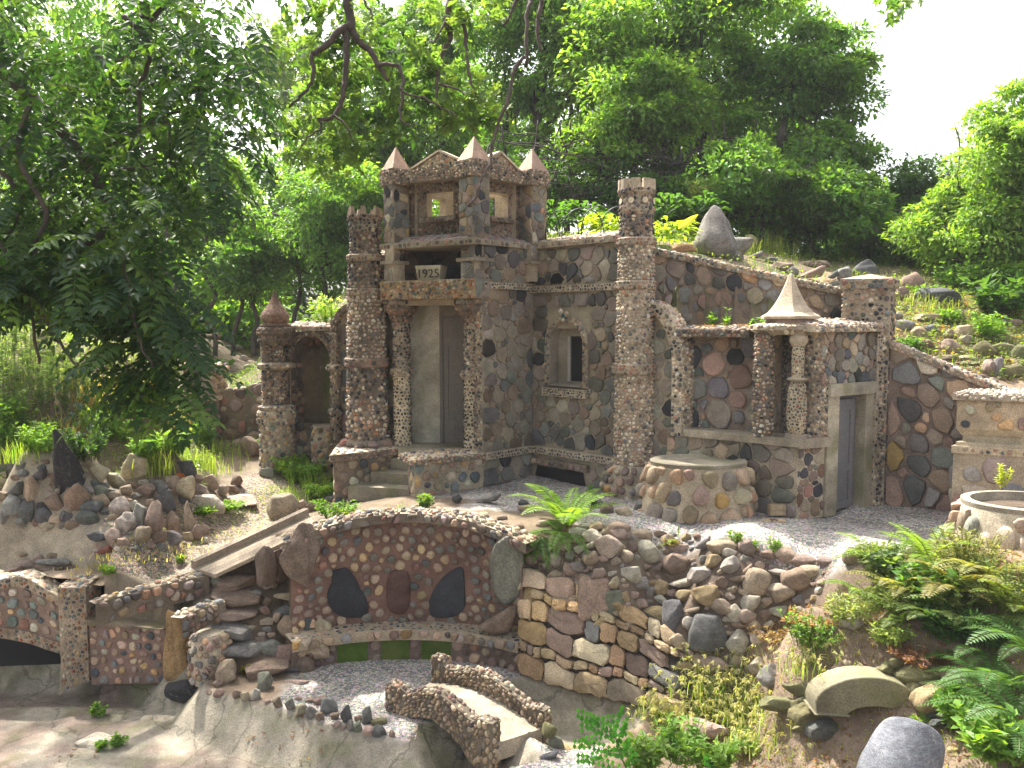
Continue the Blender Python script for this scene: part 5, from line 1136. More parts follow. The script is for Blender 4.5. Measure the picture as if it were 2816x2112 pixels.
# --- rockery left (photographed)
left = [(182,1275,78,190,'black','peak'),(375,1285,82,72,'tan','angular'),(510,1290,66,60,'dark','angular'),(20,1290,50,40,'grey','round'),(110,1310,46,52,'dark','round'),(48,1350,50,62,'dark','round'),(85,1355,36,92,'tan','slab'),(35,1390,56,62,'grey','angular'),(72,1405,48,70,'dark','angular'),(155,1385,60,60,'brown','angular'),(210,1375,66,86,'brown','round'),
 (250,1395,60,60,'dark','round'),(275,1355,50,42,'green','round'),(310,1368,46,36,'tan','round'),(345,1350,34,30,'tan','round'),(315,1320,56,50,'pale','angular'),(310,1352,44,20,'grey','slab'),(280,1380,56,40,'tan','angular'),(120,1420,46,50,'dark','round'),(180,1420,40,40,'dark','round'),(10,1420,30,60,'grey','slab'),(240,1425,60,40,'dark','round'),(5,1330,44,40,'tan','round'),
 (505,1345,80,66,'tan','round'),(580,1330,60,48,'tan','angular'),(545,1345,44,40,'pale','round'),(570,1385,90,64,'pale','angular'),(475,1325,70,34,'tan','slab'),(610,1350,40,34,'pink','angular'),(640,1345,30,30,'brown','angular'),(400,1350,50,40,'brown','angular'),(440,1340,44,40,'grey','angular'),(540,1320,40,30,'brown','angular'),(650,1325,44,36,'brown','angular'),
 (690,1230,56,62,'brown','angular'),(700,1200,40,26,'brown','round'),(650,1220,40,24,'pink','slab'),(735,1300,46,34,'grey','angular'),(640,1200,30,22,'tan','round')]
for b in left: arock(*b, W2, dep=.7)
heap = [(461,1385,60,74,'dark','angular'),(425,1430,54,100,'brown','angular'),(475,1440,44,66,'brown','peak'),(518,1425,40,94,'tan','peak'),(385,1420,46,70,'grey','angular'),(345,1440,60,60,'pale','angular'),(330,1395,50,54,'pale','angular'),(370,1395,46,36,'pale','angular'),(310,1480,60,50,'pink','angular'),(390,1475,50,56,'tan','angular'),(435,1480,50,40,'brown','angular'),(475,1480,50,42,'grey','angular'),(540,1470,40,50,'brown','angular'),(560,1455,30,30,'pink','angular'),(290,1515,50,34,'red','round'),(340,1490,34,30,'pink','angular'),(270,1475,50,26,'dark','angular'),(515,1475,36,30,'tan','angular'),(455,1440,24,24,'pink','angular'),(500,1450,22,22,'pale','angular')]
for b in heap: arock(*b, W5, dep=.75, seed=int(rrk.integers(0,9)))
fill([(0,1275),(150,1270),(270,1300),(320,1400),(240,1450),(0,1440)], 34, (26,60), ['dark','brown','grey','tan'], ['angular','angular','peak','round'], W2, 2, mind=.36)
fill([(280,1330),(420,1320),(540,1380),(560,1450),(400,1440),(300,1440)], 26, (24,50), ['dark','brown','grey','tan','pale'], ['angular','peak','angular'], W5, 6, mind=.36)
fill([(270,1470),(560,1440),(575,1490),(500,1500),(260,1530)], 16, (16,32), ['pink','brown','pale','grey'], ['angular','round'], W5, 3)
WX = 'piled above the pebbled arch'
for b in [(145,1532,46,34,'brown','round'),(150,1545,100,22,'grey','slab'),(140,1562,84,18,'brown','slab'),(70,1555,50,34,'pink','angular'),(170,1585,56,34,'brown','angular'),(110,1575,70,26,'tan','slab'),(45,1570,50,26,'brown','slab'),(200,1560,40,18,'brown','slab'),(60,1525,30,14,'brown','slab'),(20,1585,50,20,'grey','slab'),(110,1540,34,26,'pink','angular'),(130,1600,50,24,'dark','slab')]: arock(*b, WX, dep=.8, yaw=0)
# --- slab stairs
steps_ = [(648,1592,138,50,'brown'),(654,1640,138,48,'brown'),(642,1686,132,46,'pink'),(632,1733,136,60,'grey'),(675,1782,134,56,'grey'),(738,1835,128,54,'brown')]
ordn = ['topmost','second from the top','third from the top','fourth from the top','fifth from the top','lowest']
for i, (x, y, w, h, c_) in enumerate(steps_):
    dd_ = (6.50,6.38,6.29,6.19,6.10,5.99)[i]; q = pt(x, y-h*.2, dd_)
    m = MB(); v = rock_verts(900+i, 7, 30., .025, IV4, lo=.82, ax=.06); v = v/np.abs(v).max(0); m.add(v, tris=IF4, col=(.5,.5,.5)); o = m.build('stone_step', M_ROCK, None, True, True)
    o.location = tuple(pt(x, y, dd_)); o.scale = (w/FPX*dd_*.53, .15, h/FPX*dd_*.40); o.rotation_euler = (0.02, (.06,.05,.0,.16,-.02,-.10)[i], (-.1,0,.1,-.15,.1,.2)[i])
    cc = np.array(RC[c_])*1.0; o.color = (*cc, 1); tag(o, f'{CN[c_]} rough stone slab, {ordn[i]} of the slab stairs', 'step', 'slab stairs beside the bench')
for b in [(745,1785,70,50,'grey','round'),(800,1795,90,50,'brown','slab'),(800,1725,70,60,'brown','round'),(842,1715,40,56,'dark','round'),(800,1680,100,30,'dark','slab'),(800,1640,90,26,'tan','slab'),(870,1790,66,56,'tan','round'),(840,1830,50,50,'brown','round'),(795,1840,60,20,'dark','slab'),(735,1610,34,24,'pink','round'),(725,1595,30,20,'red','round'),(755,1605,22,30,'brown','round'),(735,1655,22,24,'brown','round'),(730,1680,34,30,'brown','angular'),(733,1708,36,18,'tan','block'),(680,1728,50,18,'tan','slab'),(715,1762,34,24,'brown','round'),(745,1745,22,18,'tan','round'),(735,1730,26,20,'grey','angular'),(720,1745,22,18,'pale','angular'),(705,1630,30,16,'grey','round'),(765,1560,50,110,'brown','slab'),(598,1598,34,30,'green','round'),
  (885,1725,50,60,'tan','round'),(760,1700,24,30,'tan','angular')]:
    arock(*b, W8, d=float(np.interp(b[1],[1592,1840],[6.42,5.98])), dep=.6, yaw=0)
arock(925,1548,0.1,0.1,'tan','round','x') if False else None
o = arock(828,1530,104,172,'brown','angular','forming the left pillar of the bench wall', d=6.12, dep=.5, yaw=.3, seed=5); 
o = arock(735,1560,50,110,'brown','angular','left of the bench wall', d=6.3, dep=.8, seed=3)
# --- rim of the pond
rim = [(620,1850,60,70,'tan','slab'),(730,1875,50,56,'green','slab'),(604,1910,34,24,'brown','round'),(650,1910,30,32,'brown','round'),(675,1915,26,34,'tan','angular'),(705,1910,30,34,'pale','angular'),(738,1930,22,16,'pink','angular'),(765,1935,30,40,'brown','angular'),(800,1940,34,40,'grey','angular'),(830,1950,38,40,'tan','angular'),(855,1960,30,36,'grey','angular'),(820,1922,20,14,'pink','round'),(850,1925,24,16,'pink','round'),(880,1925,40,30,'pink','round'),(905,1940,46,54,'grey','angular'),(880,1970,26,34,'brown','angular'),(920,1968,26,26,'brown','round'),(955,1965,36,62,'dark','slab'),(925,1995,26,26,'pink','angular'),(985,1975,24,20,'pink','round'),(1008,1970,30,52,'grey','slab'),(1040,1985,46,30,'moss','round'),(965,1995,24,34,'grey','slab'),(945,2002,24,26,'pink','angular'),(985,2000,28,34,'green','slab'),(1015,2012,34,30,'pink','round'),(1043,2015,38,38,'dark','round'),(1078,2018,16,22,'pink','round'),
 (600,1880,30,26,'brown','angular'),(575,1905,24,18,'brown','angular'),(640,1800,30,20,'pale','angular'),(560,1820,34,30,'tan','round'),(540,1845,50,20,'tan','slab'),(590,1855,26,40,'brown','angular')]
for b in rim: arock(*b, W3, dep=.8)
arock(505,1905,122,72,'black','round','half-buried at the pond edge', dep=.7, seed=1)
arock(820,1890,110,50,'pink','slab','lying flat in the court gravel below the stairs', d=5.85, dep=1.4)
for b in [(1512,2080,54,34,'dark','round'),(1270,2075,44,34,'dark','round')]: arock(*b, 'at the foot of the small bridge', dep=.8)
for b in [(1365,1970,36,26,'tan','angular'),(1378,1988,40,20,'tan','angular'),(1398,2002,56,30,'pink','slab'),(1302,1945,14,10,'pink','round'),(1316,1946,16,12,'tan','round'),(1290,1940,16,10,'pink','round'),(1462,1978,38,28,'pale','round'),(1308,1882,22,8,'red','slab')]: arock(*b, 'lying on the small bridge', d={1365:5.25,1378:5.2,1398:5.15,1302:5.45,1316:5.43,1290:5.48,1462:5.28,1308:5.72}[b[0]], dep=.9)
# --- hillside stones
for b in [(1955,645,118,140,'grey','peak'),(2025,685,70,60,'grey','angular'),(2063,670,36,50,'moss','round'),(2020,705,44,30,'grey','round'),(1920,690,22,16,'pale','round'),(2080,705,44,26,'grey','round'),(2120,715,34,24,'dark','round'),(2150,735,80,28,'brown','slab'),(2180,748,30,26,'grey','round'),(2238,755,66,44,'pink','round'),(2290,760,30,30,'dark','round'),(2320,758,40,44,'grey','round'),(2385,742,100,60,'dark','peak'),(2350,775,34,22,'pale','round'),(2295,780,40,20,'grey','round'),(2240,728,90,24,'brown','slab')]: arock(*b, W7, dep=.7)
for b in [(2512,780,66,58,'brown','round'),(2483,808,36,44,'pink','angular'),(2575,815,110,48,'dark','round'),(2480,848,24,16,'pale','round'),(2560,875,110,26,'tan','slab'),(2485,895,54,32,'grey','round'),(2527,915,40,34,'tan','block'),(2560,905,50,24,'grey','round'),(2612,920,44,34,'tan','round'),(2655,912,54,44,'tan','angular'),(2610,952,56,48,'pink','round'),(2660,935,50,26,'tan','slab'),(2700,915,40,14,'grey','slab'),(2705,965,54,52,'moss','round'),(2655,985,60,16,'tan','slab'),(2655,1000,70,14,'brown','slab'),(2760,960,90,34,'moss','slab'),(2810,970,50,44,'moss','round'),(2718,1010,30,60,'pink','slab'),(2745,1010,26,62,'grey','slab'),(2790,1025,80,46,'moss','round'),(2600,985,70,18,'tan','slab'),(2540,945,60,30,'brown','angular'),(2680,1035,80,16,'brown','slab'),(2580,1000,60,20,'grey','slab')]: arock(*b, W6, dep=.7)
fill([(2470,850),(2816,880),(2816,1060),(2700,1050),(2470,920)], 16, (20,46), ['tan','grey','brown','moss'], ['round','angular','slab'], W6, 4)
W9 = 'on the bank left of the niche'
for b in [(470,915,40,30,'dark','round'),(468,940,44,34,'tan','angular'),(508,955,26,20,'tan','round'),(505,972,40,22,'pale','round'),(540,960,26,18,'grey','angular'),(555,978,44,12,'tan','slab'),(515,1005,30,22,'rust','angular'),(595,925,30,22,'pink','angular'),(640,955,60,16,'grey','slab'),(660,920,40,26,'grey','block'),(700,940,44,36,'dark','block'),(685,1008,30,22,'pale','round'),(670,985,24,16,'pale','round'),(50,920,50,26,'brown','slab'),(100,930,34,70,'tan','slab'),(60,965,40,24,'tan','round'),(130,970,40,24,'pink','round'),(180,985,30,22,'tan','round'),(560,925,60,12,'tan','slab')]: arock(*b, W9, dep=.8)
# --- right foreground
W10 = 'around the mossy arched slab'
for b in [(2240,1960,120,52,'moss','block'),(2270,2000,110,50,'dark','block'),(2340,1870,70,34,'moss','block'),(2160,1935,130,44,'moss','slab'),(2200,1945,60,54,'moss','slab'),(2260,1900,80,50,'moss','slab'),(2310,1840,50,44,'pink','angular'),(2370,1850,60,36,'tan','block'),(2420,1850,50,36,'tan','angular'),(2480,1820,90,34,'moss','slab'),(2530,1860,130,50,'moss','slab'),(2560,1930,110,90,'yellow','round'),(2620,1890,36,50,'pink','angular'),(2620,1970,80,26,'grey','slab'),(2650,1940,60,60,'moss','slab'),(2300,1885,40,30,'green','angular'),(2590,1985,70,24,'dark','slab'),(2330,1830,40,30,'tan','round')]: arock(*b, W10, dep=.8)
for b in [(2200,1900,90,44,'moss','angular'),(2240,1925,70,40,'green','slab'),(2420,1880,60,30,'moss','angular'),(2465,1885,50,34,'tan','angular'),(2300,1870,60,30,'moss','slab'),(2265,1940,60,40,'moss','angular'),(2520,1900,60,50,'moss','round'),(2560,1880,70,26,'moss','slab'),(2440,1835,80,30,'moss','slab'),(2230,1995,120,44,'moss','block'),(2580,1965,60,30,'dark','slab')]: arock(*b, W10, dep=.7)
arock(2640,2070,80,60,'yellow','angular','beside the big granite boulder', dep=.8, d=4.2)
arock(1930,2005,140,60,'pink','angular','half buried in the foxtail grass', dep=.8, d=5.2)
for b in [(1545,2075,80,60,'yellow','round'),(1580,2100,60,30,'tan','angular'),(1510,2010,50,50,'moss','angular'),(1530,2045,50,50,'green','angular'),(1600,2060,70,40,'yellow','angular')]: arock(*b, 'at the right foot of the small bridge', dep=.8, d=4.9)
for b in [(780,1395,90,90,'tan','angular'),(830,1390,40,30,'pink','round'),(860,1395,34,30,'brown','round'),(905,1370,60,24,'grey','slab')]: arock(*b, 'between ramp and castle stair', dep=.7)
for b in [(1345,1372,76,36,'grey','round'),(1380,1425,30,16,'pink','round'),(1300,1415,40,22,'pale','round'),(1325,1420,40,20,'tan','round'),(1255,1372,30,30,'dark','round'),(1450,1400,60,24,'brown','round'),(1560,1415,40,24,'pink','round'),(1670,1400,34,28,'brown','block'),(1715,1408,48,26,'tan','block'),(1440,1385,30,20,'dark','round'),(1500,1440,50,24,'pink','angular'),(1440,1480,50,26,'brown','angular'),(1420,1450,40,20,'pink','round')]: arock(*b, 'on the terrace before the castle', dep=.8)
arock(660,1375,110,22,'tan','block','forming a low step across the path', dep=1.2, yaw=0)

# bricks beside the well
for k, (px, py, w, h, yw_) in enumerate(((2135,1402,44,16,.1),(2135,1420,44,18,.05),(2110,1435,38,18,.6),(2128,1437,20,16,.2),(2145,1438,26,16,.1))):
    q = pt(px, py, 6.62); mb = MB(); z0 = (.065, .0)[k > 1] if k != 0 else .115
    z0 = (.085, .042, 0, 0, 0)[k]; c_ = gp(px, (1428,1428,1443,1443,1443)[k], 0.)
    foot = rect(c_, w/FPX*6.5, .08, yw_); prism(mb, foot, z0, z0+.04, con((.33,.25,.16)), bot=True); o = mb.build('brick', M_CON, None, False)
    tag(o, ('topmost worn tan brick of the small pile beside the well','second worn tan brick of the small pile beside the well','tan brick lying askew left in front of the small pile','short broken tan brick in front of the small pile','tan brick right in front of the small pile')[k], 'brick', 'bricks beside the well')
# granite boulder
m = MB(); v = rock_verts(77, 12, 5., .008, IV4, lo=.88, ax=None); v = v/np.abs(v).max(0); m.add(v, tris=IF4, col=(.5,.5,.5))
M_GRAN = mat_masonry('speckled_granite', src='obj', bump=.35, bd=.004, scale=1.1, lo=.85, hi=1.12, fr=(.25, 1.9), spec=.4)
o = m.build('boulder', M_GRAN, None, True, True); o.location = tuple(pt(2462,2160,3.7)); o.scale = (.255,.24,.36); o.rotation_euler = (0,.08,.2); o.color = (.135,.14,.155,1)
tag(o, 'large smooth speckled grey granite boulder in the lower right foreground', 'boulder')
# mossy arched slab
mb = MB(); aD = drop(2385,1975)[1]-.06; ac = pt(2385,1930,aD); n = 18; th = np.linspace(0, pi, n); sc = aD/FPX
out = [(-145*cos(t)*(1+.04*sin(5*t)), 108*sin(t)**.7-36) for t in th]; inn = [(-(74)*cos(t)+22, 26*sin(t)-42) for t in th]
V = []
for (dy, dm) in ((0,1.),(.17,1.)):
    V += [[ac[0]+x*sc, ac[1]+dy, ac[2]+z*sc] for x, z in out]+[[ac[0]+x*sc, ac[1]+dy, ac[2]+z*sc] for x, z in inn]
Q = [[i+1, i, n+i, n+i+1] for i in range(n-1)]+[[2*n+i, 2*n+i+1, 3*n+i+1, 3*n+i] for i in range(n-1)]+[[i, i+1, 2*n+i+1, 2*n+i] for i in range(n-1)]+[[n+i+1, n+i, 3*n+i, 3*n+i+1] for i in range(n-1)]+[[0,n,3*n,2*n],[2*n-1,n-1,3*n-1,4*n-1]]
mb.add(V, quads=Q, col=(.19,.17,.11)); o = mb.build('arched_slab', M_MOSS, None, True, True)
md = o.modifiers.new('b', 'BEVEL'); md.width = .015; md.segments = 3; tag(o, 'mossy arched stone slab propped over a dark hollow behind the granite boulder', 'stone slab')
# ================================================================== stone bench with its curved wall
SEED[0] = 900
bt = thing('stone_bench', 'curved cobble bench wall with two black slabs set beside a reddish one', 'bench', (-.83, 6.2, -1.04))
TM = radians(30.5); WB = 2*TM*BR; ZB = -.80
def ztop(th): return .085-.15*(th/TM)**2
def bsurf(u, v, h):
    th = u/BR-TM; zt = ztop(th); z = ZB+v*(zt-ZB)/.87; lean = 0
    return np.stack([BW0[0]+(BR-h)*np.sin(th), BW0[1]+(BR-h)*np.cos(th), z], -1)
def to_uv(px, py):
    r = ray(px, py); k = r[0]/r[1]; a = k*k+1; b_ = -2*(k*BW0[0]+BW0[1]); c = BW0@BW0-BR*BR; d = (-b_+math.sqrt(b_*b_-4*a*c))/2/a
    q = pt(px, py, d); th = math.atan2(q[0]-BW0[0], q[1]-BW0[1]); return (th+TM)*BR, (q[2]-ZB)*.87/(ztop(th)-ZB)
cz = lambda L: [to_uv(700+x/2.5525, 1350+y/2.5525) for x, y in L]
ins = [cz([(545,560),(600,545),(650,540),(700,600),(740,680),(780,740),(800,840),(760,880),(640,885),(560,850),(515,780),(515,700),(540,640)]),
       cz([(1400,548),(1460,535),(1475,640),(1480,760),(1475,820),(1420,870),(1310,890),(1240,870),(1225,790),(1260,690),(1330,600)]),
       cz([(960,560),(1060,555),(1090,620),(1092,740),(1080,820),(1040,862),(960,850),(930,780),(928,650)])]
mb = MB(); skin(mb, bsurf, WB, .87, 40, 16, (.18,.105,.08), jit=.003); rg = rs(21); P, R = seeds_var(WB, .87, .022, .046, rg, .9)
keep = np.ones(len(P), bool)
for L in ins: keep &= sdist(np.array(L), P[:,0], P[:,1]) > .028
P, R = P[keep], R[keep]
hl = [(min(a for a,_ in L)+.04, min(b_ for _,b_ in L)+.03, max(a for a,_ in L)-.04, max(b_ for _,b_ in L)-.03) for L in ins]
stones(mb, bsurf, P, R, [(.33,.25,.17,3),(.25,.19,.145,3),(.19,.17,.14,2),(.12,.12,.11,1),(.38,.28,.16,1.5),(.27,.14,.11,.8)], rg, gap=.016, h=.022, cap=1.02, p=7, flat=.2, asp=.35, planes=[(-1,0,0),(1,0,WB),(0,-1,0),(0,1,.85)])
put(mb, 'back_wall', M_MAS, bt, smooth=True, sharp=True)
for L, c_, nm in zip(ins, ((.035,.037,.042),(.04,.042,.047),(.10,.055,.045)), ('black slab with a round lower half on the left','black slab leaning to the right','dark reddish streaked slab in the middle')):
    L = np.array(L)[::-1] if False else np.array(L); ce = L.mean(0); mb = MB(); Lr = smooth_path(np.vstack([L, L[:1]]), 3)[:-1]; n = len(Lr); Vs = []
    for k, h in ((1.0,-.01),(1.0,.012),(.93,.02),(.5,.024)): q = ce+(Lr-ce)*k; Vs.append(bsurf(q[:,0], q[:,1], h+RNG.normal(0,.0012,n)))
    Vs.append(bsurf(ce[0:1], ce[1:2], np.array([.024]))); j = np.arange(n); jn = (j+1) % n
    q = np.concatenate([np.stack([k*n+j, (k+1)*n+j, (k+1)*n+jn, k*n+jn], 1) for k in range(3)]); t = np.stack([3*n+j, np.full(n, 4*n), 3*n+jn], 1)
    mb.add(np.concatenate(Vs), quads=q, tris=t, col=c_); put(mb, 'inset_slab', M_MAS, bt, smooth=True, sharp=True, label=nm)
th = np.linspace(-TM-.03, TM+.04, 30)
def arcp(Rr, z): return np.array([[BW0[0]+Rr*math.sin(t), BW0[1]+Rr*math.cos(t), z(t) if callable(z) else z] for t in th])
rad = np.array([[math.sin(t), math.cos(t), 0] for t in th])
mb = MB()
a = arcp(BR-.07, lambda t: ztop(t)-.035); f = sweep_surf(a, -rad, np.array([0,0,1.])); face(mb, f, f.L, .075, spec('peb', hexs=.07, h=.028, pal=P_ROUND+P_BROWN, mort=MORT_D, asp=.5, cap=1.15), nu=40, nv=1)
a = arcp(BR-.07, lambda t: ztop(t)+.04); f = sweep_surf(a, np.tile([0,0,1.], (30,1)), rad*1.0); face(mb, f, f.L, .20, spec('peb', hexs=.055, h=.02, pal=P_PALE+P_PEB, mort=MORT, asp=.3), nu=40, nv=2)
a = arcp(BR-.07, lambda t: ztop(t)-.035); f = sweep_surf(a, np.tile([0,0,-1.], (30,1)), rad); skin(mb, f, f.L, .16, 40, 2, (.15,.1,.08), flip=True)
put(mb, 'rim', M_MAS, bt, smooth=True, sharp=True)
mb = MB()
a = arcp(BR-.185, -.875); f = sweep_surf(a, -rad, np.array([0,0,1.])); face(mb, f, f.L, .085, spec('round', hexs=.085, h=.03, pal=P_ROUND, mort=(.36,.29,.2), gap=.006, cap=1.1), nu=40, nv=1)
a = arcp(BR-.185, -.79); f = sweep_surf(a, np.tile([0,0,1.], (30,1)), rad); face(mb, f, f.L, .19, spec('peb', hexs=.05, h=.006, pal=P_ROUND+P_DARKP, mort=(.38,.31,.22), gap=.02, cap=.8), nu=40, nv=2)
put(mb, 'seat', M_MAS, bt, smooth=True, sharp=True)
mb = MB(); a = arcp(BR-.15, -1.06); f = sweep_surf(a, -rad, np.array([0,0,1.])); Lf = f.L
gr = [(.34,.52),(.60,.77),(.86,1.06)]; gr = [(.36,.60),(.71,.93),(1.03,1.27)]
face(mb, f, Lf, .19, spec('round', hexs=.09, h=.02, pal=P_BROWN, mort=(.14,.1,.08), cap=1.1), nu=40, nv=1, holes=[(x0-.01,-.1,x1+.01,.5) for x0, x1 in gr]); put(mb, 'bench_base', M_MAS, bt, smooth=True, sharp=True)
for (x0, x1) in gr:
    mb = MB(); g2 = lambda u, v, h: f(u+x0, v, h+.006); skin(mb, g2, x1-x0, .185, 6, 2, (.055,.09,.012), jit=.002); put(mb, 'mossy_panel', M_MOSS, bt, smooth=True)
# ================================================================== small arched bridge
br = thing('garden_bridge', 'miniature humped bridge with pebble-studded parapets over the dry pond channel', 'bridge', (-.3, 5.3, -1.04))
N0, N1 = np.array([-.86,5.40]), np.array([-.10,4.88]); K0, K1 = np.array([-.57,5.74]), np.array([.235,5.09])
def pw_(t, P): return float(np.interp(t, [p[0] for p in P], [p[1] for p in P]))
SB = spec('peb', hexs=.036, h=.018, pal=[(.30,.22,.14,3),(.22,.16,.11,2),(.36,.28,.19,2),(.15,.12,.1,1)], mort=(.13,.105,.075), asp=.5, gap=.003)
def parapet(A, Bq, top, bot, thk, label):
    u = norm(Bq-A); n_ = np.array([u[1],-u[0]]); W = np.linalg.norm(Bq-A); T = np.linspace(0, 1, 25); mb = MB()
    tp_ = np.array([t[1] for t in top]); tt = np.array([t[0] for t in top]); bb = np.array([t[1] for t in bot]); bt_ = np.array([t[0] for t in bot])
    def sf(off, sgn):
        def f(u_, v_, h_):
            s = u_/W if sgn > 0 else 1-u_/W; zt = np.interp(s, tt, tp_); zb = np.interp(s, bt_, bb); z = zb+(zt-zb)*v_/.22
            return np.stack([A[0]+(Bq-A)[0]*s+n_[0]*(off+sgn*h_), A[1]+(Bq-A)[1]*s+n_[1]*(off+sgn*h_), z], -1)
        return f
    face(mb, sf(thk/2, 1), W, .22, SB, nu=24, nv=3); face(mb, sf(-thk/2, -1), W, .22, SB, nu=24, nv=3)
    a = np.array([[*(A+(Bq-A)*t+n_*thk/2), pw_(t, top)] for t in T]); f = sweep_surf(a, np.tile([0,0,1.],(25,1)), np.array([-n_[0],-n_[1],0])); face(mb, f, f.L, thk, dict(SB, pal=P_PALE+P_BROWN, hexs=.04), nu=24, nv=1)
    a = np.array([[*(A+(Bq-A)*t+n_*thk/2), pw_(t, bot)] for t in T]); f = sweep_surf(a, np.tile([0,0,-1.],(25,1)), np.array([-n_[0],-n_[1],0])); skin(mb, f, f.L, thk, 24, 1, (.13,.1,.08), flip=True)
    for (q, sg) in ((A, -1), (Bq, 1)):
        t0 = pw_(0 if sg < 0 else 1, top); b0 = pw_(0 if sg < 0 else 1, bot); l, r_ = q+n_*thk/2, q-n_*thk/2
        if sg < 0: l, r_ = r_, l
        quad(mb, p3(l, b0), p3(r_, b0), p3(r_, t0), p3(l, t0), SB)
    put(mb, 'parapet', M_MAS, br, smooth=True, sharp=True, label=label)
TOPN = [(0,-.855),(.17,-.85),(.18,-.885),(.28,-.85),(.42,-.80),(.52,-.795),(.65,-.835),(.8,-.90),(.86,-.905),(.87,-.875),(1,-.875)]
TOPF = [(0,-.80),(.10,-.80),(.11,-.865),(.25,-.84),(.4,-.80),(.5,-.79),(.65,-.83),(.8,-.89),(.9,-.93),(.91,-.90),(1,-.90)]
BOTN = [(0,-1.10),(.10,-1.10),(.16,-1.10),(.22,-1.05),(.32,-1.01),(.45,-.99),(.58,-1.02),(.70,-1.08),(.78,-1.16),(.8,-1.2),(1,-1.2)]
parapet(N0, N1, TOPN, BOTN, .085, 'near parapet over the dark arch'); parapet(K0, K1, TOPF, [(a_, b_+.0) for a_, b_ in BOTN], .08, 'far parapet')
mb = MB(); T = np.linspace(0, 1, 20); dz = [(0,-1.0),(.25,-.945),(.45,-.93),(.65,-.95),(1,-1.02)]
a = np.array([[*(N0+(N1-N0)*t), pw_(t, dz)] for t in T]); vd = np.array([[*((K0+(K1-K0)*t)-(N0+(N1-N0)*t)), 0] for t in T])
f = sweep_surf(a, np.tile([0,0,1.],(20,1)), vd); skin(mb, f, f.L, 1., 30, 8, (.31,.265,.20), jit=.005)
b2 = a.copy(); b2[:,2] = [pw_(t, BOTN)+.0 for t in T]; f = sweep_surf(b2, np.tile([0,0,-1.],(20,1)), vd); skin(mb, f, f.L, 1., 30, 4, (.17,.115,.08), flip=True)
e0, e1 = a[-1], a[-1]+vd[-1]; quad(mb, e0+[0,0,-.12], e1+[0,0,-.12], e1, e0, con((.30,.25,.19)))
put(mb, 'deck', M_CON, br, smooth=True, sharp=True)
# ================================================================== pebbled arch and low walls at the left edge
SEED[0] = 1000
aw = thing('pebbled_arch', 'cobble-faced arch over a dark culvert at the lower left edge', 'arch', (-3.6, 6.25, -1.1))
dA = 6.22
def P_(x, y, d=dA): return pt(x, y, d)
mb = MB(); tps_ = [(-120,1640),(-40,1598),(20,1590),(60,1583),(85,1590),(135,1620),(182,1650)]; bts = [(-120,1752),(-40,1748),(20,1756),(80,1768),(120,1783),(160,1795),(182,1802)]
X = np.linspace(-120, 182, 26); tz = np.array([P_(x, np.interp(x, *zip(*tps_)))[2] for x in X]); bz = np.array([P_(x, np.interp(x, *zip(*bts)))[2] for x in X]); xx = np.array([P_(x, 1700)[0] for x in X])
W = xx[-1]-xx[0]
def fa(u, v, h, y=dA):
    x = xx[0]+u; t = np.interp(x, xx, tz); b_ = np.interp(x, xx, bz); return np.stack([x, y-h+0*x, b_+(t-b_)*v/.5], -1)
SR = spec('round', hexs=.088, h=.02, pal=P_MIX+[(.16,.19,.16,2)], mort=(.22,.15,.115), gap=.012, cap=.98, asp=.25, flat=.3)
face(mb, lambda u, v, h: fa(u, v+.10, h), W, .32, SR, nu=26, nv=4, base=False); skin(mb, fa, W, .5, 26, 5, (.22,.155,.12))
SS = spec('belt', hexs=.04, pal=P_MIX+P_JAS, mort=(.30,.24,.17), h=.008, gap=.012, cap=.8)
face(mb, lambda u, v, h: fa(u, v, h+.012), W, .09, SS, nu=26, nv=1); face(mb, lambda u, v, h: fa(u, v+.42, h+.014), W, .08, SS, nu=26, nv=1)
f2 = lambda u, v, h: np.stack([xx[0]+u, dA-.014+v, np.interp(xx[0]+u, xx, tz)+h], -1); face(mb, f2, W, .18, spec('peb', hexs=.05, pal=P_PALE, mort=MORT_L, h=.008), nu=26, nv=1)
f3 = lambda u, v, h: np.stack([xx[0]+u, dA+v, np.interp(xx[0]+u, xx, bz)-h], -1); skin(mb, f3, W, .7, 26, 2, (.12,.1,.08), flip=True)
put(mb, 'arch_face', M_MAS, aw, smooth=True, sharp=True)
mb = MB(); a_, b_ = P_(177,1900), P_(252,1900); zt = P_(0,1612)[2]; quad(mb, [a_[0],dA-.03,-1.30], [b_[0],dA-.03,-1.22], [b_[0],dA-.03,zt], [a_[0],dA-.03,zt], SS); quad(mb, [b_[0],dA-.03,-1.22], [b_[0],dA+.2,-1.22], [b_[0],dA+.2,zt], [b_[0],dA-.03,zt], SS)
quad(mb, [a_[0],dA+.2,-1.3],[a_[0],dA-.03,-1.3],[a_[0],dA-.03,zt],[a_[0],dA+.2,zt], con(MORT)); quad(mb, [a_[0],dA-.03,zt],[b_[0],dA-.03,zt],[b_[0],dA+.2,zt+.03],[a_[0],dA+.2,zt+.03], spec('peb', hexs=.05, pal=P_MIX, mort=MORT_L, h=.008))
c_ = P_(80,1940); d_ = P_(190,1790); mb.add([[a_[0],dA-.02,-1.32],[a_[0],dA-.02,P_(0,1800)[2]],[P_(80,0)[0],dA-.02,-1.34]], tris=[[0,1,2]], col=MORT)
put(mb, 'pier', M_MAS, aw, smooth=True, sharp=True)
mb = MB(); quad(mb, (-5.2,6.52,-1.5), (-3.2,6.52,-1.5), (-3.2,6.52,-.46), (-5.2,6.52,-.46), con((.03,.025,.02))); put(mb, 'culvert_back', M_DARK, aw)  # sheet painted near-black for the culvert's inner shade
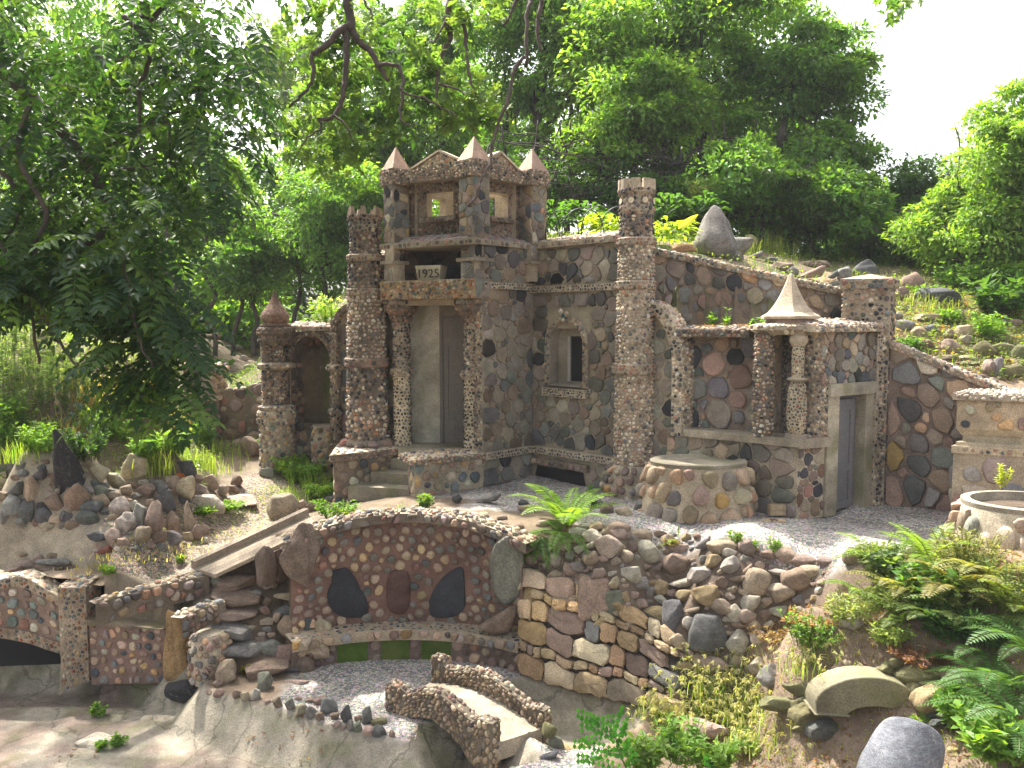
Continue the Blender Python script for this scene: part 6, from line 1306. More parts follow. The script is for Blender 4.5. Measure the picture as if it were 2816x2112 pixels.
mb = MB(); f4 = lambda u, v, h: np.stack([-5.3+u, 6.30+v, -.43+h+.03*np.sin(u*9)], -1); skin(mb, f4, 1.98, .34, 30, 4, (.30,.23,.16), jit=.01); put(mb, 'culvert_roof', M_DIRT, aw)
lw = thing('low_wall', 'low cobble wall with a thin concrete ledge between arch and upright stone', 'wall', (-2.95, 6.2, -1.1))
mb = MB(); a_, b_ = P_(252,1890,6.20), P_(458,1890,6.12); z0 = P_(0,1700,6.2)[2]; z1 = P_(0,1728,6.12)[2]
quad(mb, [a_[0],6.20,-1.25], [b_[0],6.12,-1.2], [b_[0],6.12,z1], [a_[0],6.20,z0], spec('round', hexs=.082, h=.014, pal=P_ROUND+P_MIX, mort=(.20,.13,.105), gap=.02, cap=.92, flat=.3)); put(mb, 'wall_face', M_MAS, lw, smooth=True, sharp=True)
mb = MB(); fo = [np.array([a_[0],6.17]), np.array([b_[0],6.09]), np.array([b_[0],6.24]), np.array([a_[0],6.32])]; prism(mb, fo, z0-.05, 0, spec('belt', hexs=.07, pal=P_DARKP, mort=(.2,.16,.11), h=.004, gap=.03), z1s=[z0+.0, z1, z1, z0], bot=True); put(mb, 'ledge', M_MOSS, lw, smooth=True, sharp=True)
o = arock(490,1785,74,205,'rust','block','standing between the low wall and the stairs', d=6.10, dep=.5, yaw=.35, seed=6); tag(o, 'tall rust-streaked upright stone between the low wall and the slab stairs', 'standing stone'); o.name = 'standing_stone'; ROCKS.pop()
# curbs
def curb(name, label, pts_px, z0, z1, rows, w=.10):
    t = None; a = np.array([gp(x, y, z1) for x, y in pts_px]); mb = MB(); L = len(a); d3 = np.gradient(a, axis=0); nr_ = np.array([[d[1], -d[0], 0] for d in d3]); nr_ /= np.linalg.norm(nr_, axis=1, keepdims=True)
    lo = a.copy(); lo[:,2] = z0; f = sweep_surf(lo, nr_, np.array([0,0,1.])); face(mb, f, f.L, z1-z0, spec('peb', hexs=(z1-z0)/rows, h=.035, pal=P_ROUND+P_BROWN, mort=MORT_D, asp=.35, cap=1.05), nu=30, nv=2)
    f = sweep_surf(a, np.tile([0,0,1.],(L,1)), -nr_); face(mb, f, f.L, w, spec('peb', hexs=.07, h=.02, pal=P_ROUND+P_PALE, mort=MORT), nu=30, nv=1)
    o = put(mb, name, M_MAS, None, smooth=True, sharp=True) if False else mb.build(name, M_MAS, None, True, True); return tag(o, label, 'curb')
curb('cobble_curb', 'two-course cobble curb edging the sandy path above the planting bed', [(262,1660),(330,1640),(400,1620),(470,1603),(540,1588),(575,1583)], -.60, -.42, 2.2)
curb('cobble_curb', 'short cobble curb running from the upright stone to the slab stairs', [(500,1700),(540,1678),(585,1662),(620,1655)], -.72, -.56, 2.2)
mb = MB(); q = gp(568,1790,-.86); lathe(mb, (q[0], q[1]+.08), [(.15,-1.12),(.14,-.80),(.10,-.74)], spec('peb', hexs=.065, h=.03, pal=P_ROUND, mort=MORT_L)); o = mb.build('cobble_pier', M_MAS, None, True, True); tag(o, 'stubby round pier of small cobbles left of the slab stairs', 'pier')
# timber ramp
rp_ = thing('timber_ramp', 'weathered plank ramp with side rail running down beside the bench wall', 'ramp', tuple(gp(555,1560,-.40)))
A = gp(536,1562,-.38); Bq = gp(592,1580,-.38); Cq = gp(848,1416,.02); Dq = Cq+(Bq-A); npk = 5
for i in range(npk):
    a = A+(Bq-A)*(i+.03)/npk; b_ = A+(Bq-A)*(i+.97)/npk; c = a+(Cq-A); d = b_+(Cq-A); mb = MB(); V = [a, b_, d, c]; lo = [v-np.array([0,0,.03]) for v in V]
    mb.add(np.array(V+lo), quads=[[0,1,2,3],[7,6,5,4],[4,5,1,0],[5,6,2,1],[6,7,3,2],[7,4,0,3]], col=np.array((.28,.225,.165))*(.8+.3*RNG.random())); put(mb, 'plank', M_WOOD, rp_, smooth=False)
mb = MB(); e = norm(np.cross(Bq-A, [0,0,1]))*0; s_ = norm(Bq-A)*.06; a, c = A-s_*.9, Cq-s_*.9; V = [a, a+s_, c+s_, c]; hi = [v+np.array([0,0,.055]) for v in V]; lo = [v-np.array([0,0,.05]) for v in V]
mb.add(np.array(hi+lo), quads=[[0,1,2,3],[4,5,1,0],[5,6,2,1],[6,7,3,2],[7,4,0,3]], col=(.24,.19,.14)); put(mb, 'rail', M_WOOD, rp_, smooth=False)
# wire hoops on the upper coping
hp = thing('hoop_edging', 'thin black wire hoop edging on the coping between belvedere and right tower', 'wire fence', (.7, 8.3, 2.5))
for (x0, x1, yt, d) in ((1490,1540,582,8.55),(1500,1592,577,8.5),(1545,1660,572,8.4),(1598,1705,566,8.25),(1652,1760,568,8.1)):
    mb = MB(); t = np.linspace(0, pi, 17); b0, b1 = pt(x0, 648, d), pt(x1, 644, d); z0 = 2.5; zt = pt(x0, yt, d)[2]
    pts_ = [b0*(1-k)+b1*k for k in (1-np.cos(t))/2]; pts_ = np.array([[p[0], p[1], z0+(zt-z0)*(math.sin(a)**.6)] for p, a in zip(pts_, t)]); tube(mb, pts_, .006, (.03,.03,.035), 5); put(mb, 'hoop', M_WIRE, hp, smooth=True)
# low pedestal and wall far left of the niche
pe = thing('garden_pedestal', 'squat pebble-topped pedestal with a low wall left of the arched niche', 'pedestal', (-3.9, 9.6, .4))
c0 = pt(560,1060,9.7)
mb = MB(); cz_ = (c0[0], 9.75)
prism(mb, rect(cz_, .34, .34, -.1), .3, .72, spec('crazy', mort=(.36,.29,.2), pal=P_BROWN)); prism(mb, rect(cz_, .42, .42, -.1), .72, .77, con((.38,.3,.22)), bot=True); prism(mb, rect(cz_, .36, .36, -.1), .77, 1.08, spec('round', hexs=.08, h=.03, pal=P_ROUND, mort=MORT)); prism(mb, rect(cz_, .44, .44, -.1), 1.08, 1.13, spec('peb', hexs=.07, pal=P_PALE, h=.03), top=spec('peb', hexs=.08, pal=P_PALE, h=.03), bot=True); put(mb, 'pedestal_body', M_MAS, pe, smooth=True, sharp=True)
mb = MB(); a = [(-3.68,9.72),(-3.3,9.8),(-2.75,9.65)]
for (p, q, za, zb) in ((a[0],a[1],.80,.86),(a[1],a[2],.86,1.05)): prism(mb, strip(p, q, .14), .2, 0, spec('round', r0=.04, r1=.09, h=.025, pal=P_BROWN, mort=MORT_D), top=spec('peb', hexs=.07, pal=P_PALE), z1s=[za,zb,zb,za])
put(mb, 'low_wall', M_MAS, pe, smooth=True, sharp=True)
o = rock(1880,682,66,22,'rust','block','small terracotta edging block in front of the tall grey boulder on the hill', d=8.05, dep=.6, name='edging_block', cat='edging block'); 
# ================================================================== vegetation
def leafq(mb, pos, d, n, L, Wd, col, fold=.15, shape=.45):
    """one folded rhombic leaf per row"""
    d = d/np.maximum(np.linalg.norm(d, axis=1, keepdims=True), 1e-9); s = np.cross(d, n); s /= np.maximum(np.linalg.norm(s, axis=1, keepdims=True), 1e-9); m = np.cross(s, d)
    L = np.asarray(L)[:, None]*np.ones((len(pos), 1)); Wd = np.asarray(Wd)[:, None]*np.ones((len(pos), 1))
    a = pos; b_ = pos+d*L*shape+s*Wd*.5+m*Wd*fold; c = pos+d*L-m*L*.08; e = pos+d*L*shape-s*Wd*.5+m*Wd*fold
    V = np.stack([a, b_, c, e], 1).reshape(-1, 3); q = np.arange(len(pos)*4).reshape(-1, 4); mb.add(V, quads=q, col=np.repeat(col, 4, 0))
def lcol(base, n, rg, v=.22, h=.10):
    c = np.array(base)[None]*(1+rg.normal(0, v, (n, 1))); c = c*(1+rg.normal(0, h, (n, 3))*np.array([1., .3, .6])); return np.clip(c, .008, .6)
def unit(v): return v/np.maximum(np.linalg.norm(v, axis=-1, keepdims=True), 1e-9)
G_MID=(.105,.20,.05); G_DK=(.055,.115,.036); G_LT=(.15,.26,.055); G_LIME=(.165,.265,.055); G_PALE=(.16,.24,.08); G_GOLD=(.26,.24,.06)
def crown(mb, cx, cy, rx, ry, d, dd, ncl, rc, nl, L, base, rg, asp=.55, droop=.3, shell=.6):
    """leaf clumps spread through an ellipsoid given in photograph pixels at distance d"""
    c0 = pt(cx, cy, d); sx = rx/FPX*d; sz = ry/FPX*d; ncl = int(ncl*1.5); nl = int(nl*.78)
    for k in range(ncl):
        u = unit(rg.normal(0, 1, 3)); rr = shell+(1-shell)*rg.random(); 
        if rg.random() < .25: rr *= .5
        cc = c0+u*rr*np.array([sx, dd, sz]); r = rc*(.35+.85*rg.random()); st = rg.uniform(.7,1.5); n = int(nl*(.6+.8*rg.random()))
        v = unit(rg.normal(0, 1, (n, 3))+np.array([0,-.25,.55])); rad = r*(rg.random(n)**.35); p = cc+v*rad[:, None]*np.array([1,1,.55*st]); p[:,2] -= droop*np.maximum(0, rad)**1.5*rg.random(n)
        dr = unit(v+rg.normal(0,.6,(n,3))+np.array([0,0,-.55])); nn = unit(np.array([0,0,1.])+v*.6+rg.normal(0,.45,(n,3)))
        leafq(mb, p, dr, nn, L*(.6+.7*rg.random(n)), L*asp*(.7+.5*rg.random(n)), lcol(np.array(base)*(1+rg.normal(0,.13)), n, rg))
    return c0
def trunk(mb, p0, p1, r0, r1, col, rg, wob=.05, n=9):
    t = np.linspace(0, 1, n)[:, None]; P = np.asarray(p0)*(1-t)+np.asarray(p1)*t; P += rg.normal(0, wob, P.shape)*np.sin(t*pi); tube(mb, smooth_path(P, 3), np.interp(np.linspace(0, 1, (n-1)*3+1), [0, 1], [r0, r1]), col, 6)
def tree(name, label, cat, crowns, stems, seed, group=None, leafmat=M_LEAF, bark=(.07,.055,.045), zg=None):
    rg = rs(seed); x0 = stems[0]; b0 = pt(x0[0], x0[1], x0[2]); t = thing(name, label, cat, tuple(b0), group); mb = MB(); cs = []
    for c in crowns: cs.append(crown(mb, *c[:12], rg, *c[12:]) if len(c) > 12 else crown(mb, *c, rg))
    put(mb, 'crown', leafmat, t, smooth=False)
    mb = MB()
    for s in stems:
        p = pt(s[0], s[1], s[2]); q = pt(s[3], s[4], s[5] if len(s) > 6 else s[2]); trunk(mb, p-[0,0,.3], q, s[-1], s[-1]*.45, bark, rg, .08)
        for _ in range(5):
            k = .35+.6*rg.random(); b_ = p+(q-p)*k; c = cs[rg.integers(len(cs))]; e = c+rg.normal(0, .45, 3)*np.array([1,.6,.7]); trunk(mb, b_, e, s[-1]*.4, .008, bark, rg, .07)
    put(mb, 'trunk', M_BARK, t, smooth=True)
    return t
# background: a deep wood closes the view, single trees in front of it
rgw = rs(5); mb = MB()
for (cx, cy, rx, ry, d, n) in ((150,600,560,420,22,90),(100,120,420,220,23,50),(560,820,260,170,19,40),(950,640,330,240,21,60),(1350,480,300,260,20,50),(1900,420,420,260,19,70),(2350,720,330,200,18,44),(2750,840,260,200,16,36),(300,860,500,160,17,50)):
    crown(mb, cx, cy, rx, ry, d, 2.0, n, .85, 300, .17, (G_MID, G_DK, G_LT)[n % 3], rgw)
o = mb.build('distant_wood', M_LEAF, None, False); tag(o, 'dense green wood closing the view far behind the castle', 'wood', kind='stuff')
TG = 'trees behind the castle'
BK = (.085,.07,.06)
tree('vine_covered_tree', 'tall vine-draped tree rising in the centre behind the right tower', 'tree', [(1800,170,300,230,13.3,1.3,46,.62,420,.105,G_LT),(1990,60,240,160,13.6,1.2,22,.6,380,.105,G_LT)], [(1840,560,13.3,1800,250,.10),(1900,560,13.3,1990,150,.07),(1780,560,13.0,1720,220,.05)], 31, TG, bark=BK)
tree('vine_covered_tree', 'dark drooping tree with hanging clumps between the castle roof and the right tower', 'tree', [(1480,190,230,240,14.2,1.2,44,.6,400,.10,G_MID),(1560,20,260,120,14.5,1.0,20,.6,380,.10,G_LT)], [(1480,600,14.0,1470,200,.09),(1560,600,14.0,1580,120,.06),(1400,600,14.0,1390,260,.05)], 32, TG, bark=BK)
tree('vine_covered_tree', 'rounded bright clump tree nearest the right tower with a shadowed hollow below', 'tree', [(1790,300,150,130,12.0,.7,24,.42,380,.09,G_LT),(1680,370,120,120,12.0,.7,18,.38,360,.09,G_LT)], [(1750,610,12.0,1760,300,.05),(1650,610,12.0,1660,350,.04),(1850,610,12.0,1820,320,.04),(1700,610,12.2,1640,200,14,.04)], 33, TG, bark=BK)
tree('leafy_tree', 'ragged tree at the right end of the tall wood against the white sky', 'tree', [(2180,330,200,270,12.8,1.1,44,.5,400,.095,G_MID),(2270,170,110,110,13,.6,14,.4,340,.095,G_MID),(2340,440,80,90,12.8,.5,8,.36,300,.09,G_MID)], [(2150,620,12.6,2170,200,.08),(2230,620,12.6,2260,330,.05)], 34, TG, bark=BK)
tree('shrubby_tree', 'broad dark green shrubby tree above the hillside stones', 'tree', [(2080,520,260,130,11.4,.9,36,.42,420,.085,G_MID),(2290,600,170,120,11.2,.8,24,.4,400,.08,G_MID)], [(2090,690,11.3,2080,480,.05),(2220,700,11.3,2250,560,.04),(2000,680,11.3,1980,500,.03)], 35, TG, bark=BK)
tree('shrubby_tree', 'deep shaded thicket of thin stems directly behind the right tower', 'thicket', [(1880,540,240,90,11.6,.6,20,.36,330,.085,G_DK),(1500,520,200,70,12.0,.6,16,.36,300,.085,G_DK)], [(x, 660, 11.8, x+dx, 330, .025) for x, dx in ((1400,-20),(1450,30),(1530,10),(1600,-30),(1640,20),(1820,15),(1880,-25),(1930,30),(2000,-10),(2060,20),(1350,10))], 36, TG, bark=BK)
tree('slender_tree', 'pale slender tree far away in the gap left of the oak branches', 'tree', [(790,180,110,140,25,1.2,26,.55,230,.16,G_PALE),(760,330,90,70,25,1.0,9,.5,180,.16,G_PALE)], [(810,620,25,780,200,.10)], 37, TG, bark=(.25,.22,.18))
tree('leafy_tree', 'sunlit yellow-green tree behind the left tower', 'tree', [(1000,430,230,150,16.5,1.2,34,.6,330,.115,G_LIME),(1210,330,170,150,16,1.0,22,.55,330,.11,G_LT)], [(1000,860,16,1010,430,.09),(1180,820,16,1200,330,.07)], 38, TG, bark=BK)
tree('leafy_tree', 'soft mid-green tree closing the gap behind the oak branches', 'tree', [(1120,150,230,170,17.5,1.2,34,.6,340,.12,G_MID),(1000,300,170,130,17,1.0,20,.55,330,.12,G_LT)], [(1120,860,17,1120,200,.09),(1040,860,17,1000,300,.05)], 44, TG, bark=BK)
tree('leafy_tree', 'bushy mid-green tree between the onion turret and the left tower', 'tree', [(930,620,170,170,13.5,1.0,36,.42,400,.085,G_MID),(1060,560,110,110,13.5,.8,14,.4,380,.085,G_LT)], [(900,900,13.4,920,560,.05),(970,900,13.4,990,560,.05)], 39, TG, bark=BK)
tree('shrubby_tree', 'multi-stemmed shrubby tree with dark trunks left of the onion turret', 'tree', [(690,700,150,150,13.8,.9,30,.42,380,.09,G_MID),(600,560,130,130,14.5,.9,20,.45,360,.10,G_LT)], [(x, 930, 13.6, x+dx, 560, .045) for x, dx in ((590,-30),(640,20),(700,-10),(800,40),(860,-20),(470,-20))], 40, TG, bark=BK)
tree('leafy_tree', 'light green tree seen through the walnut branches at the left', 'tree', [(330,620,230,220,15.5,1.2,34,.6,340,.115,G_LIME),(90,640,190,190,15,1.2,24,.6,330,.11,G_LT)], [(300,980,15,320,560,.08),(120,980,15,100,560,.07)], 41, TG, bark=BK)
tree('leafy_tree', 'bright lime tree leaning in from the right edge', 'tree', [(2760,500,150,190,9.6,.9,40,.36,400,.07,G_LIME),(2640,640,150,110,9.8,.8,30,.32,380,.07,G_LIME),(2790,760,130,140,9.4,.7,26,.34,380,.07,G_LT),(2800,340,110,90,9.7,.6,16,.3,300,.07,G_LIME)], [(2900,980,9.6,2800,480,.07),(2800,940,9.6,2650,640,.04)], 42, bark=BK)
tree('leafy_tree', 'darker green tree behind the lime tree at the right', 'tree', [(2560,600,130,150,12.4,.9,30,.45,380,.085,G_DK),(2480,740,150,110,11.4,.8,30,.38,380,.08,G_MID),(2420,640,90,90,11.8,.6,14,.35,340,.08,G_MID),(2640,830,130,70,10.6,.7,20,.32,340,.075,G_DK)], [(2560,900,12,2560,560,.06),(2490,900,11.5,2470,700,.04)], 43, bark=BK)
# near walnut branches at the upper left
def frond(mb, p, d0, L, npair, ll, lw, base, rg, droop=.5, term=True, tw=None):
    """pinnate leaf: rachis bending down, paired leaflets"""
    n = npair+1; t = np.linspace(0, 1, n+1); d = unit(np.asarray(d0, float)); hz = np.array([d[0], d[1], 0]); P = [np.asarray(p, float)]; cur = d.copy()
    D = [cur]
    for i in range(n): cur = unit(cur+np.array([0,0,-droop/n])); P.append(P[-1]+cur*L/n); D.append(cur)
    P = np.array(P); D = np.array(D); side = unit(np.cross(D, np.array([0,0,1.])+.001)); up = unit(np.cross(side, D))
    if tw is not None: side, up = side*cos(tw)+up*sin(tw), up*cos(tw)-side*sin(tw)
    k = np.arange(1, n+1); env = np.sin(np.pi*(.18+.72*k/n))**.6
    pos = np.concatenate([P[k], P[k]]); dr = np.concatenate([side[k]*.9+D[k]*.45-up[k]*.18, -side[k]*.9+D[k]*.45-up[k]*.18])+rg.normal(0,.10,(2*len(k),3)); nn = np.concatenate([up[k], up[k]])+rg.normal(0,.18,(2*len(k),3))
    lt = np.concatenate([env, env])*ll*(.85+.3*rg.random(2*len(k)))
    if term: pos = np.vstack([pos, P[-1]]); dr = np.vstack([dr, D[-1]]); nn = np.vstack([nn, up[-1]]); lt = np.append(lt, ll*.8)
    leafq(mb, pos, dr, nn, lt, np.full(len(lt), lw)*(.85+.3*rg.random(len(lt))), lcol(base, len(lt), rg, .12, .06), .12, .42)
    return P
rg = rs(61); wal = thing('walnut_tree', 'dark overhanging walnut tree with feather-like leaves filling the upper left', 'tree', tuple(pt(-300, 300, 5.5)))
REG = np.array([(-150,-150),(760,-150),(700,110),(705,330),(610,480),(650,600),(500,640),(455,790),(540,930),(500,1120),(410,1180),(310,1120),(330,980),(250,880),(150,800),(-150,860)], float)
mb = MB(); tw_ = MB(); k = 0
while k < 1600:
    x = rg.uniform(-150, 760); y = rg.uniform(-150, 1180)
    if not inside(REG, np.array([x]), np.array([y]))[0]: continue
    if vnoise(np.array([x/230.]), np.array([y/230.]), 1.0, 3)[0] < -.24 and rg.random() < .8: continue
    
    d = (rg.uniform(4.4, 6.6) if rg.random() < .72 else rg.uniform(6.6, 8.6)) if y < 700 else rg.uniform(4.3, 5.0)
    p = pt(x, y-40, d); a = rg.uniform(0, 2*pi); dr = np.array([cos(a)*.8, sin(a)*.45-.15, rg.uniform(-.55,.25)])
    P = frond(mb, p, dr, rg.uniform(.28,.44), int(rg.integers(6,9)), .095, .034, (.028,.068,.026) if rg.random() < .72 else (.075,.14,.035), rg, droop=.9)
    tube(tw_, P[::2] if len(P) > 5 else P, .0022, (.10,.13,.05), 3); k += 1
put(mb, 'crown', M_LEAF, wal, smooth=False); put(tw_, 'leaf_stalks', M_LEAF, wal, smooth=True)
def limb(parent, paths, col, name='branch'):
    for (d0, d1, r0, r1, P) in paths:
        mb = MB(); n = len(P); W = np.array([pt(x, y, d0+(d1-d0)*i/(n-1)-.45) for i, (x, y) in enumerate(P)]); S = smooth_path(W, 6); tt = np.linspace(0, 1, len(S)); S = S+RNG.normal(0, .004, S.shape); tube(mb, S, r0+(r1-r0)*tt, col, 8); put(mb, name, M_BARK, parent, smooth=True)
limb(wal, [(5.6,5.6,.05,.03,[(-200,-60),(-60,130),(80,260),(150,340),(235,443),(300,560)]),(5.5,5.4,.035,.014,[(400,-60),(398,0),(398,77),(362,149),(300,170),(250,130)]),(5.2,5.2,.016,.009,[(335,45),(402,100),(411,167),(384,235),(384,320),(384,398),(425,448),(340,465)]),(5.0,5.0,.018,.008,[(80,290),(54,389),(68,475),(127,583),(95,678),(93,750),(85,860),(110,1000)]),(5.2,5.2,.016,.006,[(-60,440),(0,470),(30,500),(60,560),(10,680),(0,780)]),
 (5.4,5.2,.022,.012,[(298,628),(244,669),(194,705),(176,750),(160,800)]),(4.8,4.7,.010,.005,[(340,700),(353,800),(362,845),(389,949),(425,1012)]),(5.5,5.5,.020,.008,[(235,443),(290,400),(360,370),(440,320),(530,300)]),(5.3,5.2,.010,.005,[(384,350),(460,335),(465,400),(470,460)]),(5.0,4.8,.012,.005,[(-40,600),(80,800),(190,980),(210,1000)]),(5.6,5.6,.022,.01,[(398,77),(440,30),(500,-40)]),(5.8,5.6,.02,.01,[(300,170),(330,250),(430,230),(560,180)])], (.095,.075,.062))
# oak branches hanging at the top centre
rg = rs(62); oak = thing('oak_tree', 'oak branches with lobed leaves hanging down from the top centre', 'tree', tuple(pt(1100, -400, 6.6)))
S5 = lambda L: [(700+x/2.765, y/2.765) for x, y in L]
OB = [(6.6,6.4,.040,.014,S5([(700,-200),(710,0),(735,180),(770,290),(880,390),(950,510),(1015,615)])),(6.5,6.3,.028,.009,S5([(735,190),(640,240),(540,350),(430,430),(450,540),(400,680),(260,820)])),(6.5,6.3,.026,.012,S5([(690,230),(700,400),(690,600),(650,800),(590,890),(490,910)])),(6.4,6.2,.017,.007,S5([(950,490),(1080,500),(1130,600),(1130,700),(1280,740)])),(6.3,6.2,.013,.005,S5([(1130,700),(1110,900),(1200,960)])),
 (6.8,6.5,.034,.010,S5([(1500,-200),(1490,0),(1460,160),(1490,270),(1420,430),(1390,620),(1380,780)])),(6.7,6.4,.016,.007,S5([(1590,160),(1610,400),(1640,600),(1680,720)])),(6.5,6.3,.020,.012,S5([(2120,-200),(2100,0),(2070,130),(2070,500)])),(6.4,5.9,.014,.010,S5([(2050,430),(1970,540),(1930,750),(1850,950),(1800,1150),(1790,1250),(1730,1350),(1690,1480),(1630,1570)])),(6.6,6.5,.022,.010,S5([(2200,-200),(2180,0),(2150,200),(2180,400)])),(6.6,6.5,.018,.008,S5([(2020,-150),(1990,0),(1900,200)])),
 (6.3,6.2,.010,.004,S5([(490,910),(500,980),(400,1050),(300,1200)])),(6.3,6.2,.010,.004,S5([(600,880),(700,960),(750,1080)])),(6.4,6.3,.010,.005,S5([(1400,640),(1540,680),(1600,730)])),(6.4,6.3,.010,.005,S5([(830,0),(880,90),(900,150)])),(6.6,6.5,.012,.006,S5([(1460,160),(1400,260),(1350,340)])),(6.3,6.2,.009,.004,S5([(1280,740),(1400,800),(1540,890)]))]
limb(oak, OB, (.085,.062,.05))
mb = MB()
def oakleaf(p, d, n, L, col):
    d = unit(d); s = unit(np.cross(d, n)); m = len(p)
    leafq(mb, p, d, n, L, L*.42, col, .08, .5)
    for k, w in ((.30,.42),(.58,.46)):
        for sg in (1, -1): leafq(mb, p+d*(L*k)[:, None], d*.55+s*sg, n, L*w, L*.20, col, .05, .6)
cl = []
for (x, y, sx, sy, n) in ((850,30,60,40,12),(900,120,60,60,16),(1000,60,80,60,16),(1010,180,90,60,18),(880,210,40,50,8),(1140,140,70,50,14),(1160,220,60,50,12),(840,330,40,30,8),(900,260,50,50,8),(950,330,70,50,16),(1080,300,70,50,16),(1200,290,80,50,20),(1280,330,60,40,16),(1320,290,40,40,10),(1100,370,80,40,16),(980,400,60,40,12),(900,420,60,40,12),(1250,60,60,50,10),(1330,20,70,30,12),(930,480,50,30,5),(1300,240,40,30,6),(1190,60,60,60,10),(2470,10,18,14,4),(1000,250,80,60,10)):
    for _ in range(int(n*1.0)): cl.append((rg.normal(x, sx*.75), rg.normal(y, sy*.75), rg.uniform(6.0, 6.9)))
cl = [q for q in cl if not (q[0] > 1020 and q[1] > 360) and not (q[0] > 940 and q[1] > 450)]
for (x, y, d) in cl:
    p = pt(x, y, d); m = int(rg.integers(6, 10)); P = np.tile(p, (m, 1))+rg.normal(0,.035,(m,3)); D = unit(rg.normal(0,1,(m,3))+np.array([0,-.1,-.25])); N = unit(np.array([0,-.2,1.])+rg.normal(0,.5,(m,3)))
    oakleaf(P, D, N, .085+.05*rg.random(m), lcol(G_DK if rg.random() < .35 else (.12,.19,.06), m, rg, .15, .06))
put(mb, 'crown', M_LEAF, oak, smooth=False)

# ------------------------------------------------------------------ ferns, herbs, grasses
def fern(px, py, L, nf, label, base=(.10,.20,.03), d=None, seed=0, spread=1., npin=24, dead=0, name='fern', cat='fern', group=None, tilt=None, erect=.9):
    rg = rs(2000+seed); p0 = drop(px, py) if d is None else pt(px, py, d); mb = MB(); p0 = p0-np.array([0,0,.01])
    for k in range(nf):
        a = 2*pi*k/nf+rg.normal(0,.25); lean = rg.uniform(.25,.75)*spread; d0 = np.array([cos(a)*lean, sin(a)*lean, erect]); LL = L*rg.uniform(.7,1.1); bcol = base if k >= dead else (.22,.12,.05)
        if tilt is not None: d0 = d0+np.array(tilt)
        n = npin; d_ = unit(d0); P = [p0.copy()]; cur = d_; D = [cur]
        for i in range(n): cur = unit(cur+np.array([cos(a)*.03, sin(a)*.03, -(.055 if k >= dead else .12)*spread])); P.append(P[-1]+cur*LL/n); D.append(cur)
        P = np.array(P); D = np.array(D); side = unit(np.cross(D, np.array([0,0,1.]))); up = unit(np.cross(side, D)); j = np.arange(3, n+1); t = j/n
        env = np.sin(pi*np.clip(t*.95+.03, 0, 1))**.75*(1-.35*t); ll = LL*.21*env
        for sg in (1,-1): leafq(mb, P[j]+0, side[j]*sg*.95+D[j]*.30+rg.normal(0,.05,(len(j),3)), up[j]+rg.normal(0,.1,(len(j),3)), ll, np.full(len(j), LL/n*.85), lcol(bcol, len(j), rg, .12, .05), .1, .3)
        tube(mb, P[::3], .0025, (.13,.14,.05), 3)
    o = mb.build(name, M_LEAF, None, False, loc=p0); return tag(o, label, cat, group)
def herb(px, py, h, w, label, base=G_LT, n=16, L=.04, asp=.45, d=None, seed=0, name='leafy_weed', cat='plant', group=None, upright=.6, per=14, tip=None, p0=None):
    """bushy clump of leafy stems"""
    rg = rs(3000+seed); p0 = (drop(px, py) if d is None else pt(px, py, d)) if p0 is None else np.array(p0); mb = MB()
    for k in range(n):
        a = rg.uniform(0, 2*pi); r = w*.5*math.sqrt(rg.random()); b_ = p0+np.array([cos(a)*r*.5, sin(a)*r*.4, 0]); hh = h*rg.uniform(.55,1.05); e = p0+np.array([cos(a)*r, sin(a)*r*.8, hh])
        t = np.linspace(0, 1, 4)[:, None]; P = b_*(1-t)+e*t+np.array([0,0,.03])*np.sin(t*pi); tube(mb, P, .0022, np.array(base)*.9, 3)
        tt = rg.uniform(.2, 1.0, per); pos = b_*(1-tt[:, None])+e*tt[:, None]; D = unit(rg.normal(0,1,(per,3))*np.array([1,1,.35])+np.array([0,0,upright-.3])); N = unit(np.array([0,0,1.])+rg.normal(0,.4,(per,3)))
        leafq(mb, pos, D, N, L*(.6+.7*rg.random(per)), L*asp*(.8+.4*rg.random(per)), lcol(base, per, rg, .16, .08))
        if tip is not None and rg.random() < .8:
            m = 12; leafq(mb, e+rg.normal(0,.012,(m,3)), unit(rg.normal(0,1,(m,3))), unit(rg.normal(0,1,(m,3))), np.full(m,.014), np.full(m,.012), lcol(tip, m, rg, .1, .03))
    o = mb.build(name, M_LEAF, None, False, loc=p0); return tag(o, label, cat, group)
def blades(mb, P0, h, n, rg, base, spread=.35, w=.004, head=None, curl=1.0):
    a = rg.uniform(0, 2*pi, n); hh = h*rg.uniform(.55,1.1,n); l = spread*rg.random(n)**.7; dx = np.cos(a)*l; dy = np.sin(a)*l; c = lcol(base, n, rg, .2, .08); V = []
    sd = np.stack([-np.sin(a), np.cos(a), 0*a], 1)
    for t, ww in ((0,1.),(.4,.9),(.75,.6),(1.,.08)):
        x = P0[:,0]+dx*hh*t**1.6*curl; y = P0[:,1]+dy*hh*t**1.6*curl; z = P0[:,2]+hh*(t-.28*t**3*l/spread*curl); ctr = np.stack([x, y, z], 1); V += [ctr-sd*w*ww, ctr+sd*w*ww]
    tipc = V[-1]
    V = np.stack(V, 1).reshape(-1, 3); o = (np.arange(n)*8)[:, None, None]; q = np.array([[0,1,3,2],[2,3,5,4],[4,5,7,6]]); mb.add(V, quads=(q[None]+o).reshape(-1, 4), col=np.repeat(c, 8, 0))
    if head is not None:
        k = rg.random(n) < .75; m = 5; p = np.repeat(tipc[k], m, 0)+rg.normal(0,.005,(k.sum()*m,3)); leafq(mb, p, unit(np.repeat(np.stack([dx[k],dy[k],-.25*np.ones(k.sum())],1), m, 0)+rg.normal(0,.15,(len(p),3))), unit(rg.normal(0,1,(len(p),3))), np.full(len(p),.036), np.full(len(p),.009), lcol(head, len(p), rg, .12, .05))
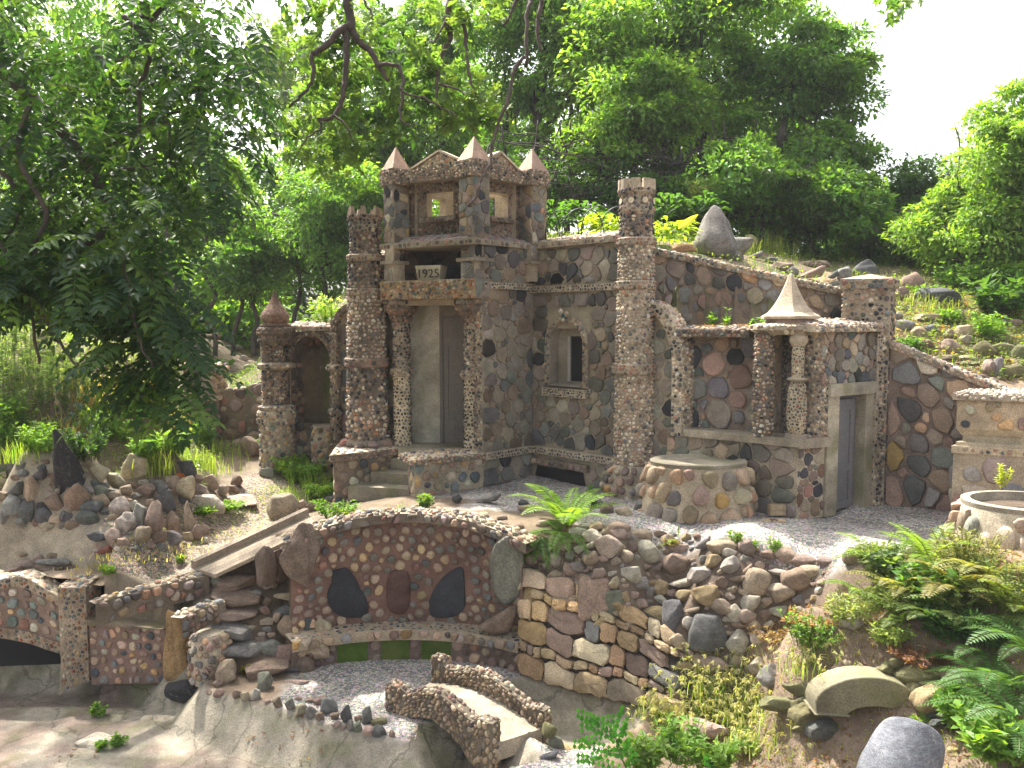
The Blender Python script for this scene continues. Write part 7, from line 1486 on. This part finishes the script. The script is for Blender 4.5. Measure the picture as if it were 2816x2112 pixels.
def tuft(px, py, h, w, n, label, base=(.16,.22,.05), d=None, seed=0, name='grass_tuft', cat='grass', head=None, group=None, spread=.45, bw=.0035, curl=1.):
    rg = rs(4000+seed); p0 = drop(px, py) if d is None else pt(px, py, d); P = p0+np.stack([rg.normal(0, w*.3, n), rg.normal(0, w*.22, n), np.zeros(n)], 1); P[:,2] = np.clip(Hf(P[:,0], P[:,1]), p0[2]-.06, p0[2]+.07) if d is None else p0[2]
    mb = MB(); blades(mb, P, h, n, rg, base, spread, bw, head, curl); o = mb.build(name, M_LEAF, None, False, loc=p0); return tag(o, label, cat, group)
def hosta(px, py, r, n, label, base, d=None, seed=0, L=.16):
    rg = rs(5000+seed); p0 = drop(px, py) if d is None else pt(px, py, d); a = rg.uniform(0, 2*pi, n); el = rg.uniform(.05, 1.1, n); D = np.stack([np.cos(a)*np.cos(el), np.sin(a)*np.cos(el), np.sin(el)], 1); st = p0+D*r*np.array([1,1,.75])*(.5+.5*rg.random((n,1)))
    D2 = unit(D*np.array([1,1,.3])+np.array([0,0,-.35])); N = unit(D+np.array([0,0,1.])); mb = MB(); c = lcol(base, n, rg, .14, .05); leafq(mb, st, unit(D*np.array([1,1,.6])), N, np.full(n, L*.55), np.full(n, L*.42), c, .12, .75); leafq(mb, st+unit(D*np.array([1,1,.6]))*L*.30, D2, N, np.full(n, L*.7), np.full(n, L*.45), c, .12, .3)
    for k in range(0, n, 3): tube(mb, [p0, st[k]], .003, base, 3)
    o = mb.build('hosta', M_LEAF, None, False, loc=p0); return tag(o, label, 'plant')
# centre
fern(1560,1455,.60,18,'large bright sword fern at the top of the rock slope beside the bench wall',seed=1,base=(.16,.27,.04),spread=.85,erect=1.1,npin=26)
fern(1545,1470,.42,14,'lower fern with rusty dead fronds spilling over the bench wall end',seed=2,base=(.11,.20,.04),dead=4,spread=1.3,erect=.5)
fern(1490,1470,.34,5,'fern fronds hanging down the face of the retaining wall',seed=3,base=(.07,.16,.03),spread=1.4,erect=-.1,tilt=(0,-.55,-.2),d=6.25)
herb(1170,1400,.13,.17,'rounded bright green leafy plant at the corner of the stair block',G_LIME,26,.035,.8,seed=4)
herb(920,1420,.13,.42,'low bright green plants along the top of the bench rim',G_LT,46,.030,.6,seed=5); fern(960,1420,.20,9,'small yellow-green fern on the top left of the bench rim',seed=6,base=(.24,.30,.04),npin=16)
herb(1060,1428,.06,.45,'flat creeping green plants on the middle of the bench rim',G_LIME,40,.022,.6,seed=7)
tuft(1100,1425,.15,.16,24,'thin grass blades behind the bench rim',seed=8)
herb(830,1330,.26,.55,'broad patch of sunlit green weeds left of the castle stair',(.17,.28,.05),110,.05,.5,seed=9,name='weed_patch',cat='weeds'); tuft(880,1350,.26,.55,170,'bright grass growing in front of the left stair block',base=(.20,.30,.06),seed=10)
herb(790,1305,.22,.45,'lime-green weed patch against the turret base',(.20,.31,.06),90,.045,.5,seed=90,name='weed_patch',cat='weeds'); herb(880,1375,.17,.4,'lime-green weeds at the lower end of the left stair block',(.20,.31,.06),80,.04,.5,seed=91,name='weed_patch',cat='weeds'); tuft(800,1380,.16,.4,120,'fresh grass patch between the ramp and the turret',base=(.22,.31,.08),seed=92)
herb(818,1255,.34,.12,'tall leafy stalk rising beside the arched niche',G_LT,9,.06,.3,seed=11); herb(860,1300,.24,.24,'dark-stemmed bushy weed under the niche basin',G_LT,24,.05,.35,seed=12)
for k,(x,y,h,w,lb) in enumerate(((1625,1365,.10,.16,'creeping green weed at the foot of the right tower'),(1845,1515,.08,.14,'dried vine tangle on the top stones of the rock slope'),(2020,1500,.10,.12,'small fern-like sprig among the stones left of the gravel'),(2130,1520,.10,.10,'yellow-green sprig between two round stones on the slope'),(2070,1520,.08,.08,'tiny yellow plant beside a pinkish stone on the slope'),(1640,1395,.07,.12,'small dark green weed by the loose bricks in the gravel'))): herb(x,y,h,w,lb,(G_LT,(.25,.2,.12),G_LIME,G_LIME,G_LIME,G_DK)[k],10,.035,.4,seed=20+k)
fern(1870,1495,.20,5,'small pale fern frond lying over the slope stones',seed=27,base=(.2,.3,.05),npin=16,tilt=(-.6,0,-.3))
# bed on top of the wing
q = np.array([1.95, 7.25, 1.57]); herb(0,0,.22,.22,'upright feathery green weed growing in the bed above the wing',G_LT,12,.055,.35,seed=30,p0=(1.93,7.36,1.57)); herb(0,0,.07,.75,'brown dried stalks spread over the bed above the wing',(.28,.17,.09),70,.04,.15,seed=31,p0=(2.05,7.30,1.57),name='dry_stalks'); herb(0,0,.12,.25,'dark green ivy-like plant behind the cone roof',G_MID,20,.05,.6,seed=32,p0=(2.25,7.18,1.57)); herb(0,0,.10,.22,'pale yellow-leaved plant right of the cone roof',G_GOLD,12,.05,.4,seed=33,p0=(2.75,7.0,1.57))
# hill behind
hosta(1690,640,.30,120,'bright yellow-green hosta clump behind the hoop edging',(.26,.34,.04),d=8.75,seed=1,L=.17); hosta(1850,655,.26,90,'yellow-green hosta clump right of the tall tower',(.24,.33,.04),d=8.5,seed=2,L=.15)
for k,(x,y,d,lb) in enumerate(((1530,618,9.6,'dark green hosta bed behind the hoop edging, left end'),(1600,610,9.8,'dark green hosta clump in the middle of the shaded bed'),(1830,590,10.2,'dark hosta clump right behind the tower crown'),(1920,585,10.2,'dark hosta clump beside the tall grey boulder'),(1980,570,10.6,'dark hosta clump at the foot of the thicket'))): hosta(x,y,.32,80,lb,(.06,.13,.03),d=d,seed=5+k,L=.17)
herb(1940,560,.3,.5,'thin pale shrub with narrow leaves behind the tall grey boulder',(.14,.17,.08),30,.08,.2,d=10.5,seed=44,name='shrub')
for k,(x,y,h,w,n,lb) in enumerate(((2130,700,.32,.5,150,'tall sunlit grass on the hill crest behind the sloping wall'),(2230,690,.26,.5,120,'grass tuft on the hill above the dark pointed stone'),(2060,700,.26,.3,70,'short grass beside the mossy round stone'),(2330,715,.2,.4,70,'thin grass behind the dark angular stone'),(2550,850,.2,.5,80,'pale grass between the hillside stones at the right'))): tuft(x,y,h,w,n,lb,base=(.22,.27,.07),seed=50+k)
for k,(x,y,h,w,lb) in enumerate(((2290,690,.25,.5,'leafy green weeds on the hill crest'),(2400,720,.30,.5,'dark leafy weeds right of the hill crest'),(2200,660,.28,.5,'green weeds in the shade below the shrubby tree'),(2640,800,.35,.6,'bushy weeds above the hillside stones'),(2750,870,.40,.7,'large-leaved dark burdock plants at the right edge'),(2720,930,.25,.4,'weeds spilling over the stacked hillside slabs'),(2540,820,.14,.4,'low weeds around the large dark hillside stone'),(2610,890,.14,.3,'low green weeds between the pale hillside stones'),(2500,960,.1,.3,'creeping weeds beside the coping of the boulder wall'))): herb(x,y,h,w,lb,(G_LT,G_MID,G_MID,G_MID,G_DK,G_LT,G_LT,G_LT,G_MID)[k],34,(.05,.06,.05,.06,.13,.05,.04,.04,.04)[k],.5,seed=60+k)
# yellow pointed leaf
mb = MB(); A = pt(1865,630,8.2); Bq = pt(1920,590,8.2); t = np.linspace(0,1,9); c = A+(Bq-A)*t[:,None]; w = .035*np.sin(pi*t**.8)**.8+.002; s_ = np.array([.35,-.2,-.9]); s_ = norm(s_-norm(Bq-A)*(s_@norm(Bq-A)))
V = np.concatenate([c-s_*w[:,None], c+[0,.02,0], c+s_*w[:,None]]); mb.add(V, quads=[[i,i+1,9+i+1,9+i] for i in range(8)]+[[9+i,9+i+1,18+i+1,18+i] for i in range(8)], col=(.62,.58,.10)); o = mb.build('garden_ornament', M_LEAF, None, True); tag(o, 'yellow leaf-shaped garden ornament left of the tall grey boulder', 'ornament')
# white flowering plant on the niche
herb(0,0,.36,.55,'white-flowering umbel plant growing on top of the arched niche',(.16,.27,.06),34,.06,.5,seed=80,p0=(-2.15,9.45,1.62),tip=(.60,.62,.45),name='white_flowering_plant'); tuft(905,870,.16,.3,60,'bright grass on top of the niche beside the tower',base=(.22,.32,.06),d=9.3,seed=81)
# left garden
k = 0
for (x, y, h) in ((20,1150,.75),(70,1130,.80),(120,1140,.7),(170,1130,.6),(10,1060,.7),(90,1060,.75),(200,1100,.5),(50,1200,.5),(140,1090,.7),(240,1120,.45),(30,1000,.6)):
    herb(x, y, h, .22, f'grey-green tall weed clump at the left edge, number {k+1} by size' if False else ('tall grey-green goldenrod-like stalks in the left garden bank, '+('frontmost left','front centre','right of the front centre','far right of the stand','behind the left edge','middle of the stand','low right side','front left, short','rear centre','shortest at the right','rear left')[k]), (.13,.19,.09), 13, .07, .16, seed=100+k, per=34, name='tall_weed', group='tall weeds in the left garden bank'); k += 1
for k,(x,y,h,w,n,c,lb) in enumerate(((250,1120,.42,.5,120,(.36,.27,.13),'straw-coloured dry grass in the left garden bank'),(190,1200,.3,.5,120,(.30,.27,.10),'yellowing grass in front of the tall weeds'),(470,1200,.42,.25,70,(.36,.26,.14),'dry straw-coloured stalks below the drooping walnut branch'),(440,1290,.26,.28,110,(.20,.26,.06),'arching green grass tuft between two big rockery stones'),(560,1290,.26,.5,140,(.17,.24,.06),'long arching grass right of the rockery stones'),(60,1260,.26,.3,80,(.19,.27,.06),'green grass tuft behind the leftmost rockery stones'),(620,1250,.22,.5,90,(.16,.22,.06),'loose grass beside the path bend'))): tuft(x,y,h,w,n,lb,base=c,seed=110+k,bw=.004)
for k,(x,y,h,w,c,lb) in enumerate(((240,1270,.30,.42,G_DK,'dark glossy leafy bush beside the black standing stone'),(120,1250,.26,.4,G_LT,'yellow-green vine patch left of the black standing stone'),(330,1220,.26,.42,G_LIME,'sunlit yellow-green weeds above the rockery stones'),(360,1150,.28,.45,G_LT,'leafy weeds under the walnut branch'),(10,1240,.28,.4,G_LT,'leafy green weeds at the left edge of the bank'),(560,1230,.34,.3,G_LT,'willow-leaved weed clump near the path'),(520,1150,.34,.2,G_LIME,'pale tall foxtail weed near the low pedestal'),(640,1180,.2,.5,G_LT,'low leafy weeds in front of the onion turret'),(690,1130,.36,.18,G_MID,'slender dark weed beside the onion turret'),(600,1020,.2,.6,G_MID,'scrubby plants behind the low pedestal'),(470,1000,.3,.3,G_LIME,'bright yellow-green bush left of the low pedestal'),(700,1240,.12,.3,G_LT,'creeping weeds at the foot of the onion turret'),(620,1405,.09,.4,G_LIME,'low weeds in the middle of the path'),(560,1420,.07,.2,G_LIME,'tiny weeds at the path edge'))): herb(x,y,h,w,lb,c,40,.05,.5,seed=130+k)
for k,(x,y,h,w,c,lb) in enumerate(((100,1235,.3,.5,G_LIME,'yellow-green weeds directly behind the left rockery stones'),(400,1260,.22,.4,G_LT,'green weeds behind the tan rockery boulder'),(280,1200,.34,.5,G_LIME,'tall yellow-green weeds in the middle of the left bank'),(480,1250,.24,.4,G_LIME,'bright weeds above the orange-leaved plant'),(30,1180,.3,.5,G_LT,'green weeds below the tall stalks at the left edge'),(400,1120,.3,.5,G_GOLD,'yellowing weeds in the rear of the left bank'))): herb(x,y,h,w,lb,c,60,.05,.5,seed=250+k,per=16)
for k,(x,y,lb) in enumerate(((490,1335,'orange'),)):
    herb(x,y,.10,.09,'small orange-leaved plant on top of the rockery',(.55,.16,.03),9,.035,.7,seed=150,per=5)
for k,(x,y,h,w,c,lb) in enumerate(((300,1660,.08,.14,G_LIME,'small yellow-green weed in the bed behind the low wall'),(440,1660,.09,.2,(.2,.22,.06),'ragged weed in the bed beside the upright stone'),(275,1975,.09,.16,G_LT,'green seedling in the dry pond floor'),(325,2055,.09,.12,G_LT,'right-hand green seedling by the flat stone in the dry pond'),(280,2060,.06,.06,G_LT,'tiny green seedling beside the flat stone in the pond'),(690,1530,.12,.1,G_LIME,'bright green leafy sprig beside the ramp'),(660,1560,.07,.2,(.2,.24,.08),'withered sprigs at the lower end of the ramp'),(500,1550,.07,.07,G_LIME,'tiny green sprout left of the ramp foot'),(680,1855,.06,.08,G_GOLD,'small yellowing sprig at the foot of the stairs'))): herb(x,y,h,w,lb,c,10,.035,.7,seed=160+k)
for k,(x,y) in enumerate(((340,1515),(420,1520),(270,1545),(480,1505))): tuft(x,y,.05,.5,90,('dry yellow grass fringe under the rock heap, left part','dry yellow grass fringe under the rock heap, middle part','dry yellow grass patch beside the upper basin','dry yellow grass fringe under the rock heap, right part')[k],base=(.42,.36,.14),seed=180+k,spread=.9)
arock(275,2040,110,30,'pale','slab','lying on the dry pond floor',dep=1.2)
# right foreground
FX = [(1890,1960),(1990,1935),(2060,1990),(1850,2000),(1960,1890)]
for k,(x,y) in enumerate(FX): tuft(x,y,.20,.50,230,'foxtail grass with curled seed heads below the retaining wall, '+('left part','centre part','right part','front left part','rear part')[k],base=(.20,.27,.09),head=(.40,.38,.22),seed=200+k,spread=.55,curl=1.3,bw=.003)
for k,(x,y,h,w,n,lb) in enumerate(((2230,1830,.20,.4,110,'foxtail grass on the slope above the mossy slabs'),(2160,2040,.14,.5,70,'thin foxtails on the bare soil'),(1820,1990,.10,.3,50,'grass at the edge of the dry pond'))): tuft(x,y,h,w,n,lb,base=(.19,.26,.08),head=(.40,.38,.22),seed=210+k,bw=.003)
for k,(x,y,h,w,c,lb) in enumerate(((2230,1790,.22,.4,G_LT,'leafy weeds on the slope above the arched slab'),(2340,1720,.20,.4,(.26,.30,.12),'pale small-leaved weeds around the white stone on the slope'),(2440,1780,.14,.3,(.24,.30,.10),'creeping pale weeds at the foot of the ferns'),(2130,1760,.10,.5,(.27,.19,.12),'reddish dried creeper on the bare slope'),(2230,1730,.07,.4,(.34,.22,.13),'brown dried weeds below the last round stones'),(2530,1830,.08,.4,(.22,.12,.08),'reddish dead fern litter on the slope'))): herb(x,y,h,w,lb,c,44,.035,.5,seed=220+k)
fk = 0
for (x, y, L, c, dead, lb) in ((2420,1560,.40,(.18,.27,.06),0,'pale green fern at the edge of the gravel'),(2560,1560,.50,(.20,.30,.06),0,'tall sunlit fern in front of the cobble ring planter'),(2480,1640,.44,(.22,.21,.07),2,'bronze-tinged fern in the middle of the fern bank'),(2620,1640,.50,(.22,.20,.07),2,'bronze fern right of the middle of the fern bank'),(2720,1600,.50,(.20,.20,.06),2,'bronze fern under the ring planter'),(2380,1660,.36,(.16,.24,.06),0,'low green fern at the left end of the fern bank'),(2790,1700,.5,(.17,.22,.06),0,'olive fern at the right edge, upper'),(2680,1720,.45,(.14,.20,.06),1,'olive fern in the lower middle of the fern bank'),(2560,1720,.40,(.12,.18,.05),1,'shaded fern at the foot of the fern bank'),(2480,1720,.34,(.12,.18,.05),1,'short shaded fern left at the foot of the bank')):
    fern(x,y,L,12,lb,base=c,dead=dead,seed=300+fk,npin=22,group='ferns on the right bank'); fk += 1
for (x, y, L, d, lb) in ((2740,1900,.52,4.3,'big dark green fern at the right edge above the boulder'),(2800,1990,.5,4.0,'big green fern in the lower right corner'),(2700,1830,.42,4.6,'green fern drooping towards the mossy slabs'),(2830,1800,.5,4.3,'deep green fern cut off by the right edge')):
    fern(x,y,L,13,lb,base=(.075,.155,.04),seed=320+fk,d=d,npin=26,spread=1.1); fk += 1
for k,(x,y,d,h,c,lb) in enumerate(((2440,1600,None,.22,(.13,.18,.08),'glossy grey-green leafy plant among the ferns'),(2550,1680,None,.26,G_MID,'broad-leaved dark plant in the fern bank'),(2600,1760,None,.20,G_DK,'dark leafy undergrowth below the ferns'),(2660,2000,4.3,.22,G_LT,'glossy green creeper right of the granite boulder'),(2740,2090,3.9,.24,G_LT,'glossy broad leaves in the lower right corner'),(2600,2040,4.4,.12,G_LT,'small bright leaves against the granite boulder'))): herb(x,y,h,.4,lb,c,44,.065,.6,d=d,seed=340+k)
herb(2760,1340,.16,.14,'yellow-green succulent sprigs growing in the cobble ring planter',(.36,.40,.06),9,.03,.35,d=5.6,seed=350,per=24)
# foreground compound-leaved shoots
rg = rs(71); p = pt(1740,2180,4.5); lo = thing('locust_seedling', 'locust seedling with rows of round leaflets at the bottom centre', 'plant', tuple(p)); mb = MB()
for (x0,y0,x1,y1) in ((1690,2010,1590,1960),(1690,2005,1712,1952),(1700,2040,1600,1985),(1700,2045,1722,1985),(1700,2070,1580,2045),(1710,2075,1730,2040),(1700,2110,1590,2085),(1720,2110,1750,2080),(1600,2000,1700,1975),(1600,2040,1720,2010),(1600,2085,1735,2068),(1960,2110,1940,2090)):
    a = pt(x0,y0,4.5); b_ = pt(x1,y1,4.45); n = max(3, int(np.linalg.norm(b_-a)/.026)); t = np.linspace(0,1,n)[:,None]; P = a*(1-t)+b_*t+np.array([0,0,.012])*np.sin(t*pi); D = unit(b_-a)
    for sg in (1,-1): leafq(mb, P, np.tile(np.array([0,-.2,sg*1.0]),(n,1))+rg.normal(0,.15,(n,3)), np.tile(np.array([0,-1.,.35]),(n,1)), np.full(n,.036), np.full(n,.027), lcol((.045,.17,.03), n, rg, .12,.04), .05, .5)
    tube(mb, P, .0016, (.1,.18,.05), 3)
tube(mb, smooth_path([p-[0,0,.5], p, pt(1700,2060,4.5), pt(1690,2000,4.5)], 4), .004, (.12,.15,.06), 4); put(mb, 'leaves', M_LEAF, lo, smooth=False)
for k,(x,y,h,w,d,lb) in enumerate(((1880,2100,.26,.34,4.7,'broad pale green leafy weed at the bottom centre'),(1960,2110,.16,.34,4.6,'sprawling bright green weed right of the locust seedling'),(1770,2120,.20,.26,4.6,'light green leafy clump behind the locust seedling'),(2060,2060,.08,.3,None,'scattered small weeds on the bare soil'))): herb(x,y,h,w,lb,(G_LT,G_LIME,G_LIME,(.25,.3,.12))[k],34,.06,.45,d=d,seed=360+k)
# ground vegetation nobody could count
def groundcover(name, label, poly, n, h, base, seed, w=.003, wn=.35, leafy=0, L=.03):
    rg = rs(seed); poly = np.array(poly); x0, y0 = poly.min(0); x1, y1 = poly.max(0); P = rg.random((n*3, 2))*(x1-x0, y1-y0)+(x0, y0); k = inside(poly, P[:,0], P[:,1]) & (vnoise(P[:,0], P[:,1], 2.3, seed % 9) > -wn+.3*rg.random(len(P))-.15); P = P[k][:n]; Z = Hf(P[:,0], P[:,1]); P = np.concatenate([P, Z[:, None]], 1); mb = MB(); m = len(P); m1 = int(m*(1-leafy))
    if m1: blades(mb, P[:m1], h, m1, rg, base, .6, w)
    if m > m1:
        Q = P[m1:]+np.stack([0*P[m1:,0], 0*P[m1:,0], h*.8*rg.random(m-m1)], 1); leafq(mb, Q, unit(rg.normal(0,1,(m-m1,3))*[1,1,.3]), unit(np.array([0,0,1.])+rg.normal(0,.4,(m-m1,3))), L*(.6+.8*rg.random(m-m1)), L*.5*(.7+.6*rg.random(m-m1)), lcol(base, m-m1, rg, .25,.1))
    o = mb.build(name, M_LEAF, None, False); return tag(o, label, 'ground cover', kind='stuff')
groundcover('grass', 'short green grass covering the hill behind the walls', [(1.4,8.4),(3.2,7.9),(4.0,7.7),(6.5,7.2),(8,10),(6,13),(0,13),(-2,11),(-1,9.8)], 9000, .12, (.15,.21,.05), 401, leafy=.5, L=.045)
groundcover('weeds', 'tangled weeds and grass covering the left garden bank', [(-6,7.0),(-4.4,7.3),(-3.5,7.55),(-3.1,7.9),(-3.3,8.6),(-3.4,10.4),(-7,10)], 11000, .14, (.15,.21,.05), 402, leafy=.6, L=.05)
groundcover('weeds', 'sparse weeds on the far left terraced bank', [(-3.4,10.2),(-2.4,10.2),(-2.4,12),(-6,12.5),(-7,10.5)], 4500, .12, (.10,.15,.04), 403, leafy=.6, L=.05)
groundcover('weeds', 'low weeds scattered over the right foreground slope', [(1.1,5.5),(1.8,5.6),(2.6,5.1),(4,5.2),(4,3.5),(1.8,3.6),(1.0,4.6)], 3800, .05, (.24,.25,.08), 404, wn=.12, leafy=.6, L=.022)
rk_ = rs(88)
for k,(x,y,h,w,c,lb) in enumerate(((2400,1560,.14,.3,(.22,.26,.10),'pale ferny undergrowth at the upper left of the fern bank'),(2660,1570,.24,.5,(.20,.21,.08),'bronze-green undergrowth below the ring planter'),(2760,1680,.30,.5,(.16,.20,.07),'thick olive undergrowth at the right edge'),(2460,1690,.22,.5,(.14,.18,.06),'leafy undergrowth in the middle of the fern bank'),(2620,1700,.26,.5,(.15,.19,.07),'dense undergrowth between the bronze ferns'),(2700,1790,.2,.4,G_DK,'dark undergrowth above the big dark fern'))): herb(x,y,h,w,lb,c,60,.035,.35,seed=380+k,per=20,name='undergrowth')
groundcover('leaf_litter', 'dry brown leaf litter on the slope and hillside', [(1.1,5.5),(1.8,5.8),(2.6,5.2),(4,5.4),(4,3.8),(1.8,4.2)], 3500, .012, (.26,.15,.09), 405, leafy=1., L=.03)
groundcover('weeds', 'low weeds and grass between the stones of the right hillside', [(3.5,7.5),(4.3,7.0),(6.5,6.6),(8,9.5),(4,9.5)], 7000, .10, (.14,.20,.055), 409, leafy=.6, L=.045, wn=.2)
groundcover('leaf_litter', 'dry litter on the hillside right of the pillar', [(3.4,7.5),(4.4,7.0),(5.5,7.2),(5.5,9),(3.5,9)], 4000, .015, (.30,.20,.11), 406, leafy=1., L=.04)
groundcover('leaf_litter', 'small twigs and leaf litter on the dry pond floor', [(-3.2,6.1),(-3.2,5.2),(-1.2,5.0),(-1.4,5.5),(-2.2,5.9)], 260, .01, (.20,.10,.06), 407, leafy=1., L=.03, wn=-.12)
groundcover('weeds', 'tiny weeds dotted along the sandy path', [(-3.3,6.6),(-2.2,6.7),(-2.2,8.3),(-2.9,8.8),(-3.2,7.5)], 900, .04, (.30,.34,.10), 408, wn=-.05, leafy=.7, L=.018)
label_rocks()
# thin summer haze between the camera and the far trees
hz = bpy.data.meshes.new('haze'); hv = [(x, y, z) for z in (-3., 12.) for y in (-8., 45.) for x in (-35., 35.)]
hz.from_pydata(hv, [], [(0,2,3,1),(4,5,7,6),(0,1,5,4),(2,6,7,3),(0,4,6,2),(1,3,7,5)]); ho = bpy.data.objects.new('haze', hz); C.objects.link(ho); ho['kind'] = 'stuff'; ho['label'] = 'thin pale summer haze'
hm = bpy.data.materials.new('haze'); hm.use_nodes = True; hn = hm.node_tree.nodes; hn.remove(hn['Principled BSDF']); pv = hn.new('ShaderNodeVolumePrincipled'); pv.inputs['Color'].default_value = (.93,.96,1,1); pv.inputs['Density'].default_value = .0011
hm.node_tree.links.new(pv.outputs[0], hn['Material Output'].inputs['Volume']); hz.materials.append(hm)
